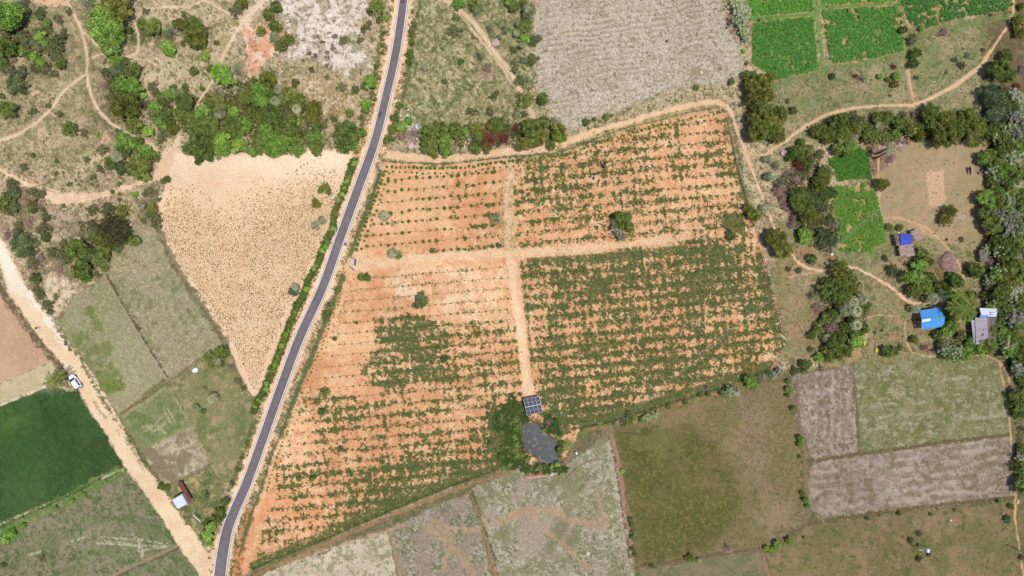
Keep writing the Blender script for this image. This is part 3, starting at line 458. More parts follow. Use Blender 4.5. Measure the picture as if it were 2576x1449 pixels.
strip([(1868, 382, 6), (1920, 392, 6), (1967, 362, 8), (2019, 322, 8), (2082, 287, 8), (2144, 272, 7), (2219, 265, 7), (2294, 265, 8), (2344, 247, 9), (2407, 212, 10), (2469, 165, 10), (2507, 107, 7), (2532, 70, 5), (2549, 32, 4), (2552, -100, 4)], (222, 182, 142), fid=f_d4, soft=3, wob=1.5)
f_d5 = fid_new('footpath', 'thin footpaths around the farm huts on the right', 'footpath')
for pts, wd in (([(2298, 250), (2289, 212), (2284, 180)], 8), ([(2219, 549), (2257, 547), (2294, 559), (2332, 574), (2362, 602), (2394, 634), (2414, 667), (2427, 704)], 4.5), ([(2277, 807), (2276, 832), (2282, 864), (2294, 887), (2332, 897), (2382, 895), (2482, 894), (2514, 909), (2532, 937), (2540, 962)], 4), ([(2557, 1180), (2557, 1232), (2552, 1299), (2560, 1349), (2572, 1424), (2590, 1520)], 4.5), ([(2210, 400), (2208, 480), (2218, 545)], 4), ([(1985, 697), (2020, 690), (2060, 684)], 4), ([(2180, 800), (2210, 792), (2260, 796)], 3), ([(2514, 910), (2528, 990), (2540, 1060), (2545, 1150)], 3.5), ([(1886, 390), (1912, 390)], 5)):
    strip(pts, (206, 164, 120), width=wd, fid=f_d5, soft=3, wob=1.5)
# --- asphalt road bed and sandy shoulders
RC = [(1024, -90, 23), (1015, 0, 23), (997, 125, 24), (969.5, 250, 24), (941, 362, 25), (896, 487, 26), (851, 612, 26), (811, 724, 26), (754, 849, 26), (707, 974, 26), (667, 1087, 26), (622, 1212, 27), (590, 1285, 28), (569, 1345, 30), (553, 1449, 33), (549, 1560, 33)]
strip([(x_, y_, 70 if y_ < 900 else 62) for x_, y_, _ in RC[:12]], (234, 192, 146), ((214, 160, 112), 14, .3, .3, 25), ((150, 130, 84), 7, .2, .2, 63), soft=10, wob=12, wsc=20, op=.85)
f_sh = fid_new('road_shoulder', 'sandy shoulders along both sides of the asphalt road', 'shoulder')
strip([(x_ + (2 if y_ > 1250 else 0), y_, 50 if y_ < 1240 else 44) for x_, y_, _ in RC], (242, 206, 168), ((232, 188, 146), 14, .35, .3, 91), fid=f_sh, soft=6, wob=5, wsc=14)
strip([(632, 1290), (608, 1360), (596, 1449)], (212, 140, 88), ((120, 108, 60), 8, .35, .3, 63), width=22, soft=6, wob=8)
# green ground strip along the hedge line, left of the road
HEDGE = [(891, 404), (868, 470), (842, 535), (838, 575), (825, 600), (806, 640), (800, 665), (775, 705), (768, 735), (745, 775), (725, 830), (706, 880), (686, 930), (668, 975), (648, 1012), (640, 1035)]
strip(HEDGE, (96, 110, 56), ((68, 92, 42), 8, .5, .3, 28), width=17, soft=5, wob=6)
for pts, wd in (([(962, 40), (960, 90), (952, 140), (940, 200), (930, 260), (905, 330)], 12), ([(1060, -10), (1045, 60), (1030, 130), (1028, 190), (1012, 250), (1000, 290)], 12), ([(985, 300), (1010, 330)], 20), ([(640, 1062), (620, 1120), (600, 1170), (572, 1240), (548, 1290)], 9), ([(560, 1260), (540, 1310), (520, 1350)], 22)):
    w_, s_ = line_sd(pts, wd); a = sst((s_ + 9 * (N(10, 12)[w_] - .5)) / 5 + .3); blend(w_, a * .85, tex(w_, (100, 108, 58), ((66, 92, 42), 6, .4, .3, 28)))
for pts, wd in (([(640, 1432), (804, 1362), (989, 1281), (1134, 1222), (1300, 1172)], 5), ([(958, 432), (924, 524), (894, 602), (880, 640)], 13), ([(862, 694), (850, 728), (802, 850), (762, 950), (724, 1045), (704, 1100)], 15), ([(690, 1120), (654, 1240), (632, 1290), (604, 1390)], 10), ([(966, 404), (1094, 414), (1259, 396), (1398, 386), (1500, 350)], 7), ([(1840, 300), (1862, 410), (1880, 490)], 7), ([(1463, 1080), (1658, 1026), (1803, 984), (1936, 934)], 5)):
    w_, s_ = line_sd(pts, wd); a = sst((s_ + 7 * (N(8, 12)[w_] - .5)) / 5 + .35); blend(w_, a * .85, tex(w_, (96, 112, 62), ((70, 94, 46), 6, .4, .3, 28)))
HGT += .05 * (N(14, 90) - .5) + .05 * (N(5, 91) - .5) + .15 * (N(70, 92) - .5)
w, sd = line_sd([(a_, b_, c_ + 12) for a_, b_, c_ in RC], 30); k_ = sst(sd / 6 + .5); HGT[w] = HGT[w] * (1 - k_) - .12 * k_
w, sd = line_sd(DR, 40); k_ = sst(sd / 6); HGT[w] = HGT[w] * (1 - .8 * k_) 
POND = [(1283.2 + px * .1823, 968.7 + py * .1823) for px, py in [(165, 560), (200, 525), (280, 518), (350, 510), (390, 540), (430, 600), (500, 660), (560, 720), (640, 750), (645, 820), (638, 900), (645, 960), (700, 1030), (725, 1070), (640, 1085), (560, 1100), (500, 1120), (420, 1090), (380, 1020), (340, 980), (240, 920), (195, 850), (178, 740), (160, 640)]]
w, sd = poly_sd(POND, 30); HGT[w] -= .9 * sst((sd + 5) / 14); a = sst((sd + 3 + 3 * (N(8, 3)[w] - .5)) / 3); blend(w, a * .85, tex(w, (92, 74, 54), ((150, 112, 80), 8, .35, .3, 25)))
pond_sd = (w, sd)
ALB = np.clip(ALB, .01, .86)
# build: the grid cut into ground and fields, faces shared out by the survey
def terrain():
    V = np.stack([(GX - CX) * S, (CY - GY) * S, HGT], -1).reshape(-1, 3).astype(np.float32); Cc = ALB.reshape(-1, 3)
    j, i = np.meshgrid(np.arange(NY - 1), np.arange(NX - 1), indexing='ij'); a = (j * NX + i).ravel()
    F = np.stack([a, a + NX, a + NX + 1, a + 1], -1); ids = IDM[:-1, :-1].ravel()
    for k in range(0, len(FLD) + 1):
        f = F[ids == k]
        if not len(f): continue
        u, inv = np.unique(f, return_inverse=True); v = V[u]; c = Cc[u]; f2 = inv.reshape(f.shape)
        if k == 0:   # carry the ground on to the horizon
            nb = len(v); R = 6000.0; x0, x1, y1, y0 = (X0 - CX) * S, (xs[-1] - CX) * S, (CY - Y0) * S, (CY - ys[-1]) * S
            ring = np.array([(x0 + .5, y0 + .5), (x1 - .5, y0 + .5), (x1 - .5, y1 - .5), (x0 + .5, y1 - .5), (-R, -R), (R, -R), (R, R), (-R, R)])
            v = np.vstack([v, np.c_[ring, np.full(8, -.35)]]); c = np.vstack([c, np.tile(A(148, 134, 98), (8, 1))])
            f2 = np.vstack([f2, nb + np.array([(0, 4, 5, 1), (1, 5, 6, 2), (2, 6, 7, 3), (3, 7, 4, 0)])])
            o = mesh_np('ground', v, f2, c, MG, smooth=True); tag(o, 'dry scrub ground with bare soil between the fields', 'ground', kind='structure')
        else:
            nm, lb, ct = FLD[k]; o = mesh_np(nm, v, f2, c, MG, smooth=True); tag(o, lb, ct, kind='structure')
terrain()
def hgt(X, Y):
    i = min(max(int(round((X - X0) / ST)), 0), NX - 1); j = min(max(int(round((Y - Y0) / ST)), 0), NY - 1); return float(HGT[j, i])
def hgt_m(x, y): return hgt(x / S + CX, CY - y / S)
# ------------------------------------------------------------------ asphalt road with its white edge lines
def road():
    P = [Vector(((x - CX) * S, (CY - y) * S, 0)) for x, y, _ in RC]; Wd = [w_ * S for _, _, w_ in RC]
    pts = []; ws = []
    for i in range(len(P) - 1):
        p0 = P[max(i - 1, 0)]; p1 = P[i]; p2 = P[i + 1]; p3 = P[min(i + 2, len(P) - 1)]
        for k in range(24):
            t = k / 24; pts.append(.5 * ((2 * p1) + (p2 - p0) * t + (2 * p0 - 5 * p1 + 4 * p2 - p3) * t * t + (3 * p1 - p0 - 3 * p2 + p3) * t ** 3)); ws.append(Wd[i] * (1 - t) + Wd[i + 1] * t)
    n = len(pts); nr = []
    for i in range(n):
        t = (pts[min(i + 1, n - 1)] - pts[max(i - 1, 0)]).normalized(); nr.append(Vector((-t.y, t.x, 0)))
    rr = random.Random(3); m = MB(); vs = []; fs = []
    for i in range(n):
        e1 = ws[i] / 2 - .04 + .05 * rr.random(); e2 = ws[i] / 2 - .04 + .05 * rr.random()
        for d, z in ((e1 + .12, -.14), (e1, .03), (e1 - .3, .04), (0, .06), (-e2 + .3, .04), (-e2, .03), (-e2 - .12, -.14)): vs.append(pts[i] + nr[i] * d + Vector((0, 0, z)))
    for i in range(n - 1):
        for k in range(6): fs.append((i * 7 + k, i * 7 + k + 1, (i + 1) * 7 + k + 1, (i + 1) * 7 + k))
    m.add(vs, fs)
    mm, nn, b, o_ = newmat('asphalt')
    v1, t1 = noise_ramp(nn, 1.1, .86, 1.14, 6); v2, t2 = noise_ramp(nn, 9.0, .85, 1.15, 3); v3, t3 = noise_ramp(nn, .16, .9, 1.12, 3)
    x = nn.nodes.new('ShaderNodeMath'); x.operation = 'MULTIPLY'; nn.links.new(v1, x.inputs[0]); nn.links.new(v2, x.inputs[1])
    x2 = nn.nodes.new('ShaderNodeMath'); x2.operation = 'MULTIPLY'; nn.links.new(x.outputs[0], x2.inputs[0]); nn.links.new(v3, x2.inputs[1])
    vo = nn.nodes.new('ShaderNodeTexVoronoi'); vo.inputs['Scale'].default_value = 1.6
    g = nn.nodes.new('ShaderNodeNewGeometry'); nn.links.new(g.outputs['Position'], vo.inputs['Vector'])
    mr = nn.nodes.new('ShaderNodeMapRange'); mr.inputs[1].default_value = .10; mr.inputs[2].default_value = .05; nn.links.new(vo.outputs['Distance'], mr.inputs[0])
    c = nn.nodes.new('ShaderNodeVectorMath'); c.operation = 'SCALE'; c.inputs[0].default_value = tuple(A(120, 111, 111)); nn.links.new(x2.outputs[0], c.inputs['Scale'])
    mc = mix(nn, c.outputs[0], tuple(A(158, 146, 142)), mr.outputs[0], 'MIX'); at = nn.nodes.new('ShaderNodeAttribute'); at.attribute_name = 'Col'; mc = mix(nn, mc, at.outputs['Color'], 1.0); nn.links.new(mc, b.inputs['Base Color']); b.inputs['Roughness'].default_value = .85
    o = m.build('road', mm, smooth=True, fixn=False)
    ca = o.data.color_attributes.new('Col', 'FLOAT_COLOR', 'POINT'); cv = np.ones((len(m.v), 4), np.float32); rw = np.random.RandomState(2); lo = np.interp(np.arange(n), np.arange(0, n, 9), rw.rand(len(np.arange(0, n, 9))))
    for i in range(n):
        for k, g_ in enumerate((1.9, 1.35 + .4 * rw.rand(), .96, 1.04, .95, 1.35 + .5 * rw.rand(), 1.9)): cv[i * 7 + k, :3] = g_ * (.94 + .12 * lo[i])
    ca.data.foreach_set('color', cv.ravel()); tag(o, 'narrow dark asphalt road with white edge lines', 'road', kind='structure')
    mw = flat('road_paint', (244, 240, 236), .6, .10, 6)
    for sg in (-1, 1):
        m = MB(); vs = []; fs = []
        for i in range(n):
            d = sg * (ws[i] / 2 - .13)
            z = .06 - .02 * abs(d) / 1.0 + .012
            vs += [pts[i] + nr[i] * (d - .075) + Vector((0, 0, .05)), pts[i] + nr[i] * (d + .075) + Vector((0, 0, .046))]
        for i in range(n - 1): fs.append((i * 2, i * 2 + 1, i * 2 + 3, i * 2 + 2))
        e = m.add(vs, fs).build('edge_line', mw, o, fixn=False)
    # dark oil stains are thin sheets on the road
    mo = flat('oil_stain', (84, 76, 78), .5, .2, 4)
    for X, Y, r in ((1014, 4, .45), (955, 290, .5), (958, 284, .25), (944, 347, .2)):
        rg = random.Random(int(X)); bb = MB(); c = wp(X, Y, .066)
        bb.add([c] + [c + Vector((math.cos(a_) * r * (.6 + .6 * rg.random()), math.sin(a_) * r * 1.6 * (.5 + .6 * rg.random()), 0)) for a_ in [k * math.pi / 8 for k in range(16)]], [(0, 1 + k, 1 + (k + 1) % 16) for k in range(16)])
        bb.build('oil_stain', mo, o, fixn=False)
road()
# ------------------------------------------------------------------ pond water
def pond():
    c = [(a_, b_) for a_, b_ in POND]; mx = sum(p[0] for p in c) / len(c); my = sum(p[1] for p in c) / len(c)
    pts = []
    for i in range(len(c)):
        a_, b_ = Vector(c[i]), Vector(c[(i + 1) % len(c)])
        for k in range(6):
            q = a_.lerp(b_, k / 6); d = (q - Vector((mx, my))).normalized(); pts.append(q + d * 5)
    me = bpy.data.meshes.new('pond_water'); bm = bmesh.new(); vs = [bm.verts.new(wp(p.x, p.y, -.42)) for p in pts]; f = bm.faces.new(vs)
    bmesh.ops.triangulate(bm, faces=[f]); bm.to_mesh(me); bm.free()
    o = bpy.data.objects.new('pond_water', me); COL.objects.link(o)
    m, n, b, _ = newmat('murky_water'); v, t = noise_ramp(n, 1.1, .8, 1.25, 8); v2, t2 = noise_ramp(n, 5, .8, 1.2, 4)
    g = n.nodes.new('ShaderNodeMapRange'); g.inputs[1].default_value = .54; g.inputs[2].default_value = .64; n.links.new(t, g.inputs[0])
    c = n.nodes.new('ShaderNodeVectorMath'); c.operation = 'SCALE'; c.inputs[0].default_value = tuple(A(72, 79, 78)); n.links.new(v2, c.inputs['Scale'])
    mc = mix(n, c.outputs[0], tuple(A(128, 108, 90)), g.outputs[0], 'MIX'); n.links.new(mc, b.inputs['Base Color']); b.inputs['Roughness'].default_value = .25
    bp = n.nodes.new('ShaderNodeBump'); bp.inputs['Strength'].default_value = .3; bp.inputs['Distance'].default_value = .02; n.links.new(t2, bp.inputs['Height']); n.links.new(bp.outputs[0], b.inputs['Normal'])
    me.materials.append(m); tag(o, 'murky grey pond water with floating brown scum', 'water', kind='structure')
pond()
# ------------------------------------------------------------------ low plants as one mesh per kind of cover (nobody could count them)
def sample(w, prob, n, rs):
    p = np.clip(prob, 0, None).ravel().astype(np.float64); p /= p.sum()
    k = rs.choice(p.size, n, p=p); gx = GX[w].ravel()[k] + (rs.rand(n) - .5) * ST; gy = GY[w].ravel()[k] + (rs.rand(n) - .5) * ST
    return (gx - CX) * S, (CY - gy) * S, HGT[w].ravel()[k]
def tufts(name, x, y, z, size, colors, nl, rs, label, cat, lift=.5, wid=.32, parent=None):
    n = len(x); az = rs.rand(n, nl) * 6.283; L = size[:, None] * (.55 + .6 * rs.rand(n, nl)); up = lift * (.3 + .9 * rs.rand(n, nl))
    dx, dy = np.cos(az), np.sin(az); px, py = -dy, dx; ww = L * wid * (.7 + .6 * rs.rand(n, nl))
    bx = x[:, None] + dx * L * .05; by = y[:, None] + dy * L * .05; bz = z[:, None] + .0 * L
    mx = x[:, None] + dx * L * .5; my = y[:, None] + dy * L * .5; mz = z[:, None] + L * up * .8
    tx = x[:, None] + dx * L; ty = y[:, None] + dy * L; tz = z[:, None] + L * up * (.6 + .6 * rs.rand(n, nl))
    V = np.stack([np.stack([bx, by, bz], -1), np.stack([mx + px * ww, my + py * ww, mz], -1), np.stack([tx, ty, tz], -1), np.stack([mx - px * ww, my - py * ww, mz], -1)], 2).reshape(-1, 3)
    F = np.arange(len(V)).reshape(-1, 4); c = np.repeat(colors[:, None, :] * (.75 + .5 * rs.rand(n, nl))[..., None], 4, 1).reshape(-1, 3)
    o = mesh_np(name, V, F, np.clip(c, 0, .9), MV, parent); 
    if label: tag(o, label, cat, kind='stuff')
    return o
def pal(n, rs, *cs):
    P = np.array([A(*c) for c in cs]); return P[rs.randint(0, len(P), n)] * np.array([1.24, 1.13, 1.3]) * (.85 + .3 * rs.rand(n))[:, None]
def cover():
    rs = np.random.RandomState(5)
    # weeds in the plantation
    pr = (weed * inpl) ** 1.5; x, y, z = sample(FULL, pr, 40000, rs); n = len(x)
    tufts('weeds', x, y, z, .12 + .17 * rs.rand(n) ** 2, pal(n, rs, (76, 106, 44), (64, 98, 40), (92, 116, 48), (58, 92, 42), (70, 102, 46), (114, 118, 58)), 5, rs, 'green weeds spreading over the orange plantation soil', 'weeds')
    pr = inpl * (1 - weed) * (.15 + .5 * (cov > .2)) * (N(20, 15) > .35); x, y, z = sample(FULL, pr, 7000, rs); n = len(x)
    tufts('dry_weeds', x, y, z, .07 + .11 * rs.rand(n) ** 2, pal(n, rs, (120, 104, 56), (110, 112, 56), (132, 96, 60), (96, 82, 48)), 4, rs, 'small dry weeds dotted over bare orange soil', 'weeds')
    # stubble: follows curved sowing lines
    w, sd = stub_w, stub_sd; gx, gy = GX[w], GY[w]
    dens = sst((gy - 425 - 30 * (N(60, 21)[w] - .5) - 55 * np.exp(-((gx - 560) / 90.) ** 2) + 30 * np.exp(-((gx - 800) / 70.) ** 2)) / 100) * sst((sd - 6 - 5 * N(30, 2)[w]) / 7)
    for q in ((548, 710, 5, 12), (698, 1060 - 500 + 5, 5, 7)): dens = dens * (np.hypot((gx - q[0]) / q[2], (gy - q[1]) / q[3]) > 1)
    pts = []
    R_ = np.hypot(gx - 470, gy - 640)
    vb = .6 * N(16, 71) + .4 * N(5, 72); lines = line_sd([(560, 610), (600, 700), (648, 760)], 5)
    xs_ = np.arange(395, 895, 5.0); 
    for yy in np.arange(395, 990, 4.3):
        for xx in xs_:
            j = (yy + 5 * math.sin(xx / 37.) + 4 * math.sin(xx / 19. + yy / 50.)); i = xx + 2.5 * math.sin(yy / 11.) + rs.randn() * 1.0; j += rs.randn() * .8
            ii = int((i - (w[1].start * ST + X0)) / ST); jj = int((j - (w[0].start * ST + Y0)) / ST)
            if 0 <= ii < gx.shape[1] and 0 <= jj < gx.shape[0] and rs.rand() < dens[jj, ii] * .93: pts.append((i, j))
    P = np.array([q for q in pts if vb[int((q[1] - Y0) / ST), int((q[0] - X0) / ST)] > .09]); n = len(P); print('stubble', n)
    x = (P[:, 0] - CX) * S; y = (CY - P[:, 1]) * S; z = np.array([hgt(a_, b_) for a_, b_ in P])
    tufts('stubble', x, y, z, (.185 + .08 * rs.rand(n)) * np.where(rs.rand(n) < .3, .65, 1.0) * (.7 + .6 * np.array([vb[int((q[1] - Y0) / ST), int((q[0] - X0) / ST)] for q in P])), pal(n, rs, (154, 130, 78), (136, 118, 68), (166, 140, 86), (126, 114, 62)) * 1.02, 6, rs, 'short brown green stubble tufts dotting the sandy field', 'stubble', wid=.4)
    x, y, z = sample(w, (sd > 6) * (1 - dens) * (gy < 520), 2600, rs); n = len(x)
    tufts('sparse_stubble', x, y, z, .05 + .05 * rs.rand(n), pal(n, rs, (190, 150, 100), (160, 124, 80)), 4, rs, 'tiny sparse stubble on the bare upper sand', 'stubble')
    # scrub grass over wild land
    wild = (IDM == 0).astype(np.float32)
    inside = (GX > -60) & (GX < 2640) & (GY > -60) & (GY < 1500)
    yard = (GX > 2190) & (GX < 2500) & (GY > 350) & (GY < 600)
    x, y, z = sample(FULL, wild * inside * (.15 + (N(18, 15) > .45)) * (ALB[..., 1] < .34) * (1 - .85 * yard), 32000, rs); n = len(x)
    tufts('scrub_grass', x, y, z, .14 + .22 * rs.rand(n) ** 2, pal(n, rs, (140, 130, 84), (120, 120, 70), (160, 144, 100), (106, 112, 62), (180, 162, 118), (130, 116, 84)), 5, rs, 'dry scrub grass and low herbs covering wild ground', 'grass')
    # grassy pastures
    m = np.isin(IDM, [fp[0], fp[1], fp[2], fp[3], fp[7], fp[8], fs[5], fs[7], fs[8]]) & inside
    x, y, z = sample(FULL, m.astype(np.float32) * (.3 + N(14, 25)), 20000, rs); n = len(x)
    tufts('pasture_grass', x, y, z, .09 + .12 * rs.rand(n) ** 2, pal(n, rs, (154, 144, 104), (134, 132, 84), (180, 166, 124), (114, 116, 70)), 4, rs, 'thin dry pasture grass on the fallow fields', 'grass', lift=.35)
    sub = np.zeros((NY, NX), np.float32)
    for PL in ([(2030, 330), (2130, 290), (2260, 300), (2480, 270), (2490, 370), (2300, 355), (2060, 360)], [(1985, 420), (2040, 380), (2075, 420), (2085, 500), (2110, 600), (2090, 640), (2010, 610), (1975, 520)], [(2075, 670), (2150, 680), (2185, 760), (2170, 860), (2100, 890), (2060, 800)], [(2490, 260), (2600, 260), (2600, 1260), (2556, 1200), (2552, 960), (2510, 880), (2480, 640)], [(470, 250), (640, 190), (780, 240), (830, 360), (500, 384)], [(270, 110), (370, 250), (300, 320), (255, 180)], [(1060, 320), (1400, 300), (1400, 360), (1080, 380)], [(0, 60), (60, 60), (60, 150), (0, 150)], [(200, 560), (330, 540), (330, 640), (200, 690)], [(2370, 850), (2500, 860), (2490, 892), (2360, 890)]):
        w_, s_ = poly_sd(PL, 8); sub[w_] = np.maximum(sub[w_], sst(s_ / 10 + .3))
    sub *= (IDM == 0); x, y, z = sample(FULL, sub * (N(16, 37) > .25), 17000, rs); n = len(x)
    tufts('undergrowth', x, y, z, .18 + .3 * rs.rand(n) ** 2, pal(n, rs, (92, 104, 54), (78, 96, 48), (106, 112, 60), (84, 90, 50), (112, 104, 64)), 6, rs, 'rank undergrowth below the tree groups', 'undergrowth', lift=.9)
    m = (IDM == fs[3]) & inside; x, y, z = sample(FULL, m.astype(np.float32), 7000, rs); n = len(x)
    tufts('meadow_grass', x, y, z, .12 + .12 * rs.rand(n) ** 2, pal(n, rs, (122, 116, 58), (104, 104, 50), (140, 126, 78), (96, 108, 50)), 4, rs, 'olive grass of the meadow right of the pond', 'grass', lift=.4)
    # ploughed clods
    m = np.isin(IDM, [f_top, fs[1], fs[2], fs[4], fs[6]]) & inside & ~TRK; x, y, z = sample(FULL, m.astype(np.float32), 22000, rs); n = len(x)
    tufts('dry_stalks', x, y, z, .08 + .09 * rs.rand(n) ** 2, pal(n, rs, (170, 158, 120), (140, 130, 92), (196, 182, 150), (118, 114, 78)), 4, rs, 'dry stalks and straw lying on the ploughed fields', 'straw', lift=.25)
    # crops
    for k, (w, a, g1, g2, sd) in enumerate(crops):
        ok = (GX[w] < 2620) & (GY[w] > -60); n = [3200, 4600, 4200, 1600, 1200][k]; x, y, z = sample(w, a * (a > .6) * ok, n, rs)
        b1 = tuple(min(255, int(v * 1.15)) for v in g1); b2 = tuple(min(255, int(v * 1.12)) for v in g2)
        tufts('crop_plants', x, y, z, .24 + .2 * rs.rand(n), pal(n, rs, b1, b2, g1, b1), 7, rs, ['leafy dark green crop left of the grass strip', 'leafy green crop right of the grass strip', 'leafy green crop in the top right corner', 'lush light green crop beside the pale trees', 'lush light green crop at the top edge'][k], 'crop', lift=.7, wid=.42)
    for fid, n, cs, lb in ((fr[0], 4200, ((98, 154, 54), (78, 132, 48), (126, 172, 66), (62, 112, 42), (90, 148, 52)), 'tall bright green fodder grass on the small plot'), (fr[1], 7000, ((116, 172, 60), (100, 158, 54), (142, 180, 74), (80, 132, 48), (158, 180, 92), (108, 166, 58)), 'bright green fodder grass on the larger patchy plot')):
        g = ALB[..., 1] > ALB[..., 0] * 1.25
        x, y, z = sample(FULL, ((IDM == fid) & g).astype(np.float32), n, rs)
        tufts('fodder_grass', x, y, z, .25 + .2 * rs.rand(n), pal(n, rs, *cs), 6, rs, lb, 'grass', lift=.9, wid=.2)
    # verge weeds along road and tracks
    w, s_ = line_sd([(a_, b_, 88) for a_, b_, _ in RC], 88); w2, s2 = line_sd([(a_, b_, 44) for a_, b_, _ in RC], 44)
    pr = sst(s_ / 20) * (N(16, 44)[w] > .5); sub = np.zeros((NY, NX), np.float32); sub[w] = pr; sub[w2] *= 1 - sst((s2 + 2) / 4)
    x, y, z = sample(FULL, sub * inside, 3800, rs); n = len(x)
    tufts('verge_weeds', x, y, z, .10 + .22 * rs.rand(n) ** 2, pal(n, rs, (110, 112, 58), (92, 104, 52), (134, 116, 66), (84, 112, 48)), 6, rs, 'low weeds along the sandy road verges', 'weeds')
    w, s_ = line_sd(HEDGE, 15); x, y, z = sample(w, (s_ > 0).astype(float), 2200, rs); n = len(x)
    tufts('hedge_grass', x, y, z, .25 + .2 * rs.rand(n), pal(n, rs, (92, 122, 48), (76, 108, 44), (104, 132, 56)), 7, rs, 'green undergrowth in the ditch hedge beside the asphalt road', 'undergrowth', lift=1.1)
    sub = np.zeros((NY, NX), np.float32)
    for q in ((1300, 1080, 45, 90), (1290, 1140, 50, 30), (1385, 1085, 30, 40), (1400, 1130, 14, 40), (1385, 1180, 50, 14), (1350, 1178, 40, 14), (1270, 1060, 30, 50), (525, 1330, 16, 30), (560, 1290, 10, 30), (1290, 1170, 40, 12)):
        sub = np.maximum(sub, sst((1 - np.hypot((GX - q[0]) / q[2], (GY - q[1]) / q[3]) + .4 * (N(12, 9) - .5)) / .2))
    w, s_ = pond_sd; sub[w] *= (s_ < -3); x, y, z = sample(FULL, sub * (N(14, 33) > .3), 3600, rs); n = len(x)
    tufts('pond_grass', x, y, z, .2 + .25 * rs.rand(n) ** 2, pal(n, rs, (82, 104, 46), (66, 92, 44), (96, 112, 54), (72, 110, 44)), 6, rs, 'rank green grass around the pond', 'grass', lift=.9)
cover()
# ------------------------------------------------------------------ trees and bushes
def leaves_mesh(name, C0, Nn, size, rs, aspect=1.6, jit=.6, tint=None, grav=0.0):
    n = len(C0); nn = Nn + rs.randn(n, 3) * jit; nn /= np.linalg.norm(nn, axis=1)[:, None] + 1e-9
    r = rs.randn(n, 3); r[:, 2] -= grav; a = np.cross(nn, r); a /= np.linalg.norm(a, axis=1)[:, None] + 1e-9; b = np.cross(nn, a)
    s = size * (.6 + .8 * rs.rand(n)); L = (s * aspect)[:, None] * b; W = s[:, None] * a * .5
    V = np.stack([C0 - L * .5, C0 + W, C0 + L * .5, C0 - W], 1).reshape(-1, 3); F = np.arange(len(V)).reshape(-1, 4)
    g = (.7 + .6 * rs.rand(n)); c = np.stack([g * (.92 + .16 * rs.rand(n)), g, g * (.9 + .2 * rs.rand(n))], -1)
    if tint is not None: c *= tint
    return V, F, np.repeat(c, 4, 0)
def crown_broad(R, H, rs, lumps, lr, per, leaf, aspect=1.6, fl=.75, shell=.55, ragged=.25, jit=.5, tilt=0.0, flower=0.0):
    cs = []
    k = 0
    while len(cs) < lumps and k < 20000:
        k += 1; v = rs.randn(3); v /= np.linalg.norm(v); 
        if v[2] < -.35: continue
        rr = shell + (1 - shell) * rs.rand(); e = 1 + ragged * rs.randn()
        c = np.array([v[0] * R * rr * e * (1 - lr / R * .6), v[1] * R * rr * e * (1 - lr / R * .6), H * .62 + v[2] * H * .36 * rr])
        cs.append((c, lr * (.65 + .6 * rs.rand()), .6 + .8 * rs.rand()))
    for a_ in range(lumps // 4): cs.append((np.array([rs.randn() * R * .3, rs.randn() * R * .3, H * (.5 + .3 * rs.rand())]), lr * 1.1, .9))
    Cc, Nn, T = [], [], []
    for c, r, t in cs:
        v = rs.randn(per, 3); v[:, 2] += .35; v /= np.linalg.norm(v, axis=1)[:, None]
        rad = r * (.8 + .35 * rs.rand(per)); Cc.append(c + v * rad[:, None] * np.array([1, 1, fl])); Nn.append(v + np.array([0, 0, .3])); T.append(np.full(per, t))
    C0 = np.vstack(Cc); V, F, col = leaves_mesh('', C0, np.vstack(Nn), leaf, rs, aspect, jit)
    col = col * np.repeat(np.concatenate(T), 4)[:, None]
    if flower:
        f = rs.rand(len(F)) < flower; col[np.repeat(f, 4)] = (5.0, 3.4, .8)
    V[:, 2] = np.maximum(V[:, 2], .05)
    return V, F, col, cs
def trunk_mb(R, H, cs, rs, tr):
    m = MB(); top = Vector((rs.randn() * .06 * R, rs.randn() * .06 * R, H * .45)); m.tube([(0, 0, -.15), (0, 0, .1), top * .5, top], [tr * 1.5, tr, tr * .85, tr * .7], 7)
    for c, r, t in cs[:7]:
        e = Vector([float(q) for q in c]); mid = top.lerp(e, .5) + Vector((0, 0, -.1 * R)); m.tube([top * .8, mid, e], [tr * .6, tr * .35, tr * .12], 5)
    return m
PRO = {}
def hide_proto(o): pass
PROTO_USED = set()
def proto_tree(key, name, R, H, rs, **kw):
    V, F, c, cs = crown_broad(R, H, rs, **kw)
    root = empty(name, (0, 0, 0)); cr = mesh_np('crown', V, F, c, ML, root); trunk_mb(R, H, cs, rs, R * .05 + .03).build('trunk', MBARK, root, smooth=True)
    PRO.setdefault(key, []).append((root, R))
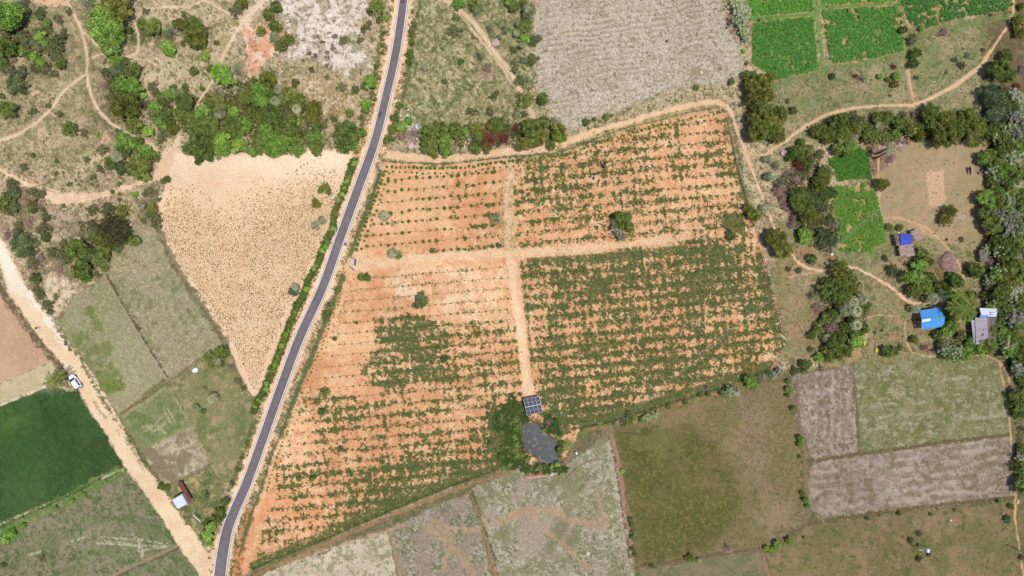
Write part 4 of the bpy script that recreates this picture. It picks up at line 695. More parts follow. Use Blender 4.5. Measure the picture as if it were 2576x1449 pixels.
def frond(m_v, m_f, m_c, base, az, L, rise, droop, w, nleaf, rs, col=(1, 1, 1), vshape=.25):
    d = np.array([math.cos(az), math.sin(az), 0]); p = np.array([-d[1], d[0], 0]); prev = None; N_ = 7; pts = []
    for i in range(N_ + 1):
        t = i / N_; pts.append(np.array(base) + d * L * (t - .12 * t * t) + np.array([0, 0, rise * L * t - droop * L * t * t]))
    for i in range(N_):   # rachis
        a, b = pts[i], pts[i + 1]; wd = .028 * L * (1 - .7 * i / N_) * .5; k = len(m_v); m_v += [a - p * wd, a + p * wd, b + p * wd, b - p * wd]; m_f.append((k, k + 1, k + 2, k + 3)); m_c += [np.array(col) * np.array([1.35, 1.3, 1.1])] * 4
    for i in range(nleaf):
        t = .12 + .86 * i / nleaf; j = min(int(t * N_), N_ - 1); f = t * N_ - j; q = pts[j] * (1 - f) + pts[j + 1] * f; tl = (pts[j + 1] - pts[j]); tl = tl / np.linalg.norm(tl)
        for sg in (-1, 1):
            ll = w * L * math.sin(math.pi * min(1, .15 + t * .8)) * (.8 + .3 * rs.rand()); dd = tl * .6 + p * sg * .8 + np.array([0, 0, vshape - .4 * rs.rand()]); dd /= np.linalg.norm(dd)
            e = q + dd * ll; k = len(m_v); ww = tl * (L / nleaf) * .33; m_v += [q - ww, q + ww, e + ww * .2]; m_v.append(e - ww * .2); m_f.append((k, k + 1, k + 2, k + 3)); g = .75 + .5 * rs.rand(); m_c += [np.array(col) * g] * 4
def fan(m_v, m_f, m_c, base, az, L, rise, rad, rs, col=(1, 1, 1), n=11):
    d = np.array([math.cos(az), math.sin(az), rise]); d /= np.linalg.norm(d); p = np.array([-math.sin(az), math.cos(az), 0]); c = np.array(base) + d * L * .5; k = len(m_v); wd = .02 * L
    m_v += [np.array(base) - p * wd, np.array(base) + p * wd, c + p * wd, c - p * wd]; m_f.append((k, k + 1, k + 2, k + 3)); m_c += [np.array(col) * 1.35] * 4
    dn = np.array([math.cos(az), math.sin(az), rise * .3 - .15])
    for i in range(n):
        a0 = (i - n / 2 + .15) / n * 3.6; a1 = (i - n / 2 + .85) / n * 3.6; am = (a0 + a1) / 2; r_ = rad * (.8 + .3 * rs.rand())
        f_ = lambda a_, r: c + (dn * math.cos(a_) + p * math.sin(a_)) * r + np.array([0, 0, -.12 * r])
        k = len(m_v); m_v += [c, f_(a0, r_ * .62), f_(am, r_), f_(a1, r_ * .62)]; m_f.append((k, k + 1, k + 2, k + 3)); g = .72 + .5 * rs.rand(); m_c += [np.array(col) * g] * 4
def proto_palm(key, name, kind, rs, R=2.0, H=3.0, dead=0):
    v, f, c = [], [], []; base = np.array([0, 0, H - .1])
    if kind == 'date':
        for i in range(24): frond(v, f, c, base, i * 2.4 + rs.rand() * .3, R * (.85 + .35 * rs.rand()) * (1 - .3 * i / 24.), .05 + 1.1 * (i / 24.) ** 1.5, .4 + .3 * rs.rand(), .15, 18, rs, col=np.ones(3) * (.55 + .8 * rs.rand()))
    elif kind == 'fan':
        for i in range(22): fan(v, f, c, base, i * 2.4 + rs.rand() * .4, R * (.85 + .35 * rs.rand()) * (1 - .35 * i / 22.), -.3 + 1.5 * (i / 22.) ** 1.3, R * .40, rs, n=8, col=np.ones(3) * (.5 + .85 * rs.rand()))
    elif kind == 'rosette':
        for i in range(15): frond(v, f, c, np.array([0, 0, .5]), i * 2.4 + rs.rand() * .4, R * (.8 + .35 * rs.rand()), .5 + .6 * (i / 20.), .5, .09, 14, rs)
    elif kind == 'dead':
        for i in range(26): fan(v, f, c, base, i * 2.4 + rs.rand() * .4, R * (.6 + .3 * rs.rand()), -.5 + .9 * (i / 26.), R * .34, rs, n=5)
    if dead:
        for i in range(dead): frond(v, f, c, base - np.array([0, 0, .2]), i * 2.4 + rs.rand() * .4, R * .75, -.25, .5, .2, 12, rs, col=(2.2, 1.25, 1.2))
    root = empty(name, (0, 0, 0)); mesh_np('crown', np.array(v), np.array(f), np.array(c), ML, root)
    m = MB(); hh = base[2] if kind != 'rosette' else .5; tr = .16 if kind != 'rosette' else .1
    m.tube([(0, 0, -.15), (0, 0, hh * .5), (0, 0, hh)], [tr * 1.3, tr, tr * 1.15], 8)
    for q in range(int(hh / .25)): m.tube([(0, 0, q * .25), (0, 0, q * .25 + .07)], [tr * 1.25, tr * 1.1], 8)
    m.build('trunk', MBARK, root, smooth=True); PRO.setdefault(key, []).append((root, R))
rs_ = np.random.RandomState(21)
for i in range(4): proto_tree('BL', 'broadleaf_tree', 3.5, 5.2, rs_, lumps=70, lr=.72, per=70, leaf=.26, ragged=.13, fl=.8)
for i in range(3): proto_tree('DL', 'dense_tree', 3.5, 5.4, rs_, lumps=70, lr=.66, per=70, leaf=.24, ragged=.12, fl=.85, shell=.62)
for i in range(3): proto_tree('BS', 'round_shrub', 1.5, 2.2, rs_, lumps=24, lr=.46, per=48, leaf=.20, ragged=.14)
for i in range(3): proto_tree('DS', 'dense_shrub', 1.5, 2.2, rs_, lumps=34, lr=.36, per=36, leaf=.18, ragged=.16)
for i in range(3): proto_tree('SS', 'scrub_bush', 1.8, 1.5, rs_, lumps=40, lr=.34, per=24, leaf=.17, ragged=.24, shell=.2)
for i in range(2): proto_tree('GG', 'thorn_bush', 2.5, 2.6, rs_, lumps=46, lr=.6, per=60, leaf=.13, aspect=5.0, ragged=.16, jit=.9, shell=.3)
for i in range(2): proto_tree('WW', 'pale_leaved_tree', 3.2, 5.0, rs_, lumps=80, lr=.42, per=34, leaf=.26, ragged=.2, shell=.35, jit=.4)
for i in range(2): proto_tree('XX', 'dry_bush', 1.8, 1.4, rs_, lumps=26, lr=.5, per=30, leaf=.07, aspect=8.0, ragged=.25, jit=1.2, shell=.1)
proto_tree('KK', 'flowering_tree', 4.2, 4.6, rs_, lumps=120, lr=.55, per=34, leaf=.17, aspect=3.0, ragged=.16, flower=.03, shell=.4)
for i in range(3): proto_palm('PF', 'fan_palm', 'fan', rs_, 1.8, 2.6)
for i in range(3): proto_palm('PD', 'date_palm', 'date', rs_, 2.0, 2.2)
proto_palm('PX', 'fan_palm', 'dead', rs_, 1.5, 1.0)
proto_palm('PK', 'date_palm', 'date', rs_, 1.5, 3.0, dead=20)
for i in range(3): proto_palm('FF', 'spiky_rosette_plant', 'rosette', rs_, 1.3, .6)
# type: proto small, proto large, colour choices, height factor, adjective, category, name
def boost(c, k=1.0): return tuple(np.minimum(A(*c) * k, .8))
TY = {
 'B': ('BS', 'BL', [(104, 138, 54), (98, 132, 50), (112, 144, 60)], 'bright green', 'tree', 'broadleaf tree'),
 'Y': ('BS', 'BL', [(118, 154, 60), (112, 148, 56), (128, 160, 68)], 'vivid lime green', 'bush', 'leafy bush'),
 'D': ('DS', 'DL', [(98, 116, 50), (90, 110, 48), (108, 122, 56)], 'dark green', 'tree', 'dense tree'),
 'O': ('DS', 'DL', [(102, 112, 44), (96, 104, 42), (112, 118, 50)], 'olive green', 'tree', 'dense tree'),
 'G': ('GG', 'GG', [(98, 114, 66), (90, 108, 58), (100, 116, 74)], 'feathery grey green', 'bush', 'thorn bush'),
 'S': ('SS', 'SS', [(102, 108, 64), (94, 106, 60), (108, 112, 72)], 'dull green', 'bush', 'scrub bush'),
 'W': ('WW', 'WW', [(154, 168, 110), (146, 160, 112), (160, 168, 128)], 'pale green', 'tree', 'loose tree'),
 'V': ('WW', 'WW', [(136, 138, 112), (128, 132, 104)], 'whitish grey', 'tree', 'loose tree'),
 'P': ('PF', 'PF', [(142, 148, 104), (132, 140, 96)], 'grey green', 'palm', 'fan palm'),
 'Q': ('PD', 'PD', [(116, 130, 84), (122, 134, 86)], 'grey green', 'palm', 'feather palm'),
 'F': ('FF', 'FF', [(104, 136, 66), (118, 142, 74)], 'dark green', 'plant', 'spiky rosette plant'),
 'X': ('XX', 'XX', [(160, 136, 118), (150, 130, 112)], 'dry grey brown', 'bush', 'leafless bush'),
 'R': ('XX', 'XX', [(128, 78, 58), (120, 72, 60)], 'dry reddish brown', 'bush', 'brush'),
 'K': ('KK', 'KK', [(72, 76, 44)], 'dark', 'tree', 'tree with yellow blossom'),
 'Z': ('PX', 'PX', [(196, 176, 162)], 'dried grey', 'palm', 'dead palm rosette'),
 'J': ('PK', 'PK', [(130, 146, 96)], 'green topped', 'palm', 'palm with dry brown skirt'),
}
LM = [(40, 45, 'in the top left corner'), (270, 70, 'beside the long footpath near the top left'), (110, 110, 'in the scrub left of the long footpath'), (30, 200, 'at the upper left edge'), (30, 275, 'at the left edge above the footpath'), (400, 80, 'inside the looping footpath'), (320, 190, 'in the tree row right of the long footpath'), (310, 270, 'in the tree row above the curved track'), (450, 250, 'left of the diagonal track'), (570, 190, 'beside the clay pit at the diagonal track'), (400, 330, 'between the two left tracks'), (540, 290, 'in the grove left part'), (620, 340, 'in the grove beside the sandy stubble field'), (700, 250, 'in the grove top'), (740, 300, 'in the grove right part'), (700, 100, 'at the white rock quarry'), (780, 330, 'between the grove and the asphalt road'), (875, 350, 'beside the road at the grove end'), (930, 205, 'beside the asphalt road near the quarry'), (950, 20, 'beside the asphalt road at the top'), (340, 400, 'in the clump inside the curved sandy track'), (1170, 20, 'at the top beside the thin diagonal path'), (1250, 80, 'in the palm cluster at the thin diagonal path'), (1335, 60, 'along the left rim of the grey ploughed field'), (1320, 200, 'below the thin diagonal path'), (1070, 170, 'alone on the grass right of the asphalt road'), (1110, 350, 'in the tree row above the plantation track'), (1250, 340, 'in the brown brush above the plantation track'), (1400, 320, 'below the grey ploughed field corner'), (1860, 40, 'between the ploughed field and the green crops'), (1910, 240, 'in the tall tree row east of the ploughed field'), (1915, 310, 'at the lower end of the tall tree row'), (1870, 110, 'at the left rim of the green crops'), (2180, 200, 'on the grass below the green crops'), (2290, 110, 'at the right end of the green crops'), (2540, 150, 'at the upper right edge'), (2500, 220, 'in the dark wood at the upper right'), (2120, 310, 'in the tree belt below the sweeping footpath, left part'), (2230, 310, 'in the tree belt below the sweeping footpath, middle'), (2360, 310, 'in the tree belt below the sweeping footpath, right part'), (1940, 400, 'in the palm group east of the plantation'), (2020, 400, 'in the brush left of the small green plot'), (2060, 470, 'left of the patchy green plot'), (2030, 560, 'in the thicket below the palm group'), (1960, 610, 'at the east path by the plantation'), (1895, 540, 'at the plantation east corner'), (2215, 460, 'beside the patchy green plot'), (2385, 545, 'alone on the bare brown yard'), (2320, 700, 'below the thatched shelters'), (2400, 715, 'above the blue roofed house, by the brush pile'), (2110, 700, 'at the bend of the east path'), (2130, 780, 'in the palm thicket west of the blue house'), (2160, 860, 'beside the yellow tarp'), (2060, 900, 'above the grey brown plot'), (2280, 780, 'at the blue roofed house'), (2400, 790, 'between the two houses'), (2420, 880, 'in front of the grey roofed house'), (2550, 420, 'in the right edge wood beside the bare yard'), (2550, 560, 'in the right edge wood beside the huts'), (2550, 690, 'in the right edge wood above the houses'), (2550, 820, 'in the right edge wood beside the grey roof'), (2560, 1000, 'at the right edge beside the streaked field'), (2560, 1180, 'at the lower right edge'), (250, 580, 'on the scrub below the curved sandy track'), (50, 610, 'beside the dirt road at the left edge'), (60, 500, 'at the left edge below the sandy track'), (200, 670, 'in the bushes above the left pastures'), (380, 500, 'beside the sandy stubble field corner'), (120, 740, 'along the dirt road verge'), (140, 960, 'beside the parked white car'), (548, 898, 'at the left rim of the stubble field'), (530, 1000, 'on the narrow green brown pasture'), (530, 1330, 'at the road fork bottom left'), (805, 490, 'inside the sandy stubble field'), (805, 560, 'in the hedge beside the stubble field'), (740, 730, 'at the lower hedge by the stubble field'), (967, 543, 'in the upper left plantation quarter'), (1246, 550, 'beside the plantation cross track'), (990, 640, 'at the bottom of the upper left quarter'), (915, 700, 'by the blue gates'), (1060, 755, 'in the lower left plantation quarter'), (1115, 905, 'in the weedy patch of the lower left quarter'), (815, 990, 'near the road in the lower left quarter'), (1565, 570, 'alone in the upper right plantation quarter'), (1420, 1100, 'east of the pond'), (1300, 1110, 'west of the pond'), (1400, 1165, 'on the south bank of the pond'), (1600, 1045, 'on the bank along the plantation south fence'), (1800, 990, 'on the bank near the southeast plantation corner'), (1930, 950, 'on the bank at the southeast plantation corner'), (1985, 1000, 'between the olive pasture and the grey brown plot'), (2020, 1250, 'on the bank beside the long streaked field'), (1570, 1250, 'between the grey field and the olive pasture'), (1750, 1400, 'on the bottom bank'), (1935, 1375, 'at the dark ditch bottom right'), (2450, 1300, 'on the bottom right pasture')]
placed = []
def put(X, Y, r, t, src=None):
    small, large, cols, adj, cat, kind = TY[t]
    Rm = r * S; key = large if Rm > 2.3 else small
    p = random.choice(PRO[key]); root, R0 = p
    s = Rm / R0
    hk = {'BL': 5.2, 'DL': 5.4, 'BS': 2.2, 'DS': 2.2, 'SS': 1.5, 'GG': 2.6, 'WW': 5.0, 'XX': 1.4, 'KK': 4.6, 'PF': 2.6, 'PD': 2.2, 'PX': 1., 'PK': 3.0, 'FF': .8}[key] * s
    if id(root) not in PROTO_USED: o = root; PROTO_USED.add(id(root))
    else: o = copy_tree(root)
    o.location = gp(X, Y, hk * .65); o.location.z = hgt_m(o.location.x, o.location.y) - .03
    o.rotation_euler = (0, 0, random.random() * 6.28)
    # keep base dims so originals can still be copied before scaling
    o.scale = (s * random.uniform(.92, 1.08), s * random.uniform(.92, 1.08), s * random.uniform(.9, 1.1))
    o.name = {'Y': {'BS': 'lime_shrub', 'BL': 'lime_tree'}, 'O': {'DS': 'olive_shrub', 'DL': 'olive_tree'}, 'V': {'WW': 'whitish_tree'}, 'R': {'XX': 'red_brush'}}.get(t, {}).get(key, o.name.split('.')[0])
    c = A(*random.choice(cols)) * np.array([1.08, .96, 1.12]) * FOL * random.uniform(.88, 1.12)
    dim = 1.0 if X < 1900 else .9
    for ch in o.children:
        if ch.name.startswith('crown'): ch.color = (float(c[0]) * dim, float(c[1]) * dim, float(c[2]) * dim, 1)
    placed.append([o, X, Y, r, t, adj, cat, kind]); return o
FOL = 1.72
TREES = {
(0, 0): "60 150 170 B;120 210 110 B;220 80 95 G;470 270 78 S;470 235 45 B;590 190 60 S;400 130 75 S;240 400 90 S;215 510 55 Y;60 470 105 D;20 640 60 D;370 490 90 S;580 430 110 S;455 440 38 Y;345 570 58 Y;410 640 50 Y;605 640 62 D;160 840 115 G;215 720 60 G;10 960 35 D;65 1100 95 D;690 1290 75 D;330 1120 50 S;975 1345 28 Y;420 670 80 S;540 740 50 S;900 20 95 Q;1150 70 165 O;1050 230 175 B;1150 300 110 B;1110 450 115 B;1185 410 75 S;1300 300 40 D;1420 235 55 D;1530 260 88 D;1700 315 100 Q;1790 240 62 O;1930 260 105 D;1970 370 115 O;2060 300 65 S;1690 480 75 Y;1720 530 50 Y;2030 460 45 Y;2060 560 55 Y;1945 710 52 D;2120 690 50 D;2230 740 95 Y;2290 800 80 Y;2395 700 78 Q;1160 600 70 Y;1250 620 65 S;1330 710 90 D;1180 720 80 G;1060 720 58 S;1045 850 50 X;1210 840 90 B;1320 880 105 B;1430 960 38 Y;1260 1060 150 O;1330 1150 80 O;1520 860 55 S;1560 920 55 S;1780 930 65 Q;1740 880 40 D;1860 880 42 D;1860 1020 105 D;1850 1120 68 D;1640 1040 85 S;1560 1140 100 S;1690 1180 78 D;1355 1265 85 D;1660 1255 45 Y;1490 1325 58 Y;1740 1290 62 O;1620 1400 65 S;1250 1430 95 B;1380 1430 70 D;1900 1240 95 D;2060 1100 58 Y;2190 1040 100 D;2220 1150 72 P;2350 1120 58 Y;2110 1260 100 D;2240 1400 90 Y;2470 1260 75 B;2480 990 65 O;2230 955 55 P;2460 1420 58 P;2330 1270 100 D;2000 1370 105 D;2120 1370 80 D;2020 1260 70 B;2360 1210 80 D;2400 1350 75 B;1200 1330 50 S;120 600 50 X;60 330 80 S;560 560 70 S;640 330 50 S;690 120 45 S;1440 1060 60 S;1100 980 50 S;1970 720 30 S;840 1330 55 S;600 1150 45 S;2540 1150 70 D;2180 430 40 S;2210 830 30 S;2030 890 30 D;1850 150 40 S;1840 440 40 S;1460 110 45 S;2380 90 80 S;2440 30 70 O;480 1060 40 S;2560 1000 50 B",
(1, 0): "120 150 60 D;200 60 65 D;190 270 75 D;195 375 72 P;250 440 75 D;320 390 60 O;50 310 50 D;1220 60 85 D;1150 120 50 S;1230 200 30 D;1310 175 28 Y;1150 835 72 Y;1100 860 60 S;1205 770 38 D;120 800 95 O;40 900 85 B;230 910 62 P;205 1030 75 P;60 1020 85 B;330 940 80 D;395 830 45 D;420 1110 70 P;580 1090 95 O;560 1180 70 O;430 1020 65 D;400 1200 65 Y;150 1150 115 D;300 1280 125 D;100 1300 78 B;40 1200 65 D;130 1400 85 B;270 1410 85 B;30 1400 80 D;530 1330 65 S;550 1390 60 B;920 1340 125 D;960 1420 70 B;1060 1330 55 D;400 1420 65 D;200 1250 60 D;680 1250 70 S;780 1200 45 S;940 1140 45 D;1110 1040 50 Y;1100 1100 45 B;1060 1180 40 S;1200 1000 30 S;2040 30 68 B;2190 40 58 D;2290 60 65 Q;2225 130 55 Q;2370 270 68 Q;2440 230 58 Q;2530 290 75 Q;2385 345 52 Q;2460 370 52 Q;2410 430 58 Z;2290 545 72 J;1715 680 60 J;2540 15 48 B;1850 1300 95 D;1740 1350 100 D;1900 1400 75 B;2110 1330 45 Y;2020 1330 78 D;2170 1380 48 X;2240 1310 58 O;2430 1245 85 D;2330 1400 115 R;2490 1390 75 R;2400 960 55 S;2160 1120 60 S;2350 1120 60 S;1560 320 45 S;1570 430 35 D;1550 540 50 D;1540 620 35 D;1590 250 40 S;1500 750 30 S;1440 1060 40 D;1400 1180 45 D;1470 1280 60 Y;1370 1300 50 D;1330 1400 50 D;1530 1220 45 Y;1280 450 26 D;1270 530 24 D;1210 660 32 D;1200 600 20 Y;1290 330 30 S;1120 260 60 S;1080 300 45 S;1050 400 40 S;880 400 60 S;870 880 60 S;1000 900 60 S;720 780 30 S;560 700 40 S;1990 300 80 S;1990 180 20 D;1280 400 18 S;1380 1400 40 S;830 1260 50 S;2060 620 35 D;2330 680 60 X;1900 820 40 S;1470 1360 60 X;1610 1340 50 X",
(2, 0): "180 120 92 P;120 30 48 D;70 240 50 P;50 340 50 P;130 390 55 Y;240 390 68 S;110 460 48 P;125 600 45 P;130 785 68 Q;75 1100 55 Q;50 1170 55 Q;310 1000 72 D;190 1290 105 D;60 1290 65 R;445 1230 70 P;470 1320 90 O;500 1380 60 B;350 1240 38 Y;1860 880 32 D;2210 820 38 D;2280 50 90 W;2300 130 80 W;2290 200 85 W;2350 100 70 W;2330 300 60 W;2350 390 42 W;2335 510 26 Y;2390 770 75 D;2470 850 115 O;2450 960 105 O;2480 1060 80 D;2470 1190 110 O;2470 1320 110 O;2560 940 85 O;2560 1120 90 D;2360 640 28 S;750 1230 45 D;950 1175 38 D;1000 1160 20 D;830 1200 24 D;1560 410 16 D;20 60 60 D;20 700 50 S;2300 860 20 X;2490 200 16 D;2350 1190 30 X;2560 1300 100 D;2260 1180 20 X;180 1020 40 S;90 960 50 S;150 240 60 D;30 620 50 S;20 500 50 S",
(3, 0): "30 780 55 O;110 1150 100 O;60 1260 115 O;100 1360 90 O;20 960 55 O;650 765 40 G;880 765 36 R;970 790 52 Q;1130 765 33 Y;1265 670 36 R;1300 760 45 Y;1280 840 42 O;1210 800 30 O;250 1110 48 G;1230 960 22 S;1450 390 75 S;1490 540 65 D;1470 640 55 D;1770 310 55 X;1370 300 45 D;1550 280 35 Y;2530 210 80 O;2550 320 65 O;2390 560 70 D;2330 700 110 D;2430 750 75 D;2560 60 45 O;2500 880 60 R;2240 950 125 G;2370 1010 140 G;2300 1150 120 G;2490 1180 95 V;2530 1320 110 V;2430 1300 80 W;2480 1420 70 W;880 1190 85 G;700 1240 90 D;500 1320 75 O;600 1330 75 D;760 1300 65 B;890 1300 62 P;860 1380 60 P;730 1410 55 P;1010 1340 75 D;1110 1280 65 P;1200 1180 75 D;1190 1380 58 D;1320 1260 58 P;1280 1350 60 B;1430 1290 85 O;1520 1370 65 O;1640 1140 95 D;1790 1210 100 O;1670 1260 85 D;1760 1370 120 O;2010 1180 100 O;2060 1310 110 O;1920 1280 95 D;2130 1260 75 D;1370 1150 48 S;330 1430 48 D;1100 1180 60 D;1470 1150 55 X;820 100 25 Y;1350 140 25 Y;1360 220 22 Y;2240 150 18 G;1890 600 40 S;2010 560 40 S;1800 730 25 S;1500 780 30 S;2170 500 30 S;1950 650 50 S;2200 770 25 S;930 170 16 Y;470 200 14 W;520 420 16 W;200 1020 30 S;2250 1330 70 D;2560 700 60 X",
(0, 1): "1185 125 82 P;1400 225 125 D;1440 70 85 B;1250 50 85 D;1110 195 72 D;1235 250 75 G;1370 320 50 Y;1450 330 50 Y;1550 120 58 D;330 110 30 D;240 240 48 S;700 400 34 S;1680 355 40 D;1640 380 40 S;1350 505 34 Y;1440 620 50 P;1540 650 48 O;1230 670 58 O;1080 650 95 S;1490 470 58 S;1120 860 165 K;1240 920 100 K;1000 960 85 O;1060 1040 75 O;960 900 70 S;930 660 70 S;760 1060 110 D;850 1110 100 G;640 1120 95 S;820 1270 105 D;850 1330 60 B;1010 1160 75 D;1070 1200 55 Q;215 1010 130 G;430 840 75 S;330 665 45 D;60 540 58 D;20 620 70 D;120 480 70 S;140 650 70 S;110 400 75 S;320 1200 75 S;350 1350 58 D;70 920 55 X;290 800 48 X;590 1270 48 X;640 1000 50 S;530 1080 50 S;2030 60 120 D;1900 50 70 D;2000 160 48 D;2220 50 85 Y;2120 20 80 D;2400 20 90 Y;2540 70 58 B;2320 20 60 D;400 1140 60 X;180 820 60 S;640 620 30 S;1600 560 30 S;1560 480 35 S;200 980 40 G;500 850 40 S;1200 500 20 S;560 170 30 S;870 160 40 S;1030 60 60 S;560 300 30 S;1620 840 20 S;1200 400 30 S;1590 150 40 S;1460 500 30 D;1200 560 30 S;700 1180 30 D;310 1130 40 D;1000 250 50 S;940 330 40 S;1130 480 22 D",
(1, 1): "40 20 85 D;170 50 85 B;290 40 80 B;420 60 75 B;600 40 85 D;880 20 80 D;960 20 55 B;700 430 48 D;660 460 42 D;730 480 38 G;610 600 50 O;590 570 28 D;600 820 58 P;670 770 58 P;820 560 42 P;1295 725 70 P;1355 700 30 D;2420 750 86 Q;1380 1100 70 P;1430 1120 40 D;1050 1340 40 D;1110 1345 48 D;1560 20 42 Z;1790 90 58 D;1900 50 80 B;1740 20 95 D;980 165 22 D;400 1440 50 P;1010 80 28 D;2320 80 40 S;2400 280 22 D;1780 1070 32 G;2440 1020 30 G;2290 830 30 D",
(1, 2): "390 30 62 G;1660 90 58 G;1640 160 58 G;1700 130 40 D;710 270 48 D;1890 720 42 G;690 1050 50 D;660 1250 38 D;1015 350 22 D;790 510 26 D;820 20 40 D;730 170 28 D;600 600 30 S",
(2, 1): "1110 770 105 D;1060 730 60 D;1180 830 65 D;1060 850 72 V;1100 930 58 V;2380 650 50 O;2440 720 75 O;2540 650 58 P;2560 150 48 P;2570 330 48 P;2200 920 60 G",
(3, 1): "90 210 68 Q;30 150 58 P;40 325 68 P;160 90 45 Z;300 70 88 D;380 60 75 O;220 130 50 D;150 380 85 S;405 180 28 X;330 210 85 R;400 260 60 X;560 340 85 O;490 370 55 D;620 490 78 G;430 550 115 G;300 590 95 D;560 550 70 D;110 470 95 X;400 700 105 O;500 720 75 S;270 800 75 X;370 930 82 Y;640 950 80 G;560 1000 60 G;630 780 55 G;90 960 120 O;150 1060 100 O;450 1150 62 D;10 610 36 P;210 1260 38 S;310 1270 40 S;720 1250 90 O;790 1330 80 O;740 1380 85 D;640 1410 80 D;790 60 72 B;700 60 70 D;840 20 58 B;1150 400 75 O;1830 680 70 O;1790 760 65 O;1560 1130 75 D;1520 1220 85 B;1400 1340 75 B;1490 1340 80 B;1560 1400 90 D;1900 1390 85 D;1850 1330 50 B;2010 1290 55 S;2100 1280 90 D;1490 1040 22 Y;1640 1330 50 D;1230 840 40 D;1330 840 35 D;2480 130 110 W;2380 230 80 W;2300 300 65 B;2440 300 85 D;2470 400 85 P;2330 520 82 B;2440 560 95 W;2300 700 95 V;2400 740 110 V;2500 720 90 V;2420 860 110 V;2520 880 90 W;2300 1000 90 D;2420 1040 105 D;2530 1000 85 B;2350 1130 75 D;2240 1180 60 X;2420 1160 65 F;2500 1250 105 D;2330 1310 90 B;2430 1380 95 O;2560 1420 78 W;2440 40 78 D;2560 600 90 D;2220 440 30 X;1250 1270 60 G;1180 1150 40 S;1950 960 35 S;1800 960 20 S;820 1060 20 S;700 860 30 S;360 540 80 D;240 480 60 G;420 600 70 G;520 620 60 S;520 100 60 S;230 640 60 X;340 640 60 D;360 760 70 S;560 780 50 S;480 440 70 S;560 460 60 G;260 560 60 D;160 560 60 X",
(3, 2): "470 80 68 Q;600 30 95 D;700 60 105 D;790 100 75 O;840 140 80 P;930 120 78 P;760 220 85 P;870 230 85 P;670 290 78 Q;870 370 72 P;790 400 60 D;500 200 70 X;620 410 85 X;500 430 55 D;580 500 58 P;440 480 45 D;520 700 52 Y;680 560 95 D;710 650 72 O;800 640 58 D;900 530 80 Y;920 560 50 O;1200 650 70 D;1280 640 50 D;270 820 50 S;380 770 65 D;1470 210 62 P;1480 20 85 O;1640 110 78 P;1740 80 75 P;1620 30 60 D;1840 380 75 B;1800 430 65 B;1710 470 55 D;1950 490 55 D;1790 630 80 W;1880 640 90 W;1980 650 85 B;1750 570 60 D;2150 610 85 Y;2060 630 55 D;2200 600 50 X;2340 60 110 D;2330 170 80 D;2480 60 100 W;2400 230 95 D;2480 300 110 V;2360 470 90 B;2450 530 90 D;2420 640 90 B;2540 700 80 D;2520 840 70 V;2500 1080 75 D;2540 1250 75 D;2560 940 55 D;205 940 32 B;210 1020 38 B;195 1080 26 D;255 1210 36 D;1480 520 48 D;120 840 48 W;60 880 45 W;20 860 40 D;140 850 30 D;1400 1000 10 S;1900 720 30 B;480 360 40 S;560 330 50 D;640 480 50 D;600 620 60 D;620 700 60 D;760 500 50 D;430 620 40 S;2460 1180 50 D;2560 1100 50 B;1150 430 20 S;1080 450 20 S;250 860 28 S;530 800 26 S;1330 610 40 S;350 830 40 S;2560 540 60 D;1580 600 40 X",
(2, 2): "1440 1280 50 W;1370 1310 50 W;1320 1320 40 B;1200 1300 50 D;1140 1360 45 D;1230 1340 30 W;2400 940 70 B;2440 990 45 B;2200 1040 70 W;2270 1050 40 W;2130 1060 45 D;2490 920 45 V;1830 1120 45 F;890 1380 55 F;980 1390 40 F;740 1430 45 F;1970 1000 38 X;370 1350 42 X;50 1410 48 F;1580 1200 30 D;1980 1070 30 D;2340 900 30 D;1750 1150 28 D;1900 1080 26 D;2540 880 26 W;1590 1180 24 F;1030 1370 24 D;400 1400 36 G;330 1420 26 D",
(2, 3): "50 130 48 F;60 240 50 F;125 240 42 F;30 50 45 F;470 60 55 F;570 100 62 F;730 15 55 F;590 140 42 F;480 190 42 D;500 110 30 D;150 270 35 D;400 350 26 Y;460 330 30 Y;330 350 28 D;1110 395 26 Y;1185 880 32 G;1210 940 32 D;1225 1060 38 D;1205 1010 22 D;1210 1180 28 D;1240 1240 30 D;1800 1280 48 D;1760 1270 30 D;1880 1290 26 W;2560 1170 32 Y;1410 1350 34 S;1340 1330 20 S;2150 1140 22 S;280 350 26 D",
(3, 3): "320 60 38 B;320 120 34 B;325 250 24 D;355 620 32 D;380 680 38 B;400 740 30 B;90 1130 42 Y;25 1190 40 Y;215 1090 42 Y;370 1065 20 Y;2560 330 75 D;2560 470 70 D;2560 180 60 D;2410 880 42 G;1530 1030 42 S;1440 1100 45 S;1520 1280 40 S;1000 870 24 G;1320 820 26 D;1640 830 24 S;1880 790 22 S;2340 700 34 Y;2450 750 32 D;1620 1240 26 S;2560 1260 40 S;1700 770 16 S;1120 840 18 S",
(0, 2): "2190 660 70 D;2250 640 60 D;2110 700 65 D;2130 770 40 D;2220 770 45 D;2190 725 62 P;2150 1110 75 P;1980 1210 46 P;2330 800 42 X;2400 940 50 S;400 60 65 S;470 170 65 S;500 230 50 S;560 90 40 S;360 10 50 S;2040 1240 30 D;2060 1000 24 S;660 560 30 S;2450 1010 36 S;700 620 24 S;1400 410 22 S",
(0, 3): "2120 960 60 Y;2090 1040 60 Y;2110 1110 45 Y;2170 880 45 D;2200 800 48 D;2040 1060 36 D;2290 690 36 D;2340 520 36 S;2400 380 36 S;2430 260 30 S;2480 120 30 S;2080 640 40 S;1620 550 40 D;1680 560 32 D;30 1340 40 S;1200 360 30 D;100 1030 50 Y;40 1080 45 Y;720 700 30 Y;560 760 26 B;240 940 30 B;840 630 28 Y;1060 500 24 B",
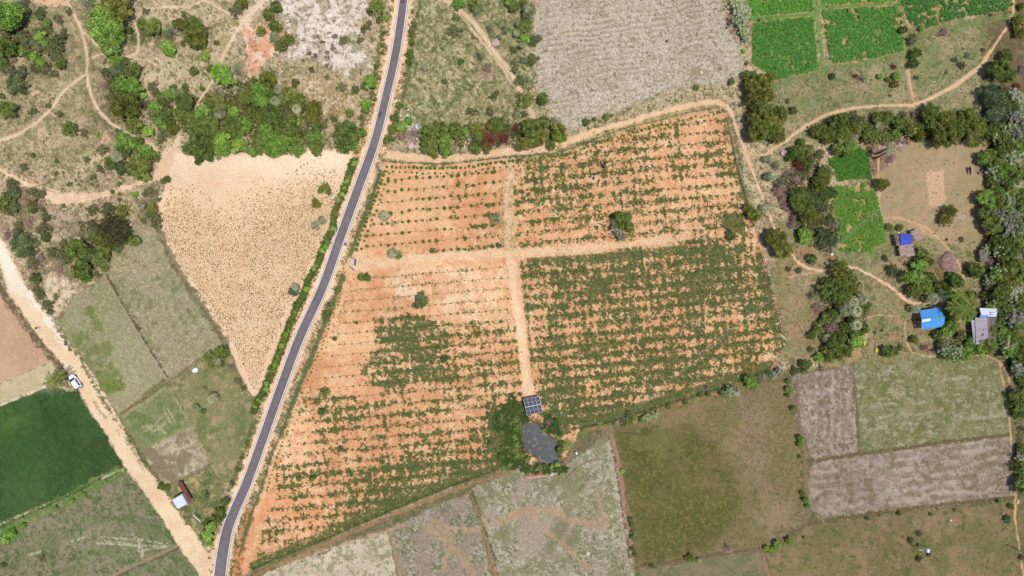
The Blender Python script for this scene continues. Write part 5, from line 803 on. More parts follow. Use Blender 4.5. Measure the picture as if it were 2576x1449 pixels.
(1, 3): "560 480 30 B;580 460 26 D;430 480 30 D;850 170 30 D;2350 120 30 D;2320 200 24 D;2500 360 55 F;2560 330 40 F;2470 250 30 D;960 430 24 D",
}
def inp(x, y, p):
    c = False; j = len(p) - 1
    for i in range(len(p)):
        if (p[i][1] > y) != (p[j][1] > y) and x < (p[j][0] - p[i][0]) * (y - p[i][1]) / (p[j][1] - p[i][1]) + p[i][0]: c = not c
        j = i
    return c
def forest():
    rr = random.Random(4)
    for (i, j), t in TREES.items():
        for e in t.split(';'):
            u, v, r, k = e.split(); X, Y = TL(i, j, float(u), float(v)); put(X, Y, float(r) / 4, k)
    # fill of the grove
    GR = [(500, 270), (560, 235), (640, 200), (740, 240), (810, 275), (800, 370), (700, 376), (600, 372), (500, 388), (470, 330)]
    for q in range(46):
        X, Y = rr.uniform(470, 810), rr.uniform(200, 385)
        if inp(X, Y, GR): put(X, Y, rr.uniform(9, 17), rr.choice('DDDSB'))
    for PL, n_, ks in (([(2030, 330), (2130, 290), (2260, 300), (2480, 270), (2490, 360), (2380, 365), (2300, 345), (2200, 350), (2060, 350)], 34, 'DOODB'), ([(1985, 420), (2040, 380), (2075, 420), (2085, 500), (2110, 600), (2090, 640), (2010, 610), (1975, 520)], 40, 'DOSGSX'), ([(2075, 670), (2150, 680), (2185, 760), (2170, 850), (2100, 880), (2060, 800)], 22, 'DDOS'), ([(2290, 640), (2350, 650), (2370, 720), (2290, 740)], 9, 'BDO'), ([(2385, 730), (2450, 740), (2450, 800), (2400, 790)], 9, 'DDB'), ([(2370, 850), (2490, 860), (2490, 892), (2360, 890)], 14, 'WDBD'), ([(1300, 60), (1345, 60), (1340, 150), (1320, 330)], 8, 'SSD'), ([(1080, 320), (1400, 300), (1400, 370), (1080, 375)], 24, 'DSDO'), ([(0, 470), (120, 480), (140, 640), (60, 640)], 18, 'SSG'), ([(0, 90), (150, 60), (160, 170), (0, 180)], 22, 'SSSY'), ([(210, 540), (330, 520), (340, 640), (230, 700)], 16, 'SSD'), ([(350, 560), (400, 500), (400, 570)], 5, 'SS'), ([(380, 240), (470, 230), (460, 340), (330, 330)], 18, 'SDSB')):
        x0_, x1_, y0_, y1_ = min(p[0] for p in PL), max(p[0] for p in PL), min(p[1] for p in PL), max(p[1] for p in PL); k_ = 0
        while k_ < n_:
            X, Y = rr.uniform(x0_, x1_), rr.uniform(y0_, y1_)
            if inp(X, Y, PL): put(X, Y, rr.uniform(9, 19), rr.choice(ks)); k_ += 1
    for q in range(150):
        X, Y = rr.uniform(2478, 2590), rr.uniform(240, 1260)
        if (X > 2500 or 380 < Y) and Y < 880 or X > 2556: put(X, Y, rr.uniform(12, 26), rr.choice('DDDOBSW'))
    # dense line of hedge bushes beside the road
    L = [Vector(p) for p in HEDGE]; seg = 0
    for a_, b_ in zip(L[:-1], L[1:]):
        n = max(1, int((b_ - a_).length / 8.0))
        for q in range(n):
            p = a_.lerp(b_, (q + rr.random() * .6) / n); put(p.x + rr.uniform(-4, 4), p.y + rr.uniform(-2, 2), rr.uniform(5.5, 8.5), rr.choice('DDYOS'))
            placed[-1].append('hedge'); placed[-1][0].name = 'hedge_bush'
forest()
print('trees', len(placed))
SZ = lambda r: 'tiny' if r < 8 else 'small' if r < 13 else 'medium' if r < 19 else 'large' if r < 27 else 'very large'
ORD = ['first', 'second', 'third', 'fourth', 'fifth', 'sixth', 'seventh', 'eighth', 'ninth', 'tenth', 'eleventh', 'twelfth', 'thirteenth', 'fourteenth', 'fifteenth']
def label_trees():
    G = {}
    for e in placed:
        o, X, Y, r, t, adj, cat, kind = e[:8]
        if t in 'BDOW' and r < 12: kind = 'bush'; cat = 'bush'
        if t == 'Y' and r > 17: kind = 'leafy tree'; cat = 'tree'
        o['category'] = cat; plural = {'bush': 'bushes', 'tree': 'trees', 'palm': 'palms', 'plant': 'plants'}[cat]
        if len(e) > 8:
            place = 'in the long hedge between stubble field and road'; grp = 'hedge bushes beside the asphalt road'
            o['group'] = grp
        else:
            lm = min(LM, key=lambda q: (q[0] - X) ** 2 + (q[1] - Y) ** 2); place = lm[2]; o['group'] = f'{adj} {plural}'
        G.setdefault((adj, kind, SZ(r), place), []).append((X, o))
    for (adj, kind, sz, place), L in G.items():
        L.sort(key=lambda q: q[0])
        for i, (X, o) in enumerate(L):
            if len(L) == 1: s = f'{sz} {adj} {kind} {place}'
            elif i == 0: s = f'leftmost {sz} {adj} {kind} {place}'
            elif i == len(L) - 1: s = f'rightmost {sz} {adj} {kind} {place}'
            else: s = f'{sz} {adj} {kind}, {ORD[i] if i < 15 else "next"} from left, {place}'
            o['label'] = s
label_trees()
# ------------------------------------------------------------------ saplings, drip pipes
def P3(X, Y, z=0.0):        # world point z metres up that stands over map point (X, Y) seen from above the centre
    k = (HC - z) / HC; return Vector(((X - CX) * S * k, (CY - Y) * S * k, z))
def inpoly(x, y, p):
    c = False; j = len(p) - 1
    for i in range(len(p)):
        if (p[i][1] > y) != (p[j][1] > y) and x < (p[j][0] - p[i][0]) * (y - p[i][1]) / (p[j][1] - p[i][1]) + p[i][0]: c = not c
        j = i
    return c
Q1 = [(975, 440), (1258, 425), (1258, 628), (905, 640), (925, 590), (950, 520)]
Q2 = [(1300, 410), (1480, 350), (1815, 285), (1840, 420), (1885, 590), (1700, 592), (1300, 622)]
Q3 = [(885, 700), (1272, 668), (1308, 990), (1300, 1090), (1240, 1165), (1000, 1262), (650, 1410), (690, 1250), (735, 1100), (790, 960), (860, 800)]
Q4 = [(1318, 665), (1860, 630), (1925, 690), (1960, 860), (1900, 925), (1660, 1000), (1460, 1060), (1375, 990), (1345, 860)]
def rowY(k, X): return 16.5 + k * 26.8 + 455 - .082 * (X - 1100) - (0 if X < 1290 else 2)
def saplings():
    rs = np.random.RandomState(8); big = []; rest = []
    pitch = 17.6
    for k in range(-8, 40):
        for i in range(-30, 60):
            X = 1100 + i * pitch; Y = rowY(k, X)
            X += rs.randn() * 1.1; Y += rs.randn() * 1.0
            q = 1 if inpoly(X, Y, Q1) else 2 if inpoly(X, Y, Q2) else 3 if inpoly(X, Y, Q3) else 4 if inpoly(X, Y, Q4) else 0
            if not q or rs.rand() < .14: continue
            r = {1: .36, 2: .27, 3: .24, 4: .26}[q] * (.6 + .7 * rs.rand())
            (big if q == 1 else rest).append((X, Y, r, q))
    # two lines of bushier plants inside the west and north fence
    for off, pitch_, r0 in ((9, 10.5, .40), (22, 13.5, .30)):
        L = [Vector(p) for p in [(960, 428), (926, 522), (896, 600), (882, 636)]]; acc = 0
        for a_, b_ in zip(L[:-1], L[1:]):
            d = (b_ - a_); n = int(d.length / pitch_); nrm = Vector((-d.y, d.x)).normalized(); nrm = nrm if nrm.x > 0 else -nrm
            for q in range(n):
                p = a_ + d * (q / n) + nrm * off; big.append((p.x + rs.randn(), p.y + rs.randn(), r0 * (.75 + .5 * rs.rand()), 5))
        L = [Vector(p) for p in [(975, 408), (1094, 413), (1169, 410), (1259, 397), (1348, 391), (1448, 370), (1500, 350), (1675, 300), (1815, 273)]]
        for a_, b_ in zip(L[:-1], L[1:]):
            d = (b_ - a_); n = int(d.length / pitch_)
            for q in range(n):
                p = a_ + d * (q / n) + Vector((0, off + 2)); (big if p.x < 1300 else rest).append((p.x + rs.randn(), p.y + rs.randn(), r0 * .9 * (.7 + .5 * rs.rand()), 6))
        L = [Vector(p) for p in [(851, 735), (804, 852), (764, 952), (726, 1047), (689, 1140), (656, 1240)]]
        for a_, b_ in zip(L[:-1], L[1:]):
            d = (b_ - a_); n = int(d.length / pitch_); nrm = Vector((-d.y, d.x)).normalized(); nrm = nrm if nrm.x > 0 else -nrm
            for q in range(n):
                p = a_ + d * (q / n) + nrm * (off + 2); rest.append((p.x + rs.randn(), p.y + rs.randn(), r0 * .7 * (.6 + .6 * rs.rand()), 5))
    big.sort(key=lambda e: -e[2]); rest += big[300:]; big = big[:300]
    protos = []
    for v in range(5):
        n = 60; a = rs.rand(n) * 6.28; rr = rs.rand(n) ** .6; C0 = np.stack([np.cos(a) * rr, np.sin(a) * rr, .25 + .9 * rs.rand(n) * (1.1 - .5 * rr)], -1)
        Nn = np.stack([np.cos(a) * .5, np.sin(a) * .5, np.ones(n)], -1)
        V, F, c = leaves_mesh('', C0, Nn, .42, rs, 1.7, .35)
        m = MB().tube([(0, 0, -.1), (0, 0, .9)], [.06, .03], 5); k = len(V); V = np.vstack([V, np.array(m.v)]); fq = [f for f in m.f if len(f) == 4]; F = np.vstack([F, np.array(fq) + k]); c = np.vstack([c, np.tile([1.6, 1.1, .9], (len(m.v), 1))])
        protos.append((V, F, c))
    meshes = []
    for v in range(5):
        V, F, c = protos[v]; meshes.append(mesh_np('sapling', V, F, c, ML)); 
    for i, (X, Y, r, q) in enumerate(big):
        o = meshes[i] if i < 5 else meshes[i % 5].copy()
        if i >= 5: COL.objects.link(o)
        x, y = (X - CX) * S, (CY - Y) * S; o.location = (x, y, hgt(X, Y)); o.scale = (r, r, r * 1.2); o.rotation_euler = (0, 0, rs.rand() * 6.28)
        c = A(*((92, 118, 44), (84, 112, 46), (100, 114, 42), (82, 104, 48))[rs.randint(4)]) * 1.5; o.color = (*[float(t) for t in c], 1)
        lb = {1: 'small green sapling in a row of the clean upper left plantation quarter', 5: 'round bushy sapling in the double line inside the roadside fence', 6: 'bushy sapling in the line inside the northern plantation fence'}[q]
        tag(o, lb, 'sapling', {1: 'saplings in rows in the upper left quarter', 5: 'saplings along the roadside fence', 6: 'saplings along the north fence'}[q])
    Vs, Fs, Cs = [], [], []; k = 0
    for (X, Y, r, q) in rest:
        V, F, c = protos[rs.randint(5)]; sel = rs.choice(60, 26, replace=False); idx = (sel[:, None] * 4 + np.arange(4)).ravel(); V2 = V[idx] * r; a = rs.rand() * 6.28
        V2 = np.stack([V2[:, 0] * math.cos(a) - V2[:, 1] * math.sin(a), V2[:, 0] * math.sin(a) + V2[:, 1] * math.cos(a), V2[:, 2]], -1) + np.array([(X - CX) * S, (CY - Y) * S, hgt(X, Y)])
        col = A(*((96, 120, 44), (110, 128, 44), (86, 106, 44))[rs.randint(3)]) * 1.3; Vs.append(V2); Fs.append(np.arange(len(V2)).reshape(-1, 4) + k); Cs.append(c[idx] * col); k += len(V2)
    tag(mesh_np('saplings', np.vstack(Vs), np.vstack(Fs), np.vstack(Cs), MV), 'many smaller saplings planted in rows over the rest of the plantation', 'saplings', kind='stuff')
    print('saplings', len(big), len(rest))
    # drip pipes
    mp = flat('drip_pipe_plastic', (92, 66, 54), .6, .1)
    nm = {1: 'upper left', 2: 'upper right', 3: 'lower left', 4: 'lower right'}
    ordn = ORD + ['sixteenth', 'seventeenth', 'eighteenth', 'nineteenth', 'twentieth', 'twenty-first', 'twenty-second', 'twenty-third', 'twenty-fourth', 'twenty-fifth']
    for q, PL in ((1, Q1), (2, Q2), (3, Q3), (4, Q4)):
        c = 0
        for k in range(-8, 40):
            pts = []
            for X in range(620, 1960, 6):
                Y = rowY(k, X)
                if inpoly(X, Y, PL): pts.append((X, Y + 1.0 * math.sin(X / 23. + k) + .8 * math.sin(X / 9. + 2 * k)))
            if len(pts) < 8: continue
            MB().tube([wp(X, Y, hgt(X, Y) + .05) for X, Y in pts], .022, 4).build('drip_pipe', mp, fixn=False)
            o = COL.objects[-1] if False else bpy.context.scene.collection.objects[-1]
            tag(o, f'thin dark drip pipe, {ordn[min(c, 24)]} from the top in the {nm[q]} plantation quarter', 'pipe', 'drip pipes along the sapling rows'); c += 1
saplings()
# ------------------------------------------------------------------ fences
M_POST = flat('stone_post', (190, 184, 174), .9, .2, 8); M_WIRE = flat('galvanised_wire', (126, 124, 120), .5, .1, metal=.3); M_CONC = flat('concrete', (178, 172, 164), .9, .15, 5)
def fence(pts, label, pitch=27.0):
    root = empty('wire_fence', wp(pts[0][0], pts[0][1], 0)); tag(root, label, 'fence', 'wire fences round the plantation'); o0 = Vector(root.location); acc = 0; posts = []
    L = [Vector(p) for p in pts]
    for a_, b_ in zip(L[:-1], L[1:]):
        d = (b_ - a_).length; t = (pitch - acc) if posts else 0
        while t <= d: q = a_.lerp(b_, t / d); posts.append(q); t += pitch
        acc = (d - (t - pitch))
    pm = MB().box((0, 0, .72), (.13, .13, 1.5)).box((0, 0, 1.47), (.10, .10, .06)); p0 = None
    for q in posts:
        if p0 is None: p = p0 = pm.build('post', M_POST, root, bevel=.01)
        else: p = p0.copy(); COL.objects.link(p); p.parent = root
        p.location = wp(q.x, q.y, hgt(q.x, q.y)) - o0; p.rotation_euler = (random.uniform(-.03, .03), random.uniform(-.03, .03), random.random())
    m = MB(); W = [wp(q.x, q.y, hgt(q.x, q.y)) - o0 for q in posts]
    for z in (.35, .75, 1.1, 1.4): m.tube([w_ + Vector((0, 0, z)) for w_ in W], .012, 4)
    # woven mesh: fine criss-cross wires between the posts
    for a_, b_ in zip(W[:-1], W[1:]):
        for k in range(6):
            m.tube([a_.lerp(b_, k / 6) + Vector((0, 0, .3)), a_.lerp(b_, (k + 1) / 6) + Vector((0, 0, 1.4))], .006, 3); m.tube([a_.lerp(b_, k / 6) + Vector((0, 0, 1.4)), a_.lerp(b_, (k + 1) / 6) + Vector((0, 0, .3))], .006, 3)
    m.build('wire_mesh', M_WIRE, root, fixn=False)
fence([(963, 406), (1000, 409), (1094, 413), (1169, 410), (1259, 397), (1348, 391), (1398, 387), (1448, 370), (1500, 350), (1570, 325), (1675, 300), (1725, 285), (1823, 270)], 'wire fence along the north edge of the plantation beside the sandy track')
fence([(1823, 270), (1843, 362), (1853, 412), (1873, 482), (1888, 540), (1908, 595), (1915, 640), (1942, 724), (1957, 787), (1977, 862)], 'wire fence on the east edge of the plantation beside the narrow footpath')
fence([(1977, 864), (1938, 930), (1803, 982), (1658, 1024), (1538, 1062), (1463, 1077)], 'wire fence from the southeast plantation corner to the pond')
fence([(1332, 1162), (1284, 1174), (1239, 1187), (1134, 1224), (989, 1283), (914, 1316), (804, 1364), (689, 1409), (612, 1446)], 'wire fence along the southwest edge between plantation and pale fields')
fence([(866, 690), (851, 724), (804, 849), (764, 949), (726, 1044), (711, 1087), (689, 1137), (656, 1237), (640, 1275), (604, 1400)], 'wire fence beside the asphalt road south of the blue gates')
fence([(961, 430), (926, 522), (896, 600), (882, 640)], 'wire fence beside the asphalt road north of the blue gates')
M_BLUE = flat('blue_paint', (74, 116, 196), .5, .1, 5); M_WHITE = flat('white_paint', (236, 234, 236), .5, .05, 5); M_STEEL = flat('grey_steel', (150, 150, 155), .45, .1, 6, metal=.5)
def panel_gate(a_, b_, h, mat, name, label, cat, group=None, logo=False):
    A_, B_ = wp(a_[0], a_[1], 0), wp(b_[0], b_[1], 0); d = B_ - A_; L = d.length; root = empty(name, A_, math.atan2(d.y, d.x)); tag(root, label, cat, group)
    MB().box((L / 2, 0, h / 2 + .15), (L - .12, .03, h - .12)).build('panel', mat, root)
    m = MB(); 
    for x in (0, L): m.box((x, 0, h / 2 + .1), (.08, .08, h + .2))
    for z in (.14, h + .14): m.box((L / 2, 0, z), (L - .08, .07, .07))
    m.build('frame', mat, root, bevel=.008)
    m = MB()
    for k in range(1, 6): m.box((L * k / 6, -.03, h / 2 + .15), (.03, .03, h - .14))
    m.build('bars', mat if not logo else M_STEEL, root)
    if logo:
        m = MB(); m.box((L * .55, .024, h * .6), (.16, .01, .16)); m.box((L * .42, .024, h * .6), (.08, .01, .05)); m.build('blue_mark', M_BLUE, root)
    return root
g1 = panel_gate((896.8, 653), (895.2, 667.5), 1.7, M_BLUE, 'gate_leaf', 'open blue metal gate leaf standing upright beside the northern fence end', 'gate', 'blue gate leaves at the plantation entrance')
g2 = panel_gate((883, 671), (893.8, 681), 1.6, M_BLUE, 'gate_leaf', 'slanting open blue metal gate leaf nearest the southern fence end', 'gate', 'blue gate leaves at the plantation entrance')
for X, Y, lb in ((893.5, 652, 'white stone gate pillar beside the upright blue gate leaf'), (868, 686, 'pale gate pillar at the fence end below the slanting blue gate leaf')):
    root = empty('gate_pillar', wp(X, Y, 0)); tag(root, lb, 'pillar', 'gate pillars'); MB().box((0, 0, .8), (.3, .3, 1.7)).build('shaft', M_POST, root, bevel=.02); MB().box((0, 0, 1.7), (.38, .38, .08)).build('cap', M_CONC, root, bevel=.01)
panel_gate((961.5, 414.5), (957.6, 427.5), 1.9, M_WHITE, 'sign_board', 'white sign board on a steel frame at the northwest plantation corner', 'sign', logo=True)
root = empty('stone_tap_stand', wp(975, 406, 0)); tag(root, 'small white stone stand at the northwest fence corner', 'stone stand'); MB().box((.3, 0, .3), (.35, .3, .6)).box((.3, 0, .63), (.45, .4, .08)).build('block', M_POST, root, bevel=.03); MB().tube([(-.8, .2, .1), (-.3, .12, .12), (.2, .05, .3)], .03).build('pipe', flat('dark_pipe', (90, 80, 74)), root)
# ------------------------------------------------------------------ solar array
def solar():
    c = [P3(1317, 1004.5, 2.0), P3(1356.5, 996.6, 2.0), P3(1365, 1036.5, 1.7), P3(1326, 1045, 1.7)]; o0 = (c[0] + c[1] + c[2] + c[3]) / 4; base = Vector((o0.x, o0.y, 0)); root = empty('solar_array', base); tag(root, 'dark solar panel array of four by four panels north of the pond', 'solar array')
    c = [p - base for p in c]; mc = flat('solar_cell', (48, 48, 76), .3, .12, 6, spec=.3); mf = flat('aluminium_rim', (206, 204, 212), .4, .05, metal=.3)
    def q(u, v, dz=0): return c[0].lerp(c[1], u).lerp(c[3].lerp(c[2], u), v) + Vector((0, 0, dz))
    for i in range(4):
        for j in range(4):
            u0, u1, v0, v1 = (i + .02) / 4, (i + .98) / 4, (j + .02) / 4, (j + .98) / 4
            if j == 1: v1 -= .008
            if j == 2: v0 += .008
            m = MB(); m.add([q(u0, v0, .03), q(u1, v0, .03), q(u1, v1, .03), q(u0, v1, .03), q(u0, v0, -.01), q(u1, v0, -.01), q(u1, v1, -.01), q(u0, v1, -.01)], [(0, 1, 2, 3), (4, 7, 6, 5), (0, 4, 5, 1), (1, 5, 6, 2), (2, 6, 7, 3), (3, 7, 4, 0)]); m.build('panel', mc, root)
    m = MB()
    for k in range(5): 
        m.add([q(k / 4 - .0075, -.01), q(k / 4 + .0075, -.01), q(k / 4 + .0075, 1.01), q(k / 4 - .0075, 1.01)] + [q(k / 4 - .0075, -.01, -.05), q(k / 4 + .0075, -.01, -.05), q(k / 4 + .0075, 1.01, -.05), q(k / 4 - .0075, 1.01, -.05)], [(0, 1, 2, 3), (4, 7, 6, 5), (0, 4, 5, 1), (1, 5, 6, 2), (2, 6, 7, 3), (3, 7, 4, 0)])
    for k, w_ in ((0, .005), (1, .003), (2, .012), (3, .003), (4, .005)):
        m.add([q(-.01, k / 4 - w_, .002), q(1.01, k / 4 - w_, .002), q(1.01, k / 4 + w_, .002), q(-.01, k / 4 + w_, .002)] + [q(-.01, k / 4 - w_, -.05), q(1.01, k / 4 - w_, -.05), q(1.01, k / 4 + w_, -.05), q(-.01, k / 4 + w_, -.05)], [(0, 1, 2, 3), (4, 7, 6, 5), (0, 4, 5, 1), (1, 5, 6, 2), (2, 6, 7, 3), (3, 7, 4, 0)])
    m.build('frame', mf, root)
    for u, v in ((.12, .15), (.88, .15), (.12, .85), (.88, .85)): 
        p = q(u, v, -.06); MB().tube([(p.x, p.y, -.2), (p.x, p.y, p.z)], .05, 8).build('leg', M_STEEL, root)
    MB().box(tuple(q(1.03, .8, -.7)), (.3, .2, .5)).build('control_box', flat('grey_box', (170, 172, 176)), root, bevel=.02)
solar()
# ------------------------------------------------------------------ trough, stone piles, pump
def trough():
    a_, b_ = wp(1321.5, 1199.2), wp(1373.5, 1193.6); d = b_ - a_; L = d.length; root = empty('water_trough', (a_ + b_) / 2, math.atan2(d.y, d.x)); tag(root, 'long narrow rust orange trough with white rim on the grey field', 'trough')
    mo = flat('rust_orange', (198, 116, 72), .8, .2, 4)
    MB().box((0, 0, .12), (L, .46, .24)).build('basin', mo, root, bevel=.02); MB().box((0, -.27, .16), (L, .07, .32)).build('rim', M_WHITE, root, bevel=.01)
    MB().box((-L / 2, 0, .16), (.08, .52, .34)).build('end_wall', mo, root); MB().tube([(-L / 2 + .1, -.9, .03), (-L / 2 + .1, .9, .05)], .03).build('pipe', M_STEEL, root)
trough()
def rock_mb(rs, r, flatn=.7):
    m = MB(); bm = bmesh.new(); bmesh.ops.create_icosphere(bm, subdivisions=2, radius=r)
    for v in bm.verts: v.co = Vector((v.co.x * (1 + .3 * rs.uniform(-1, 1)), v.co.y * (1 + .3 * rs.uniform(-1, 1)), v.co.z * flatn * (1 + .25 * rs.uniform(-1, 1))))
    bm.verts.index_update(); m.v = [tuple(v.co) for v in bm.verts]; m.f = [tuple(v.index for v in f.verts) for f in bm.faces]; bm.free(); return m
def stones(X, Y, n, spread, r, cols, label, group, cat='stone', name='stone'):
    rs = random.Random(int(X * 7 + Y)); first = [rock_mb(rs, 1.0).build(name, flat(name + '_surface', c, .9, .2, 6)) for c in cols]
    for i in range(n):
        o = first[i] if i < len(first) else first[i % len(first)].copy()
        if i >= len(first): COL.objects.link(o)
        s = r * rs.uniform(.5, 1.3); a = rs.random() * 6.28; d = spread * math.sqrt(rs.random()); x, y = (X - CX) * S + math.cos(a) * d, (CY - Y) * S + math.sin(a) * d
        o.location = (x, y, hgt_m(x, y) + s * .3); o.scale = (s, s * rs.uniform(.7, 1.2), s * .7); o.rotation_euler = (0, 0, rs.random() * 6.28); tag(o, label, cat, group)
stones(1391, 1190, 16, .8, .20, [(214, 204, 192), (196, 182, 168), (224, 216, 206)], 'pale stone in the loose heap right of the orange trough', 'stones heaped beside the trough')
stones(2530, 1200, 14, 1.0, .22, [(176, 140, 104), (156, 112, 80), (190, 164, 130)], 'brown boulder in the heap at the right end of the streaked field', 'boulders at the right edge')
stones(2564, 1262, 9, .8, .25, [(196, 150, 116), (214, 196, 170)], 'reddish stone on the corner of the bottom right path', 'stones at the bottom right path')
stones(1034, 1275, 0, 0, .1, [], '', '')
stones(820, 145, 8, 3.6, .42, [(142, 116, 96), (150, 122, 100), (128, 106, 92)], 'brown boulder lying in the white quarry', 'brown boulders in the quarry')
stones(838, 100, 6, 2.4, .42, [(148, 122, 102), (132, 108, 92)], 'dark boulder in the middle of the white quarry', 'dark boulders in the quarry')
stones(2455, 480 + 0, 0, 0, .1, [], '', '')
def pump(X, Y, label):
    root = empty('pump_set', wp(X, Y, 0)); tag(root, label, 'pump'); MB().box((0, 0, .3), (.45, .7, .5), .3).build('housing', M_WHITE, root, bevel=.05); MB().box((-.3, .1, .22), (.35, .4, .4), .3).build('motor', flat('dark_metal', (60, 54, 52), .5), root, bevel=.04); MB().tube([(-.5, .1, .1), (-1.2, .3, .06), (-1.9, .1, .03)], .05).build('suction_pipe', M_CONC, root)
pump(1450, 1139, 'white pump with dark motor on the bank right of the pond')
# ------------------------------------------------------------------ hoses
mh = flat('black_hose', (70, 66, 60), .6, .1)
for i, (pts, lb) in enumerate([(pth((2, 3), [(515, 490), (580, 425), (650, 360), (700, 325), (760, 298), (820, 282), (880, 275), (960, 280), (1040, 292)]), 'black hose curving over the grey field below the pond'), (pth((2, 3), [(665, 600), (700, 550), (750, 490), (800, 430)]), 'short straight black hose on the grey field below the pond'), (pth((2, 3), [(1000, 572), (1050, 598), (1100, 615), (1160, 634)]), 'short black hose crossing the earth bank of the grey field'), (pth((2, 3), [(1050, 0), (1150, 8), (1250, 22), (1370, 42), (1440, 75), (1500, 115), (1560, 155), (1610, 190)]), 'long black hose on the top left of the olive pasture'), (pth((2, 3), [(1860, 82), (1930, 100), (2000, 103), (2080, 88), (2140, 45), (2175, 0)]), 'curved black hose at the top of the olive pasture')]):
    o = MB().tube([wp(X, Y, hgt(X, Y) + .05) for X, Y in pts], .045, 6).build('hose', mh, fixn=False); tag(o, lb, 'hose', 'black hoses lying on the fields')
# ------------------------------------------------------------------ poles and wires
def pole(X, Y, h, label, arm=True, name='utility_pole', rz=0.0, rad=.11, mat=None):
    p = wp(X, Y, 0); root = empty(name, p, rz); tag(root, label, 'pole', 'poles standing in the fields'); MB().tube([(0, 0, -.3), (0, 0, h)], [rad * 1.25, rad * .8], 8).build('shaft', mat or M_CONC, root, smooth=True)
    if arm:
        MB().box((0, 0, h - .35), (1.5, .09, .09)).build('crossarm', M_STEEL, root)
        m = MB()
        for x in (-.68, 0, .68): m.tube([(x, 0, h - .3), (x, 0, h - .12)], [.05, .03], 6)
        m.build('insulators', M_WHITE, root)
    return root
pole(62, 425, 4.2, 'thin grey pole in the scrub near the left edge', False, rad=.07)
pole(357, 827, 4.6, 'thin pole on the earth bank between the two left pastures', False, rad=.06)
pole(569.5, 1259, 5.3, 'grey pole between the asphalt road and the white roofed shed', False, rad=.08)
pole(2552, 1206, 7.0, 'leaning looking concrete pole at the right edge beside the streaked field', True, rz=.4)
pole(2549, 1377, 7.0, 'concrete pole with white insulators in the bottom right corner', True, rz=.4)
pole(2464, 575, 4.5, 'dark wooden pole at the right wood beside the huts', False, rad=.08, mat=MBARK)
pole(497, 1281, 1.8, 'short pole stub near the white roofed shed', False, rad=.06)
def crosspost():
    root = empty('cross_post', wp(503, 1298.5, 0), math.radians(-41)); tag(root, 'pole with a wide white crossarm near the white roofed shed', 'pole'); MB().tube([(0, 0, -.2), (0, 0, 1.6)], .06, 8).build('shaft', M_STEEL, root); MB().box((-.05, 0, 1.66), (2.4, .18, .08)).build('crossarm', M_WHITE, root, bevel=.01); MB().box((0, 0, 1.58), (.3, .3, .08)).build('bracket', M_STEEL, root)
crosspost()
root = empty('transformer', wp(2311, 1371, 0)); tag(root, 'white box on a two legged pole stand in the bottom right pasture', 'transformer')
for k, (dx, dy) in enumerate(((-1.6, -.2), (1.6, -.3))): MB().tube([(dx, dy, -.2), (dx, dy, 3.0)], .1, 8).build('leg', M_CONC, root, smooth=True)
MB().box((0, -.25, 2.6), (3.4, .12, .12)).build('beam', M_STEEL, root); MB().box((.45, -.2, 3.0), (.6, .9, .7)).build('housing', M_WHITE, root, bevel=.04)
def wires(a_, b_, n, gap, sag, label):
    A_, B_ = Vector(a_), Vector(b_); d = B_ - A_; nr = Vector((-d.y, d.x, 0)).normalized(); root = empty('power_line', (A_ + B_) / 2 * 1.0); base = Vector(root.location); tag(root, label, 'power line', 'overhead power lines')
    m_ = flat('wire_alu', (196, 190, 180), .5, .05)
    for k in range(n):
        off = nr * (k - (n - 1) / 2) * gap; pts = [A_.lerp(B_, t / 16) + off - Vector((0, 0, sag * 4 * (t / 16) * (1 - t / 16))) - base for t in range(17)]; MB().tube(pts, .009, 4).build('wire', m_, root, fixn=False)
wires(P3(2466, 328, 9), P3(1535, 1080, 8), 4, .28, 1.2, 'four thin power wires crossing diagonally over the huts and plantation')
wires(P3(2464, 300, 9), P3(2400, -40, 9), 4, .32, .6, 'thin power wires running north over the upper right grass')
# ------------------------------------------------------------------ small buildings
M_TINW = flat('white_tin', (216, 226, 236), .45, .06, 2, spec=.4); M_RUST = flat('rusty_tin', (118, 74, 62), .85, .3, 2.5); M_MUD = flat('mud_wall', (164, 128, 100), .95, .15, 3); M_PLAST = flat('pale_plaster', (214, 196, 186), .9, .1, 3)
def slab(pts, th): # pts: world points of upper outline
    n = len(pts); low = [p - Vector((0, 0, th)) for p in pts]; return MB().add(list(pts) + low, [tuple(range(n))] + [tuple(range(n, 2 * n))[::-1]] + [(i, i + n, (i + 1) % n + n, (i + 1) % n) for i in range(n)])
def rel(pts, base): return [p - base for p in pts]
def ribs(a_, b_, c_, d_, n, w_=.04, h_=.04, m=None):   # ribs between edge a-b and edge d-c
    m = m or MB()
    for k in range(n):
        t = (k + .5) / n; p, q = a_.lerp(b_, t), d_.lerp(c_, t); e = (b_ - a_).normalized() * w_ / 2; u = Vector((0, 0, h_))
        m.add([p - e, p + e, p + u, q - e, q + e, q + u], [(0, 2, 5, 3), (1, 4, 5, 2), (0, 1, 2), (3, 5, 4)])
    return m
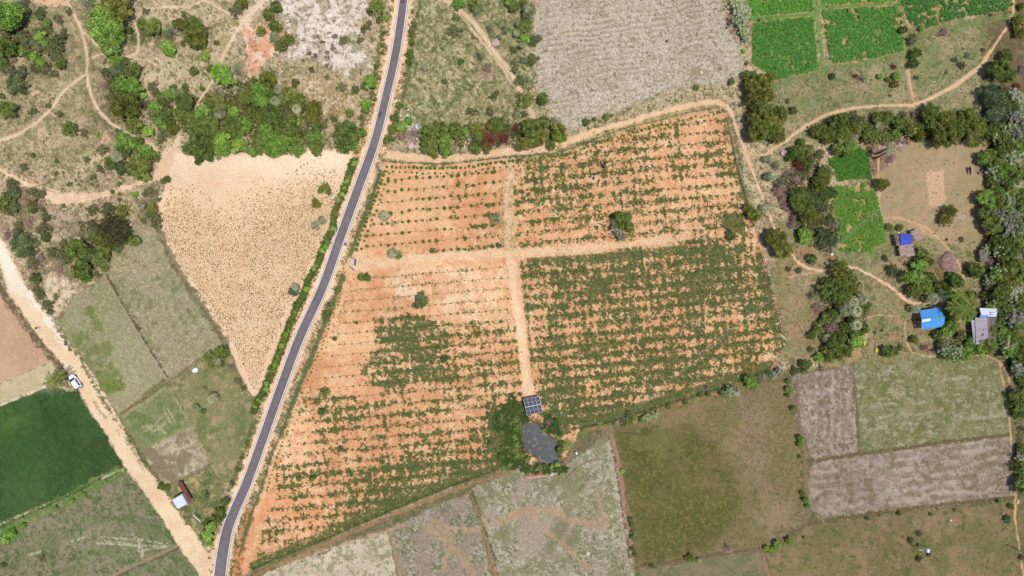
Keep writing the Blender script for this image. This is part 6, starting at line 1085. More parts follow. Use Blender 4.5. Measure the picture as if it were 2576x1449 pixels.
def shed():
    h = 2.5; C = [P3(430.8, 1258.6, h), P3(457.6, 1242.3, h), P3(471.8, 1268, h), P3(444.9, 1282, h)]; base = sum(C, Vector()) / 4; base.z = 0; root = empty('pump_house', base); tag(root, 'small square pump house with white flat roof beside the dirt road', 'shed'); C = rel(C, base)
    fl = lambda p, z: Vector((p.x, p.y, z)); m = MB(); c0 = sum(C, Vector()) / 4
    ins = [c0 + (p - c0) * .93 for p in C]
    for i in range(4):
        a_, b_ = ins[i], ins[(i + 1) % 4]; i2 = [c0 + (p - c0) * .8 for p in C]; a2, b2 = i2[i], i2[(i + 1) % 4]
        m.add([fl(a_, -.1), fl(b_, -.1), fl(b_, h - .13), fl(a_, h - .13), fl(a2, -.1), fl(b2, -.1), fl(b2, h - .13), fl(a2, h - .13)], [(0, 1, 2, 3), (4, 7, 6, 5), (3, 2, 6, 7), (0, 4, 5, 1)])
    m.build('wall', M_PLAST, root); 
    sl_ = slab([fl(p, h) for p in C], .12).build('roof', M_PLAST, root)
    r2 = [c0 + (p - c0) * .86 for p in C]; slab([fl(p, h + .06) for p in r2], .055).build('roof_sheet', M_TINW, root)
    ribs(fl(r2[0], h + .06), fl(r2[1], h + .06), fl(r2[2], h + .06), fl(r2[3], h + .06), 7, .05, .02).build('sheet_ribs', M_TINW, root)
    mb = flat('loose_brick', (110, 76, 70), .9, .2); d = (C[3] - C[0])
    for k in range(11):
        t = .08 + .84 * k / 10; p = C[0] + d * t + (c0 - C[0]).normalized() * .22 + d.cross(Vector((0, 0, 1))).normalized() * 0; MB().box((p.x, p.y, h + .12 if True else 0), (.22, .11, .09), random.random() * 3).build('brick', mb, root)
    a_, b_ = ins[2], ins[3]; p = a_.lerp(b_, .5); ang = math.atan2((b_ - a_).y, (b_ - a_).x); MB().box((p.x, p.y, .95), (.85, .06, 1.9), ang).build('door', flat('blue_grey_door', (96, 110, 130)), root)
    # rusty lean-to
    L = [P3(447, 1214.5, 1.3), P3(457, 1211, 1.3), P3(483, 1256, 1.3), P3(474, 1268.5, 1.5)]; b2 = sum(L, Vector()) / 4; b2.z = 0; r3 = empty('rusty_lean_to', b2); tag(r3, 'long narrow rusty brown sheet roof leaning on the white roofed pump house', 'lean-to'); L = rel(L, b2)
    slab(L, .04).build('roof', M_RUST, r3); ribs(L[0], L[3], L[2], L[1], 22, .06, .03).build('roof_ribs', M_RUST, r3)
    for p in L: MB().tube([(p.x * .95, p.y * .95, -.1), (p.x * .95, p.y * .95, p.z - .05)], .05, 6).build('post', MBARK, r3)
    m = MB(); p, q = Vector(L[0]) * .97, Vector(L[3]) * .97; m.add([Vector((p.x, p.y, -.1)), Vector((q.x, q.y, -.1)), Vector((q.x, q.y, .9)), Vector((p.x, p.y, .9))], [(0, 1, 2, 3)]); m.build('side_wall', M_MUD, r3)
shed()
def blue_house():
    ez, rz = 2.1, 3.2; NW, NE1, RE, SE1, SE2, SW, RW = P3(2314, 781, ez), P3(2361, 774, ez), P3(2377, 797.5, rz), P3(2375, 816, ez + .2), P3(2363, 823, ez), P3(2317, 829.6, ez), P3(2319, 807.6, rz)
    base = (NW + SE1) / 2; base.z = 0; root = empty('house', base); tag(root, 'house with bright blue gable roof and white ridge piece', 'house'); mb = flat('bright_blue_sheet', (84, 158, 226), .5, .14, .9, spec=.3)
    q = lambda *p: rel(p, base)
    n_ = slab(q(RW, RE, NE1, NW), .04).build('roof', mb, root); s_ = slab(q(SW, SE2, SE1, RE, RW), .04).build('roof', mb, root)
    a0, b0, c0_, d0 = q(RW, RE, NE1, NW); ribs(a0, b0, c0_, d0, 16, .07, .03).build('roof_ribs', mb, n_); a0, b0, c0_, d0 = q(RW, RE.lerp(RW, .04), SE2, SW); ribs(a0, b0, c0_, d0, 16, .07, .03).build('roof_ribs', mb, s_)
    a_, e_ = q(RW, RE); m1 = a_.lerp(e_, .38)
    for x0, x1, mt in ((a_, m1, M_WHITE), (m1, e_, flat('teal_ridge', (76, 160, 176), .5, .05))):
        d = Vector((0, .32, -.09)); u = Vector((0, 0, .05)); MB().add([x0 + d + u, x0 + u * 1.4, x0 - d.reflect(Vector((0, 0, 1))) * 1 + u, x1 + d + u, x1 + u * 1.4, x1 - d.reflect(Vector((0, 0, 1))) + u], [(0, 1, 4, 3), (1, 2, 5, 4)]).build('ridge_cap', mt, n_)
    W = [v for v in q(NW, NE1, SE2, SW)]; c0 = sum(W, Vector()) / 4
    ins = [Vector((c0.x + (v.x - c0.x) * .86, c0.y + (v.y - c0.y) * .86, 0)) for v in W]; ins[1].x = ins[2].x
    m = MB()
    for i in range(4): a2, b2 = ins[i], ins[(i + 1) % 4]; m.add([a2 + Vector((0, 0, -.1)), b2 + Vector((0, 0, -.1)), b2 + Vector((0, 0, 2.0)), a2 + Vector((0, 0, 2.0))], [(0, 1, 2, 3)])
    m.build('wall', M_MUD, root); mid = ins[3].lerp(ins[0], .5); MB().box((mid.x - .03, mid.y, .95), (.06, .9, 1.9)).build('door', flat('wood_door', (110, 74, 52)), root)
    MB().tube(q(P3(2292, 812, 2.3), P3(2322, 807.4, 3.1)), [.03, .04], 6).build('roof_pole', MBARK, root)
blue_house()
def grey_house():
    z1, z2 = 2.2, 3.0; NW, RN, RS, SW, NE, SE = P3(2453, 799, z1), P3(2486, 799, z2), P3(2488, 862, z2), P3(2455, 867, z1), P3(2508, 798, z1), P3(2508, 860, z1)
    base = P3(2480, 832, 0); root = empty('house', base); tag(root, 'long house with weathered grey sheet roof and reddish ridge at the right', 'house'); q = lambda *p: rel(p, base)
    mg = flat('grey_sheet', (176, 164, 172), .6, .14, 1.2, stretch=(.4, 4, 1)); md = flat('dark_grey_sheet', (108, 98, 98), .7, .2, 1.5)
    W = slab(q(NW, RN, RS, SW), .04).build('roof', mg, root); E = slab(q(RN, NE, SE, RS), .04).build('roof', md, root)
    a_, b_, c_, d_ = q(NW, RN, RS, SW); ribs(a_, d_, c_, b_, 26, .09, .035).build('roof_ribs', mg, W); 
    for k, t in enumerate((.45, .52, .60, .68, .75, .9)):
        p0, p1 = a_.lerp(d_, t), b_.lerp(c_, t); u = Vector((0, 0, .05)); e = Vector((0, .03, 0)); MB().add([p0 - e + u, p0 + e + u, p1 + e + u, p1 - e + u], [(0, 1, 2, 3)]).build('sheet_seam', md, W)
    MB().tube([b_ + Vector((0, 0, .04)), c_ + Vector((0, 0, .04))], .11, 8).build('ridge_cap', flat('red_ridge', (186, 122, 116)), root)
    c0 = Vector((0, 0, 0)); w4 = [Vector((v.x * .82, v.y * .9, 0)) for v in q(NW, NE, SE, SW)]; m = MB()
    for i in range(4): a2, b2 = w4[i], w4[(i + 1) % 4]; m.add([a2 + Vector((0, 0, -.1)), b2 + Vector((0, 0, -.1)), b2 + Vector((0, 0, 2.15)), a2 + Vector((0, 0, 2.15))], [(0, 1, 2, 3)])
    m.build('wall', M_MUD, root); mid = w4[3].lerp(w4[0], .5); MB().box((mid.x - .03, mid.y, .95), (.06, .9, 1.9)).build('door', flat('brown_door', (100, 70, 54)), root)
    # veranda on the left
    V4 = [P3(2443, 806, 1.8), P3(2455, 804, 2.1), P3(2456, 866, 2.1), P3(2449, 864, 1.8)]; slab(q(*V4), .04).build('veranda_roof', mg, root)
    for X, Y in ((2445, 808), (2446, 836), (2450, 862)): p = q(P3(X, Y, 1.75))[0]; MB().tube([(p.x, p.y, -.1), (p.x, p.y, 1.72)], .05, 6).build('post', MBARK, root)
    w5 = [P3(2464, 774.5, 2.6), P3(2512, 777, 2.6), P3(2506, 797, 2.45), P3(2470, 797, 2.45)]; b5 = sum(w5, Vector()) / 4; b5.z = 0; r5 = empty('annex', b5); tag(r5, 'annex with pale lilac white sheet roof behind the grey roofed house', 'shed')
    w5 = rel(w5, b5); slab(w5, .05).build('roof', flat('lilac_white', (206, 206, 222), .6, .08, 2), r5); MB().box((w5[3].x + .6, w5[3].y + .12, 2.5), (2.2, .55, .04)).build('blue_sheet', flat('blue_sheet', (84, 156, 214)), r5)
    MB().tube([(.3, .3, 2.62), (.3, -.5, 2.6), (.9, -.5, 2.58)], .05, 6).build('roof_pipe', mh, r5); MB().tube([(.2, 0, 2.62), (1.2, .1, 2.62)], .04, 6).build('roof_pipe', mh, r5)
    m = MB(); 
    for i in range(4): a2, b2 = w5[i] * .88, w5[(i + 1) % 4] * .88; m.add([Vector((a2.x, a2.y, -.1)), Vector((b2.x, b2.y, -.1)), Vector((b2.x, b2.y, 2.4)), Vector((a2.x, a2.y, 2.4))], [(0, 1, 2, 3)])
    m.build('wall', M_MUD, r5)
grey_house()
M_STRAW = leaf_mat('thatch_straw', False, .1)
def straw(pts4, n, rs, cols, along='u', size=.5, name='thatch', parent=None, thick=.12, base=None):
    c = [np.array(p) for p in rel(pts4, base)]; u, v = rs.rand(n), rs.rand(n); u = np.clip(u * 1.04 - .02, -.02, 1.02)
    p = ((1 - u) * (1 - v))[:, None] * c[0] + (u * (1 - v))[:, None] * c[1] + (u * v)[:, None] * c[2] + ((1 - u) * v)[:, None] * c[3]
    d = (c[1] - c[0]) if along == 'u' else (c[3] - c[0]); d = d / np.linalg.norm(d); d = d + rs.randn(n, 3) * .14; e = np.stack([-d[:, 1], d[:, 0], 0 * d[:, 0]], -1); L = size * (.5 + rs.rand(n))[:, None]; w_ = .035 * (.6 + rs.rand(n))[:, None]
    p[:, 2] += thick * rs.rand(n); V = np.stack([p - d * L / 2 - e * w_, p - d * L / 2 + e * w_, p + d * L / 2 + e * w_, p + d * L / 2 - e * w_], 1).reshape(-1, 3); col = np.repeat(np.array([A(*q) for q in cols])[rs.randint(0, len(cols), n)] * (.7 + .5 * rs.rand(n))[:, None], 4, 0)
    return mesh_np(name, V, np.arange(4 * n).reshape(-1, 4), col, M_STRAW, parent)
def huts():
    rs = np.random.RandomState(3)
    def hut(C, h0, h1, label, cols, name='thatched_shelter', along='u', n=900):
        C = [P3(C[0][0], C[0][1], h1), P3(C[1][0], C[1][1], h0), P3(C[2][0], C[2][1], h0), P3(C[3][0], C[3][1], h1)]; b = sum(C, Vector()) / 4; b.z = 0; r = empty(name, b); tag(r, label, 'hut')
        roof = slab(rel([p - Vector((0, 0, .02)) for p in C], b), .1).build('roof', flat('old_thatch', (150, 122, 106), .95, .3, 4), r); straw(C, n, rs, cols, along, .7, 'straw', roof, .14, b)
        for p in rel(C, b): MB().tube([(p.x * .85, p.y * .85, -.1), (p.x * .85, p.y * .85, p.z - .1)], .05, 6).build('post', MBARK, r)
        return r, b
    hut([(2264, 616), (2293, 613), (2297, 643), (2267, 645)], 1.9, 1.5, 'square thatched shelter of pinkish straw below the blue tarp', [(206, 172, 152), (180, 150, 136), (218, 192, 168), (150, 124, 116)])
    r, b = hut([(2253.5, 591), (2290, 588), (2292, 614), (2258, 618)], 1.9, 1.5, 'thatched shelter whose roof is covered by a dark blue tarp', [(156, 128, 116), (130, 102, 94), (170, 146, 130)])
    hut([(2293, 582), (2312, 576), (2319, 602), (2305, 606)], 1.7, 1.4, 'small narrow thatched shelter right of the blue tarp', [(196, 164, 148), (170, 140, 128), (212, 186, 164)], n=500)
    # tarp: rumpled sheet over the thatch
    C = [P3(2264, 590, 2.02), P3(2293, 589, 2.05), P3(2293.5, 614, 2.0), P3(2266, 617, 1.9)]; b = sum(C, Vector()) / 4; b.z = 0; c = rel(C, b); r = empty('tarp', b); N_ = 22; vs = []; fs = []; rr = random.Random(5)
    for i in range(N_):
        for j in range(N_):
            u, v = i / (N_ - 1), j / (N_ - 1); p = c[0].lerp(c[1], u).lerp(c[3].lerp(c[2], u), v); e = .05 * math.sin(v * 9 + u * 3) * (1 if u in (0, 1) else 0); vs.append(p + Vector((e, e, .06 + .035 * math.sin(u * 14 + 3 * math.sin(v * 6)) + .03 * rr.random() + .12 * math.sin(math.pi * u) * math.sin(math.pi * v))))
    for i in range(N_ - 1):
        for j in range(N_ - 1): fs.append((i * N_ + j, i * N_ + j + 1, (i + 1) * N_ + j + 1, (i + 1) * N_ + j))
    MB().add(vs, fs).build('tarp_sheet', flat('blue_tarp', (44, 72, 186), .6, .25, 1.5, spec=.25), r, smooth=True); tag(r, 'rumpled dark blue tarp lying over the thatched shelter roof', 'tarp')
    tk = MB().tube([c[0].lerp(c[3], .35) + Vector((-.6, 0, .12)), c[0].lerp(c[3], .35) + Vector((1.6, .05, .22))], .025, 5).tube([c[0].lerp(c[3], .6) + Vector((-.6, 0, .12)), c[0].lerp(c[3], .6) + Vector((1.3, .05, .22))], .025, 5).build('holding_sticks', MBARK, r)
    # little grey shed at the right wood
    hut([(2466, 630), (2480, 628), (2482, 658), (2470, 660)], 1.7, 1.5, 'small grey thatched shed at the edge of the right wood', [(150, 138, 128), (130, 118, 108)], n=300)
    def mound(poly, h, n, cols, label, name='brush_pile', cat='brush pile', size=.55):
        cx = sum(p[0] for p in poly) / len(poly); cy = sum(p[1] for p in poly) / len(poly); base = wp(cx, cy, 0); r = empty(name, base); tag(r, label, cat); P_ = [(wp(*p) - base) for p in poly]; vs = []; N_ = len(P_); rr = random.Random(int(cx)); rings = []
        for k, (s_, z) in enumerate(((1.0, 0), (.9, .45), (.7, .8), (.4, .97), (.12, 1.0))): rings.append([Vector((p.x * s_ * rr.uniform(.93, 1.07), p.y * s_ * rr.uniform(.93, 1.07), z * h * rr.uniform(.8, 1.15) if k else -.05)) for p in P_])
        MB().loft(rings).build('heap', flat(name + '_core', cols[0], .95, .3, 4, bump=.05), r, smooth=True)
        V = []; C_ = []
        for k in range(n):
            a_ = rr.random() * 6.283; i = int(a_ / 6.283 * N_) % N_; s_ = math.sqrt(rr.random()) * .98; p = P_[i].lerp(P_[(i + 1) % N_], rr.random()) * s_; z = h * (1 - s_ ** 2.4) * 1.0 + .05; d = Vector((rr.gauss(0, 1), rr.gauss(0, 1), rr.gauss(0, .3))).normalized() * size * rr.uniform(.3, .8); e = Vector((-d.y, d.x, 0)).normalized() * .03; q = Vector((p.x, p.y, z + rr.random() * .12)); V += [q - d - e, q - d + e, q + d + e, q + d - e]; col = A(*rr.choice(cols)) * rr.uniform(.7, 1.2); C_ += [col] * 4
        mesh_np('twigs', np.array([tuple(v) for v in V]), np.arange(4 * n).reshape(-1, 4), np.array(C_), M_STRAW, r)
    mound([(2368, 645), (2380, 634), (2392, 634), (2399, 648), (2404, 662), (2405, 678), (2400, 686), (2385, 686), (2368, 676), (2361, 660)], 1.1, 1500, [(176, 136, 122), (204, 164, 146), (150, 110, 98), (190, 166, 156)], 'big pinkish brown heap of brush and straw beside the curved footpath')
    mound([(1819, 1378), (1830, 1373), (1842, 1378), (1846, 1386), (1836, 1391), (1822, 1390)], .5, 400, [(168, 134, 116), (190, 158, 140), (146, 112, 96)], 'small pinkish straw heap on the bank below the olive pasture', 'straw_heap', 'heap', .35)
    mound([(2352, 678), (2366, 676), (2378, 700), (2372, 706), (2362, 700)], .18, 260, [(170, 134, 90), (150, 120, 74)], 'low pile of cut stalks left of the big brush heap', 'straw_heap', 'heap', .5)
    mound([(1000, 325), (1018, 318), (1030, 330), (1022, 345), (1004, 345)], .4, 500, [(170, 152, 144), (190, 172, 160), (140, 120, 108)], 'left grey heap of dry branches beside the rubbish near the road', 'brush_pile', 'brush pile', .4)
    mound([(1034, 332), (1052, 324), (1056, 340), (1040, 356), (1028, 350)], .4, 500, [(174, 152, 144), (196, 176, 164), (144, 122, 110)], 'right grey heap of dry branches beside the rubbish near the road', 'brush_pile', 'brush pile', .4)
huts()
def coconut(X, Y, r, h, label, n=13, cols=((104, 120, 50), (90, 108, 46), (124, 134, 58))):
    p = gp(X, Y, h); root = empty('coconut_palm', p); tag(root, label, 'palm', 'coconut palms'); rs = np.random.RandomState(int(X + Y))
    MB().tube([(0, 0, -.2), (.1, 0, h * .4), (.05, .05, h)], [.2, .14, .13], 9).build('trunk', MBARK, root, smooth=True)
    for i in range(n):
        v, f, c = [], [], []; frond(v, f, c, np.array([.05, .05, h]), i * 6.283 / n * 1.0 + rs.rand() * .45, r * (.75 + .4 * rs.rand()), .15 + .5 * rs.rand(), .35 + .3 * rs.rand(), .17, 26, rs); o = mesh_np('frond', np.array(v), np.array(f), np.array(c), ML, root); cc = A(*cols[i % len(cols)]) * 1.35; o.color = (*[float(q) for q in cc], 1)
    m = MB()
    for k in range(6): a_ = k * 1.05; m.loft([[Vector((.05 + math.cos(a_) * .25 + math.cos(t) * q_ * .12, .05 + math.sin(a_) * .25 + math.sin(t) * q_ * .12, h - .25 + z_ * .14)) for t in [j * 6.283 / 8 for j in range(8)]] for q_, z_ in ((.3, -1), (.9, -.5), (1, 0), (.9, .5), (.3, 1))])
    m.build('coconuts', flat('coconut_husk', (120, 124, 60), .7), root, smooth=True)
coconut(139, 958, 3.6, 5.0, 'star shaped coconut palm beside the parked white car')
coconut(2413, 742, 3.6, 5.5, 'upper coconut palm between the blue and grey roofed houses'); coconut(2428, 780, 4.2, 6.0, 'largest coconut palm between the blue and grey roofed houses', 15); coconut(2404, 772, 3.4, 5.0, 'left coconut palm beside the blue roofed house'); coconut(2440, 762, 3.2, 5.0, 'right coconut palm above the grey roofed house')
def burnt_palms():
    mt = flat('charred_trunk', (60, 44, 38), .95, .2, 6)
    for (X, Y, r_, h, lb) in ((2203.5, 387, 1.2, 6.6, 'upper charred leaning palm trunk with pale dead crown on the burnt patch'), (2201, 397.5, 1.2, 6.4, 'lower charred palm trunk with small green tip on the burnt patch')):
        root = empty('charred_palm', wp(X - 3, Y + 1, 0)); tag(root, lb, 'palm', 'charred palms on the burnt patch'); MB().tube([(0, 0, -.1), (.15, .05, h * .4), (.2, .3, h * .7), (.4, .45, h)], [.24, .17, .14, .16], 8).build('trunk', mt, root, smooth=True)
        rs = np.random.RandomState(int(X)); v, f, c = [], [], []
        for i in range(14): fan(v, f, c, np.array([.4, .45, h]), i * 2.4, .9, -.3 + .06 * i, .5, rs, col=(1, 1, 1) if i < 9 else (.35, .6, .25), n=6)
        o = mesh_np('crown', np.array(v), np.array(f), np.array(c), ML, root); cc = A(214, 200, 170); o.color = (*[float(q) for q in cc], 1)
burnt_palms()
# ------------------------------------------------------------------ cloths, rags, planks
def rag(X, Y, sx, sy, rgb, label, cat='cloth', name='cloth', rz=0.0, group=None, z=.04, seed=None, mat=None, h=.10):
    rr = random.Random(seed if seed is not None else int(X * 13 + Y * 7)); N_ = 9; M_ = 24; vs = [Vector((0, 0, h + z))]; fs = []
    rad = [rr.uniform(.55, 1.1) for _ in range(M_)]; rad = [(rad[i] + rad[i - 1] + rad[(i + 1) % M_]) / 3 * (1 + .25 * math.sin(3 * i + X)) for i in range(M_)]
    for k in range(1, 5):
        for i in range(M_): a_ = i / M_ * 6.283; s_ = k / 4 * rad[i]; vs.append(Vector((math.cos(a_) * s_ * sx / 2, math.sin(a_) * s_ * sy / 2, z + h * (1 - k / 4) + rr.uniform(0, h * .5))))
    for i in range(M_): fs.append((0, 1 + i, 1 + (i + 1) % M_))
    for k in range(3):
        for i in range(M_): fs.append((1 + k * M_ + i, 1 + (k + 1) * M_ + i, 1 + (k + 1) * M_ + (i + 1) % M_, 1 + k * M_ + (i + 1) % M_))
    o = MB().add(vs, fs).build(name, mat or flat(name + '_fabric', rgb, .8, .08, 4), fixn=False, smooth=True); o.location = wp(X, Y, hgt(X, Y)); o.rotation_euler = (0, 0, rz); tag(o, label, cat, group); return o
rag(490.5, 932, 1.9, 1.2, (244, 242, 244), 'crumpled bright white cloth lying on the grass left of the stubble field', rz=.5)
rag(1479.5, 1394, 1.0, 1.2, (214, 194, 170), 'beige sheet scrap on the speckled field near the bottom edge', rz=.4)
rag(2158, 868, 4.4, 1.7, (222, 204, 60), 'yellow tarp showing from under the round tree', 'tarp', 'tarp', rz=.35, z=.3, h=.5)
rag(2205.5, 881, 1.3, 1.5, (236, 204, 40), 'bright yellow cloth hanging over sticks on the yard', 'tarp', 'tarp', rz=.3, z=.3, h=.3)
rag(2133, 857, 1.3, 1.0, (46, 40, 150), 'dark blue cloth in the shade left of the yellow tarp', 'cloth', 'cloth', rz=.3)
for i, (dx, dy, l, a_, lb) in enumerate(((-3, -4, 3.2, 1.45, 'pale pole under the bright yellow cloth'), (8, -1, 1.6, -.9, 'thin pale stick right of the bright yellow cloth'), (-42, 10, 3.4, -.5, 'long thin stick below the bare sandy patch'), (-40, 15, 2.3, .03, 'shorter thin stick below the bare sandy patch'))):
    o = MB().tube([(-l / 2, 0, .1), (l / 2, 0, .16)], [.06 if i == 0 else .03] * 2, 6).build('stick', MBARK if i > 3 else flat('dry_wood', (206, 186, 158))); o.location = wp(2205 + dx, 880 + dy, 0); o.rotation_euler = (0, 0, a_); tag(o, lb, 'stick', 'sticks on the yard')
for i in range(4):
    o = MB().box((0, 0, .1), (1.4, .14, .05)).build('plank', flat('pale_plank', (204, 190, 166))) if i == 0 else o.copy()
    if i: COL.objects.link(o)
    o.location = wp(2218 + i * 3.4, 876 + (i % 2) * 2, 0); o.rotation_euler = (0, 0, -1.0 + .07 * i); tag(o, 'pale plank lying right of the bright yellow cloth', 'plank', 'planks beside the yellow cloth')
for i in range(5):
    o = MB().tube([(-1, 0, .1), (1, 0, .12)], .035, 6).build('stick', flat('white_stick', (222, 212, 196))) if i == 0 else o.copy()
    if i: COL.objects.link(o)
    o.location = wp(2418, 543 + i * 2.6, 0); o.rotation_euler = (0, 0, .12 + .06 * i); tag(o, 'whitish stick in the bundle right of the lone yard tree', 'stick', 'sticks beside the lone yard tree')
i = 0
for (u, v, w_, c) in ((285, 555, 9, 0), (460, 535, 12, 0), (515, 550, 7, 0), (585, 580, 7, 0), (635, 595, 9, 0), (475, 632, 7, 0), (560, 620, 11, 2), (430, 725, 8, 1), (490, 740, 10, 0), (515, 730, 7, 1), (605, 768, 9, 0), (622, 810, 9, 1), (630, 850, 9, 1), (640, 920, 10, 0), (700, 790, 12, 2), (735, 795, 9, 1), (700, 840, 12, 0), (720, 890, 14, 2), (745, 820, 8, 1), (390, 1075, 7, 0), (378, 1115, 8, 0), (655, 1120, 8, 1), (705, 1115, 10, 0), (700, 1165, 10, 0), (480, 393, 8, 0), (740, 1215, 8, 2)):
    X = (1560 + u / 6.585) * .629; Y = (380 + v / 6.585) * .629; cc = ((242, 240, 236), (110, 170, 226), (210, 206, 204))[c]
    rag(X, Y, w_ * .045 * 1.3, w_ * .035 * 1.3, cc, ('white plastic scrap in the rubbish scatter beside the road', 'blue plastic scrap in the rubbish scatter beside the road', 'greyish plastic bag in the rubbish scatter beside the road')[c], 'rubbish', 'plastic_scrap', random.random() * 3, ('white rubbish beside the road', 'blue rubbish beside the road', 'grey rubbish beside the road')[c], seed=i); i += 1
for X, Y, w_, lb in ((212.5, 37, .5, 'white scrap beside the long footpath near the top left trees'), (1765, 182.5, .9, 'round white sack on the grey ploughed field'), (2211, 565, .6, 'white bag at the corner of the bright green plot'), (2244, 576, .6, 'crumpled white bag left of the blue tarp shelter'), (2350, 206, .5, 'white scrap on the grass below the crops'), (2095 - 2, 640, .9, 'white bag on the brown clay patch by the green plot'), (312, 1168, .5, 'white stone slab at the dirt road edge'), (310, 1184, .35, 'small white stone under the slab at the dirt road'), (1852 - 1, 686 + 0, .5, 'white scrap in the lower right plantation quarter'), (1133, 1226, .4, 'white scrap on the southwest fence line'), (1751, 672, .3, 'tiny white scrap beside the weedy plantation strip'), (1371, 952, .35, 'small white scrap beside the southern track'), (1497, 1059, .4, 'white scrap at the grassy rim near the pond'), (2426, 841, .8, 'white bucket sack in front of the grey roofed house'), (2302, 819, .8, 'white bag heap beside the blue roofed house'), (860, 384 + 0, .3, 'white scrap on the bare upper sand'), (1107, 676, .5, 'small white box on the pale cross track'), (2392, 1309, .6, 'white sheet scrap on the bank below the streaked field'), (2265 - 3, 586, .5, 'white cloth on top of the blue tarp shelter')):
    rag(X, Y, w_, w_ * .8, (240, 236, 230), lb, 'scrap', 'white_scrap', random.random() * 3, h=.12)
rag(1253, 1184, 1.9, .9, (206, 146, 104), 'orange clay heap by the fence west of the pond', 'clay heap', 'clay_heap', .4, h=.25)
# ------------------------------------------------------------------ parked car
def car():
    ang = math.atan2(21.2, -14.6); fwd = Vector((math.cos(ang), math.sin(ang), 0)); left = Vector((-fwd.y, fwd.x, 0)); mid = wp(200.9, 954.4) ; o0 = mid + left * .86 - fwd * .02; o0.z = hgt_m(o0.x, o0.y) + .02
    root = empty('parked_car', o0, ang); tag(root, 'white parked car with black windows standing on the dirt road verge', 'car')
    mp, n, b, _ = newmat('white_car_paint'); b.inputs['Base Color'].default_value = (.80, .80, .82, 1); b.inputs['Roughness'].default_value = .3; b.inputs['Coat Weight'].default_value = .6
    v, t = noise_ramp(n, 2.0, .9, 1.04); c = n.nodes.new('ShaderNodeVectorMath'); c.operation = 'SCALE'; c.inputs[0].default_value = (.80, .80, .82); n.links.new(v, c.inputs['Scale']); n.links.new(c.outputs[0], b.inputs['Base Color'])
    mg = flat('car_glass', (30, 34, 44), .08, .05, spec=.6); mt = flat('tyre_rubber', (46, 44, 44), .9, .1); mr = flat('rim_alloy', (130, 128, 132), .4, .05, metal=.6); mk = flat('black_trim', (40, 38, 40), .6)
    def ring(z, x0, x1, w_, nose, tail, wf=1.0):    # rounded plan section; x1 front, x0 back
        pts = []
        for k in range(40):
            a_ = k / 40 * 2 * math.pi; ca, sa = math.cos(a_), math.sin(a_); e = 2 / 5.0; x = math.copysign(abs(ca) ** e, ca); y = math.copysign(abs(sa) ** e, sa); hx = (x1 - x0) / 2; cx_ = (x1 + x0) / 2; yy = y * w_
            xx = cx_ + x * hx; f = (xx - cx_) / hx
            if f > 0: xx -= nose * (y * y) * f
            else: xx += tail * (y * y) * -f
            pts.append(Vector((xx, yy * (1 - (.10 if f > .5 else 0) * (f - .5) * 2 * wf), z)))
        return pts
    L0, L1 = -2.02, 2.08
    MB().loft([ring(.22, L0 + .1, L1 - .15, .78, .12, .05), ring(.34, L0, L1, .85, .14, .05), ring(.60, L0 - .02, L1 + .02, .89, .16, .06), ring(.80, L0, L1 - .02, .88, .16, .06), ring(.96, L0 + .04, L1 - .12, .85, .16, .05), ring(1.03, L0 + .1, L1 - .3, .80, .18, .05)]).build('body', mp, root, smooth=True, bevel=0)
    ca = [ring(1.0, -1.92, 1.02, .80, .12, .04, 0), ring(1.3, -1.84, .62, .72, .12, .05, 0), ring(1.56, -1.74, .26, .635, .10, .05, 0), ring(1.62, -1.62, .12, .58, .10, .05, 0)]
    MB().loft(ca).build('roof', mp, root, smooth=True)
    def quad(name, pts, mat, off):
        P_ = [Vector(p) for p in pts]; nn = (P_[1] - P_[0]).cross(P_[2] - P_[0]).normalized(); cc = sum(P_, Vector()) / len(P_)
        if nn.dot(cc - Vector((-.6, 0, .9))) < 0: nn = -nn
        P_ = [p + nn * off for p in P_]; m = MB().add(P_ + [p - nn * .03 for p in P_], [tuple(range(len(P_)))] + [(i, i + len(P_), (i + 1) % len(P_) + len(P_), (i + 1) % len(P_)) for i in range(len(P_))]); return m.build(name, mat, root)
    for sg in (1, -1):
        quad('side_window', [(.62, sg * .775, 1.06), (-.62, sg * .785, 1.06), (-.60, sg * .665, 1.48), (.22, sg * .655, 1.48)], mg, .035); quad('side_window', [(-.70, sg * .785, 1.06), (-1.55, sg * .765, 1.06), (-1.42, sg * .655, 1.48), (-.68, sg * .665, 1.48)], mg, .035)
        MB().box((.62, sg * .92, 1.08), (.14, .2, .13)).build('mirror', mp, root, bevel=.03); MB().tube([(-1.4, sg * .56, 1.68), (0, sg * .56, 1.68)], .02, 6).build('roof_rail', mk, root)
        quad('headlight', [(1.78, sg * .72, .76), (1.93, sg * .5, .72), (1.86, sg * .5, .9), (1.72, sg * .72, .9)], flat('lamp_glass', (210, 212, 216), .2), .04)
        quad('tail_light', [(-1.98, sg * .74, .80), (-2.02, sg * .56, .80), (-1.95, sg * .56, 1.05), (-1.92, sg * .72, 1.05)], flat('red_lamp', (150, 30, 26), .3), .03)
        for x in (1.28, -1.29):
            w_ = MB(); 
            w_.tube([(x, sg * .66, .33), (x, sg * .68, .33), (x, sg * .86, .33), (x, sg * .88, .33)], [.29, .33, .33, .29], 24).build('wheel', mt, root, smooth=False); wh = list(COL.objects)[-1]
            MB().tube([(x, sg * .84, .33), (x, sg * .895, .33)], [.20, .17], 16).build('rim', mr, wh)
            MB().tube([(x, sg * .70, .36), (x, sg * .865, .36)], [.37, .37], 24).build('wheel_arch', mk, root)
    quad('windscreen', [(1.0, .66, 1.05), (1.0, -.66, 1.05), (.36, -.56, 1.5), (.36, .56, 1.5)], mg, .09)
    quad('rear_window', [(-1.93, .62, 1.12), (-1.93, -.62, 1.12), (-1.74, -.54, 1.5), (-1.74, .54, 1.5)], mg, .05)
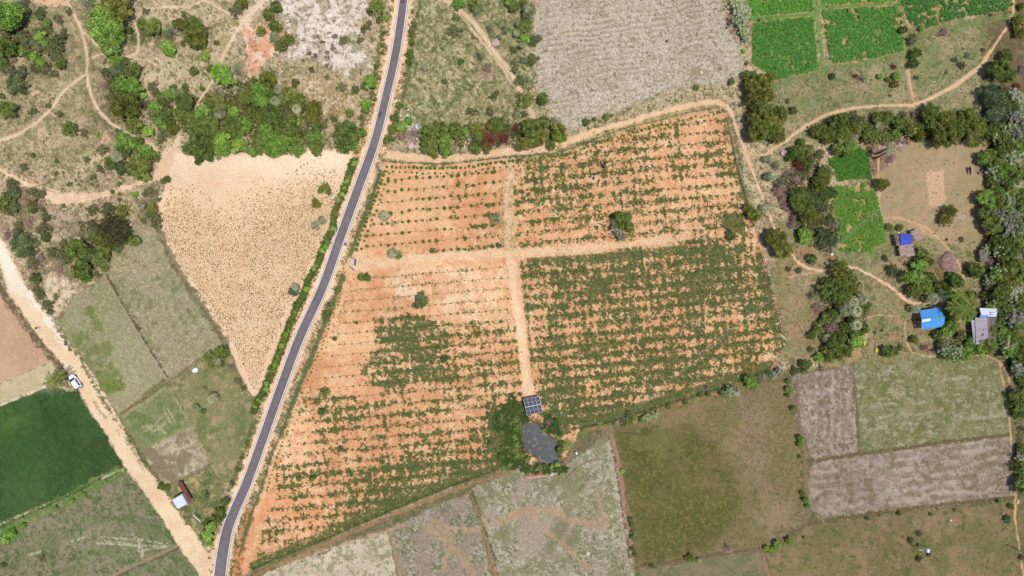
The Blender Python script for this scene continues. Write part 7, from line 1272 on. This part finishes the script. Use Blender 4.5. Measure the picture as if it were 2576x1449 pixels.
    MB().box((-2.05, 0, .5), (.12, 1.5, .22)).build('rear_bumper', mk, root, bevel=.04); MB().box((2.06, 0, .42), (.08, 1.2, .2)).build('front_grille', mk, root, bevel=.03); MB().box((-2.1, 0, .72), (.02, .5, .12)).build('number_plate', M_WHITE, root)
    # quads for sides of the lower doors seam
    for x in (.55, -.68): 
        for sg in (1, -1): MB().box((x, sg * .888, .7), (.015, .012, .55)).build('door_seam', mk, root)
car()
# ------------------------------------------------------------------ people and cattle: tapered limbs fused into one surface
def fused(chains, name, mat, parent, vox, sub=0):
    m = MB()
    for pts, rad in chains:
        for i, (p, r) in enumerate(zip(pts, rad)):
            bm = bmesh.new(); bmesh.ops.create_icosphere(bm, subdivisions=2, radius=r * 1.02); k = len(m.v); m.v += [tuple(v.co + Vector(p)) for v in bm.verts]; bm.verts.index_update(); m.f += [tuple(v.index + k for v in f.verts) for f in bm.faces]; bm.free()
        m.tube(pts, rad, 10)
    o = m.build(name, mat, parent, smooth=True); rm = o.modifiers.new('fuse', 'REMESH'); rm.mode = 'VOXEL'; rm.voxel_size = vox; rm.use_smooth_shade = True; sm = o.modifiers.new('smooth', 'CORRECTIVE_SMOOTH') if False else o.modifiers.new('smooth', 'SMOOTH'); sm.factor = .5; sm.iterations = 3; return o
M_SKIN = flat('brown_skin', (140, 96, 72), .6, .05); M_HAIR = flat('black_hair', (30, 24, 22), .5, .1)
def person(X, Y, rz, pose, top, bottom, label, cover_=None):
    p = wp(X, Y, hgt(X, Y)); root = empty('person', p, rz); tag(root, label, 'person'); V = Vector
    bend = {'stand': 0.08, 'walk': .12, 'bend': 1.15}[pose]; hip = V((0, 0, .92)) if pose != 'bend' else V((-.16, 0, .88)); d = V((math.sin(bend), 0, math.cos(bend))); sh = hip + d * .48; nk = hip + d * .56; hd = nk + V((math.sin(min(bend + .1, 1.3)), 0, math.cos(min(bend + .1, 1.3)))) * .15
    ch = [([hip, hip + d * .2, hip + d * .38, sh, nk], [.145, .13, .15, .14, .06]), ([nk, hd - d * .05, hd, hd + V((.012, 0, .02))], [.055, .065, .098, .10])]
    st = .22 if pose == 'walk' else .06; lateral = .09
    for sg, fx in ((1, st), (-1, -st)):
        hj = hip + V((0, sg * lateral, -.04)); kn = V(((hip.x + fx) / 2 + .05, sg * .1, .48)); an = V((fx, sg * .1, .09)); ch.append(([hj, kn, an + V((0, 0, .03)), an], [.085, .058, .042, .04])); ch.append(([an, V((fx + .13, sg * .11, .035)), V((fx + .18, sg * .11, .03))], [.04, .034, .026]))
        shj = sh + V((0, sg * .17, -.01)) if bend < .5 else sh + V((0, sg * .17, 0))
        if pose == 'bend': el = shj + V((.10, sg * .03, -.26)); wr = el + V((.12, -sg * .04, -.24))
        else: el = shj + V((-.02 - sg * fx * .3, sg * .05, -.28)); wr = el + V((.08 - sg * fx * .3, 0, -.24))
        hv = (wr - el).normalized(); ch.append(([sh, shj, el, wr], [.075, .058, .042, .03])); pa = wr + hv * .075; ch.append(([wr, pa], [.03, .036]))
        sx = hv.cross(V((0, 1, 0))).normalized() if abs(hv.y) < .9 else V((1, 0, 0))
        for q, (o_, l) in enumerate(((-.03, .065), (-.01, .078), (.01, .072), (.03, .055))): b_ = pa + sx * o_ + hv * .015; ch.append(([b_, b_ + hv * l * .55, b_ + hv * l + V((0, -sg * .012, 0))], [.010, .009, .008]))
        t_ = wr + hv * .03 + sx * .034; ch.append(([t_, t_ + hv * .035 + sx * .02, t_ + hv * .06 + sx * .02], [.012, .010, .009]))
    f_ = V((math.cos(bend), 0, -math.sin(bend))) if bend < 1 else V((.55, 0, -.8)); ch.append(([hd + f_ * .085 + V((0, 0, 0)), hd + f_ * .112 - d * .012], [.018, .016]))   # nose
    for sg in (1, -1): ch.append(([hd + V((0, sg * .092, -.01)), hd + V((0, sg * .104, .012))], [.016, .014]))   # ears
    body = fused(ch, 'body', M_SKIN, root, .011)
    me_ = MB(); mm_ = MB()
    for sg in (1, -1): me_.tube([hd + f_ * .088 + V((0, sg * .033, 0)) + d * .015, hd + f_ * .097 + V((0, sg * .033, 0)) + d * .015], [.012, .008], 8)
    me_.build('eyes', M_HAIR, root); mm_.tube([hd + f_ * .09 - d * .05 + V((0, -.025, 0)), hd + f_ * .097 - d * .052, hd + f_ * .09 - d * .05 + V((0, .025, 0))], .007, 6).build('mouth', flat('lips', (120, 66, 58)), root)
    hr = d.lerp(-f_, .35).normalized(); fused([([hd + hr * .03, hd + hr * .045 - f_ * .03, hd - f_ * .05 - d * .04], [.098, .098, .078])], 'hair', M_HAIR, root, .014)
    mt = flat('shirt_cloth', top, .85, .12, 8); fused([([hip + d * .02, hip + d * .2, hip + d * .38, sh - d * .005], [.168, .15, .168, .155])] + [([sh + V((0, sg * .10, 0)), sh + V((0, sg * .17, -.01)), sh + V((.03 if pose == 'bend' else -.01, sg * .19, -.16))], [.085, .074, .062]) for sg in (1, -1)], 'shirt', mt, root, .018)
    mb = flat('skirt_cloth', bottom, .85, .12, 8); R_ = []
    for k, (z, rx, ry) in enumerate(((1.0, .16, .17), (.85, .19, .20), (.5, .22 + st * .3, .22), (.14, .24 + st * .5, .23))):
        cx_ = hip.x * (1 - k / 3) + .02; R_.append([V((cx_ + math.cos(t / 20 * 6.283) * rx * (1 + .05 * math.sin(t * 2.5)), math.sin(t / 20 * 6.283) * ry * (1 + .05 * math.cos(t * 2.1)), z - (.06 if pose == 'bend' else 0))) for t in range(20)])
    MB().loft(R_, cap=False).build('wrap_skirt', mb, root, smooth=True)
    if cover_: fused([([hd + d * .02, hd + hr * .05, hd - f_ * .07 - d * .1, sh - f_ * .06], [.115, .118, .10, .13])], 'head_cloth', flat('head_cloth', cover_, .85, .06), root, .018)
    return root
person(1514, 412.6, 2.5, 'bend', (150, 150, 176), (50, 46, 66), 'person in grey top and dark skirt bending, left of the group of three')
person(1520.6, 412, .5, 'bend', (44, 42, 52), (120, 126, 150), 'person in black top and grey skirt bending, right of the group of three')
person(1518, 420, -1.6, 'bend', (110, 30, 30), (54, 26, 26), 'person in dark red clothes bending, lowest of the group of three')
person(1497.5, 439, .2, 'bend', (110, 84, 140), (40, 30, 40), 'person in purple top bending beside the worker with white head cloth')
person(1494, 448.5, -1.2, 'bend', (70, 64, 60), (44, 60, 44), 'person with bright white head cloth bending in the weeds', (246, 246, 248))
person(1634, 421, 2.8, 'bend', (236, 234, 246), (120, 120, 150), 'person in white shirt bending alone in the upper right plantation quarter', (240, 240, 250))
person(99.5, 824.5, 2.9, 'walk', (44, 34, 34), (226, 216, 216), 'person in dark top and white wrap walking on the dirt road')
person(870.5, 614.5, -1.9, 'walk', (196, 70, 62), (150, 110, 112), 'person in red top walking beside the asphalt road')
def cow(X, Y, rz, rgb, label, sc=1.0, head=(0, 0), lying=False):
    root = empty('cow', wp(X, Y, hgt(X, Y)), rz); tag(root, label, 'cow'); root.scale = (sc,) * 3; V = Vector; zb = 1.0 if not lying else .42
    m_ = flat('hide', rgb, .7, .15, 4); ch = [([V((-.72, 0, zb + .05)), V((-.35, 0, zb - .02)), V((.1, 0, zb - .04)), V((.55, 0, zb)), V((.78, 0, zb + .08))], [.25, .33, .35, .29, .20])]
    hx, hy = head; nk = V((.78, 0, zb + .1)); hd = V((1.2, hy, zb + hx)); ch += [([nk, nk.lerp(hd, .6), hd], [.19, .14, .13]), ([hd, hd + V((.2, hy * .4, -.12)), hd + V((.34, hy * .6, -.2))], [.13, .09, .075])]
    for sg in (1, -1):
        if lying: ch += [([V((.55, sg * .2, .35)), V((.75, sg * .32, .12)), V((.45, sg * .36, .08))], [.11, .07, .05]), ([V((-.55, sg * .2, .38)), V((-.2, sg * .38, .16)), V((-.6, sg * .42, .08))], [.16, .08, .05])]
        else: ch += [([V((.55, sg * .17, .85)), V((.56, sg * .17, .48)), V((.55, sg * .17, .1)), V((.58, sg * .17, .04))], [.13, .065, .05, .06]), ([V((-.62, sg * .17, .95)), V((-.5, sg * .18, .66)), V((-.72, sg * .17, .42)), V((-.66, sg * .17, .1)), V((-.62, sg * .17, .04))], [.18, .12, .06, .05, .06])]
        ch.append(([hd + V((-.02, sg * .1, .04)), hd + V((-.08, sg * .26, .02))], [.04, .03]))
    ch.append(([V((-.92, 0, zb + .12)), V((-1.05, .03, zb - .2)), V((-1.0, .05, zb - .55 if not lying else .06))], [.05, .025, .035])); fused(ch, 'body', m_, root, .03)
    mh_ = flat('horn', (96, 86, 76), .5, .1)
    for sg in (1, -1): MB().tube([hd + V((0, sg * .07, .1)), hd + V((-.06, sg * .2, .2)), hd + V((-.02, sg * .24, .34))], [.03, .022, .008], 8).build('horn', mh_, root, smooth=True)
cow(2434.5, 429, -1.45, (44, 36, 30), 'black cow standing on the brown yard near the ash circle', .85, (-.35, .15))
cow(107.5, 1404, 1.0, (112, 66, 44), 'reddish brown cow lying on the bottom left pasture', .8, (.1, .3), True)
for o in list(bpy.data.objects):
    if o.get('label') and len(o['label'].replace(',', ' ').split()) > 16:
        s = o['label'].replace(' the ', ' ').replace(' of ', ' ', 0); o['label'] = s
        while len(o['label'].replace(',', ' ').split()) > 16: o['label'] = ' '.join(o['label'].split()[:16]).rstrip(',')
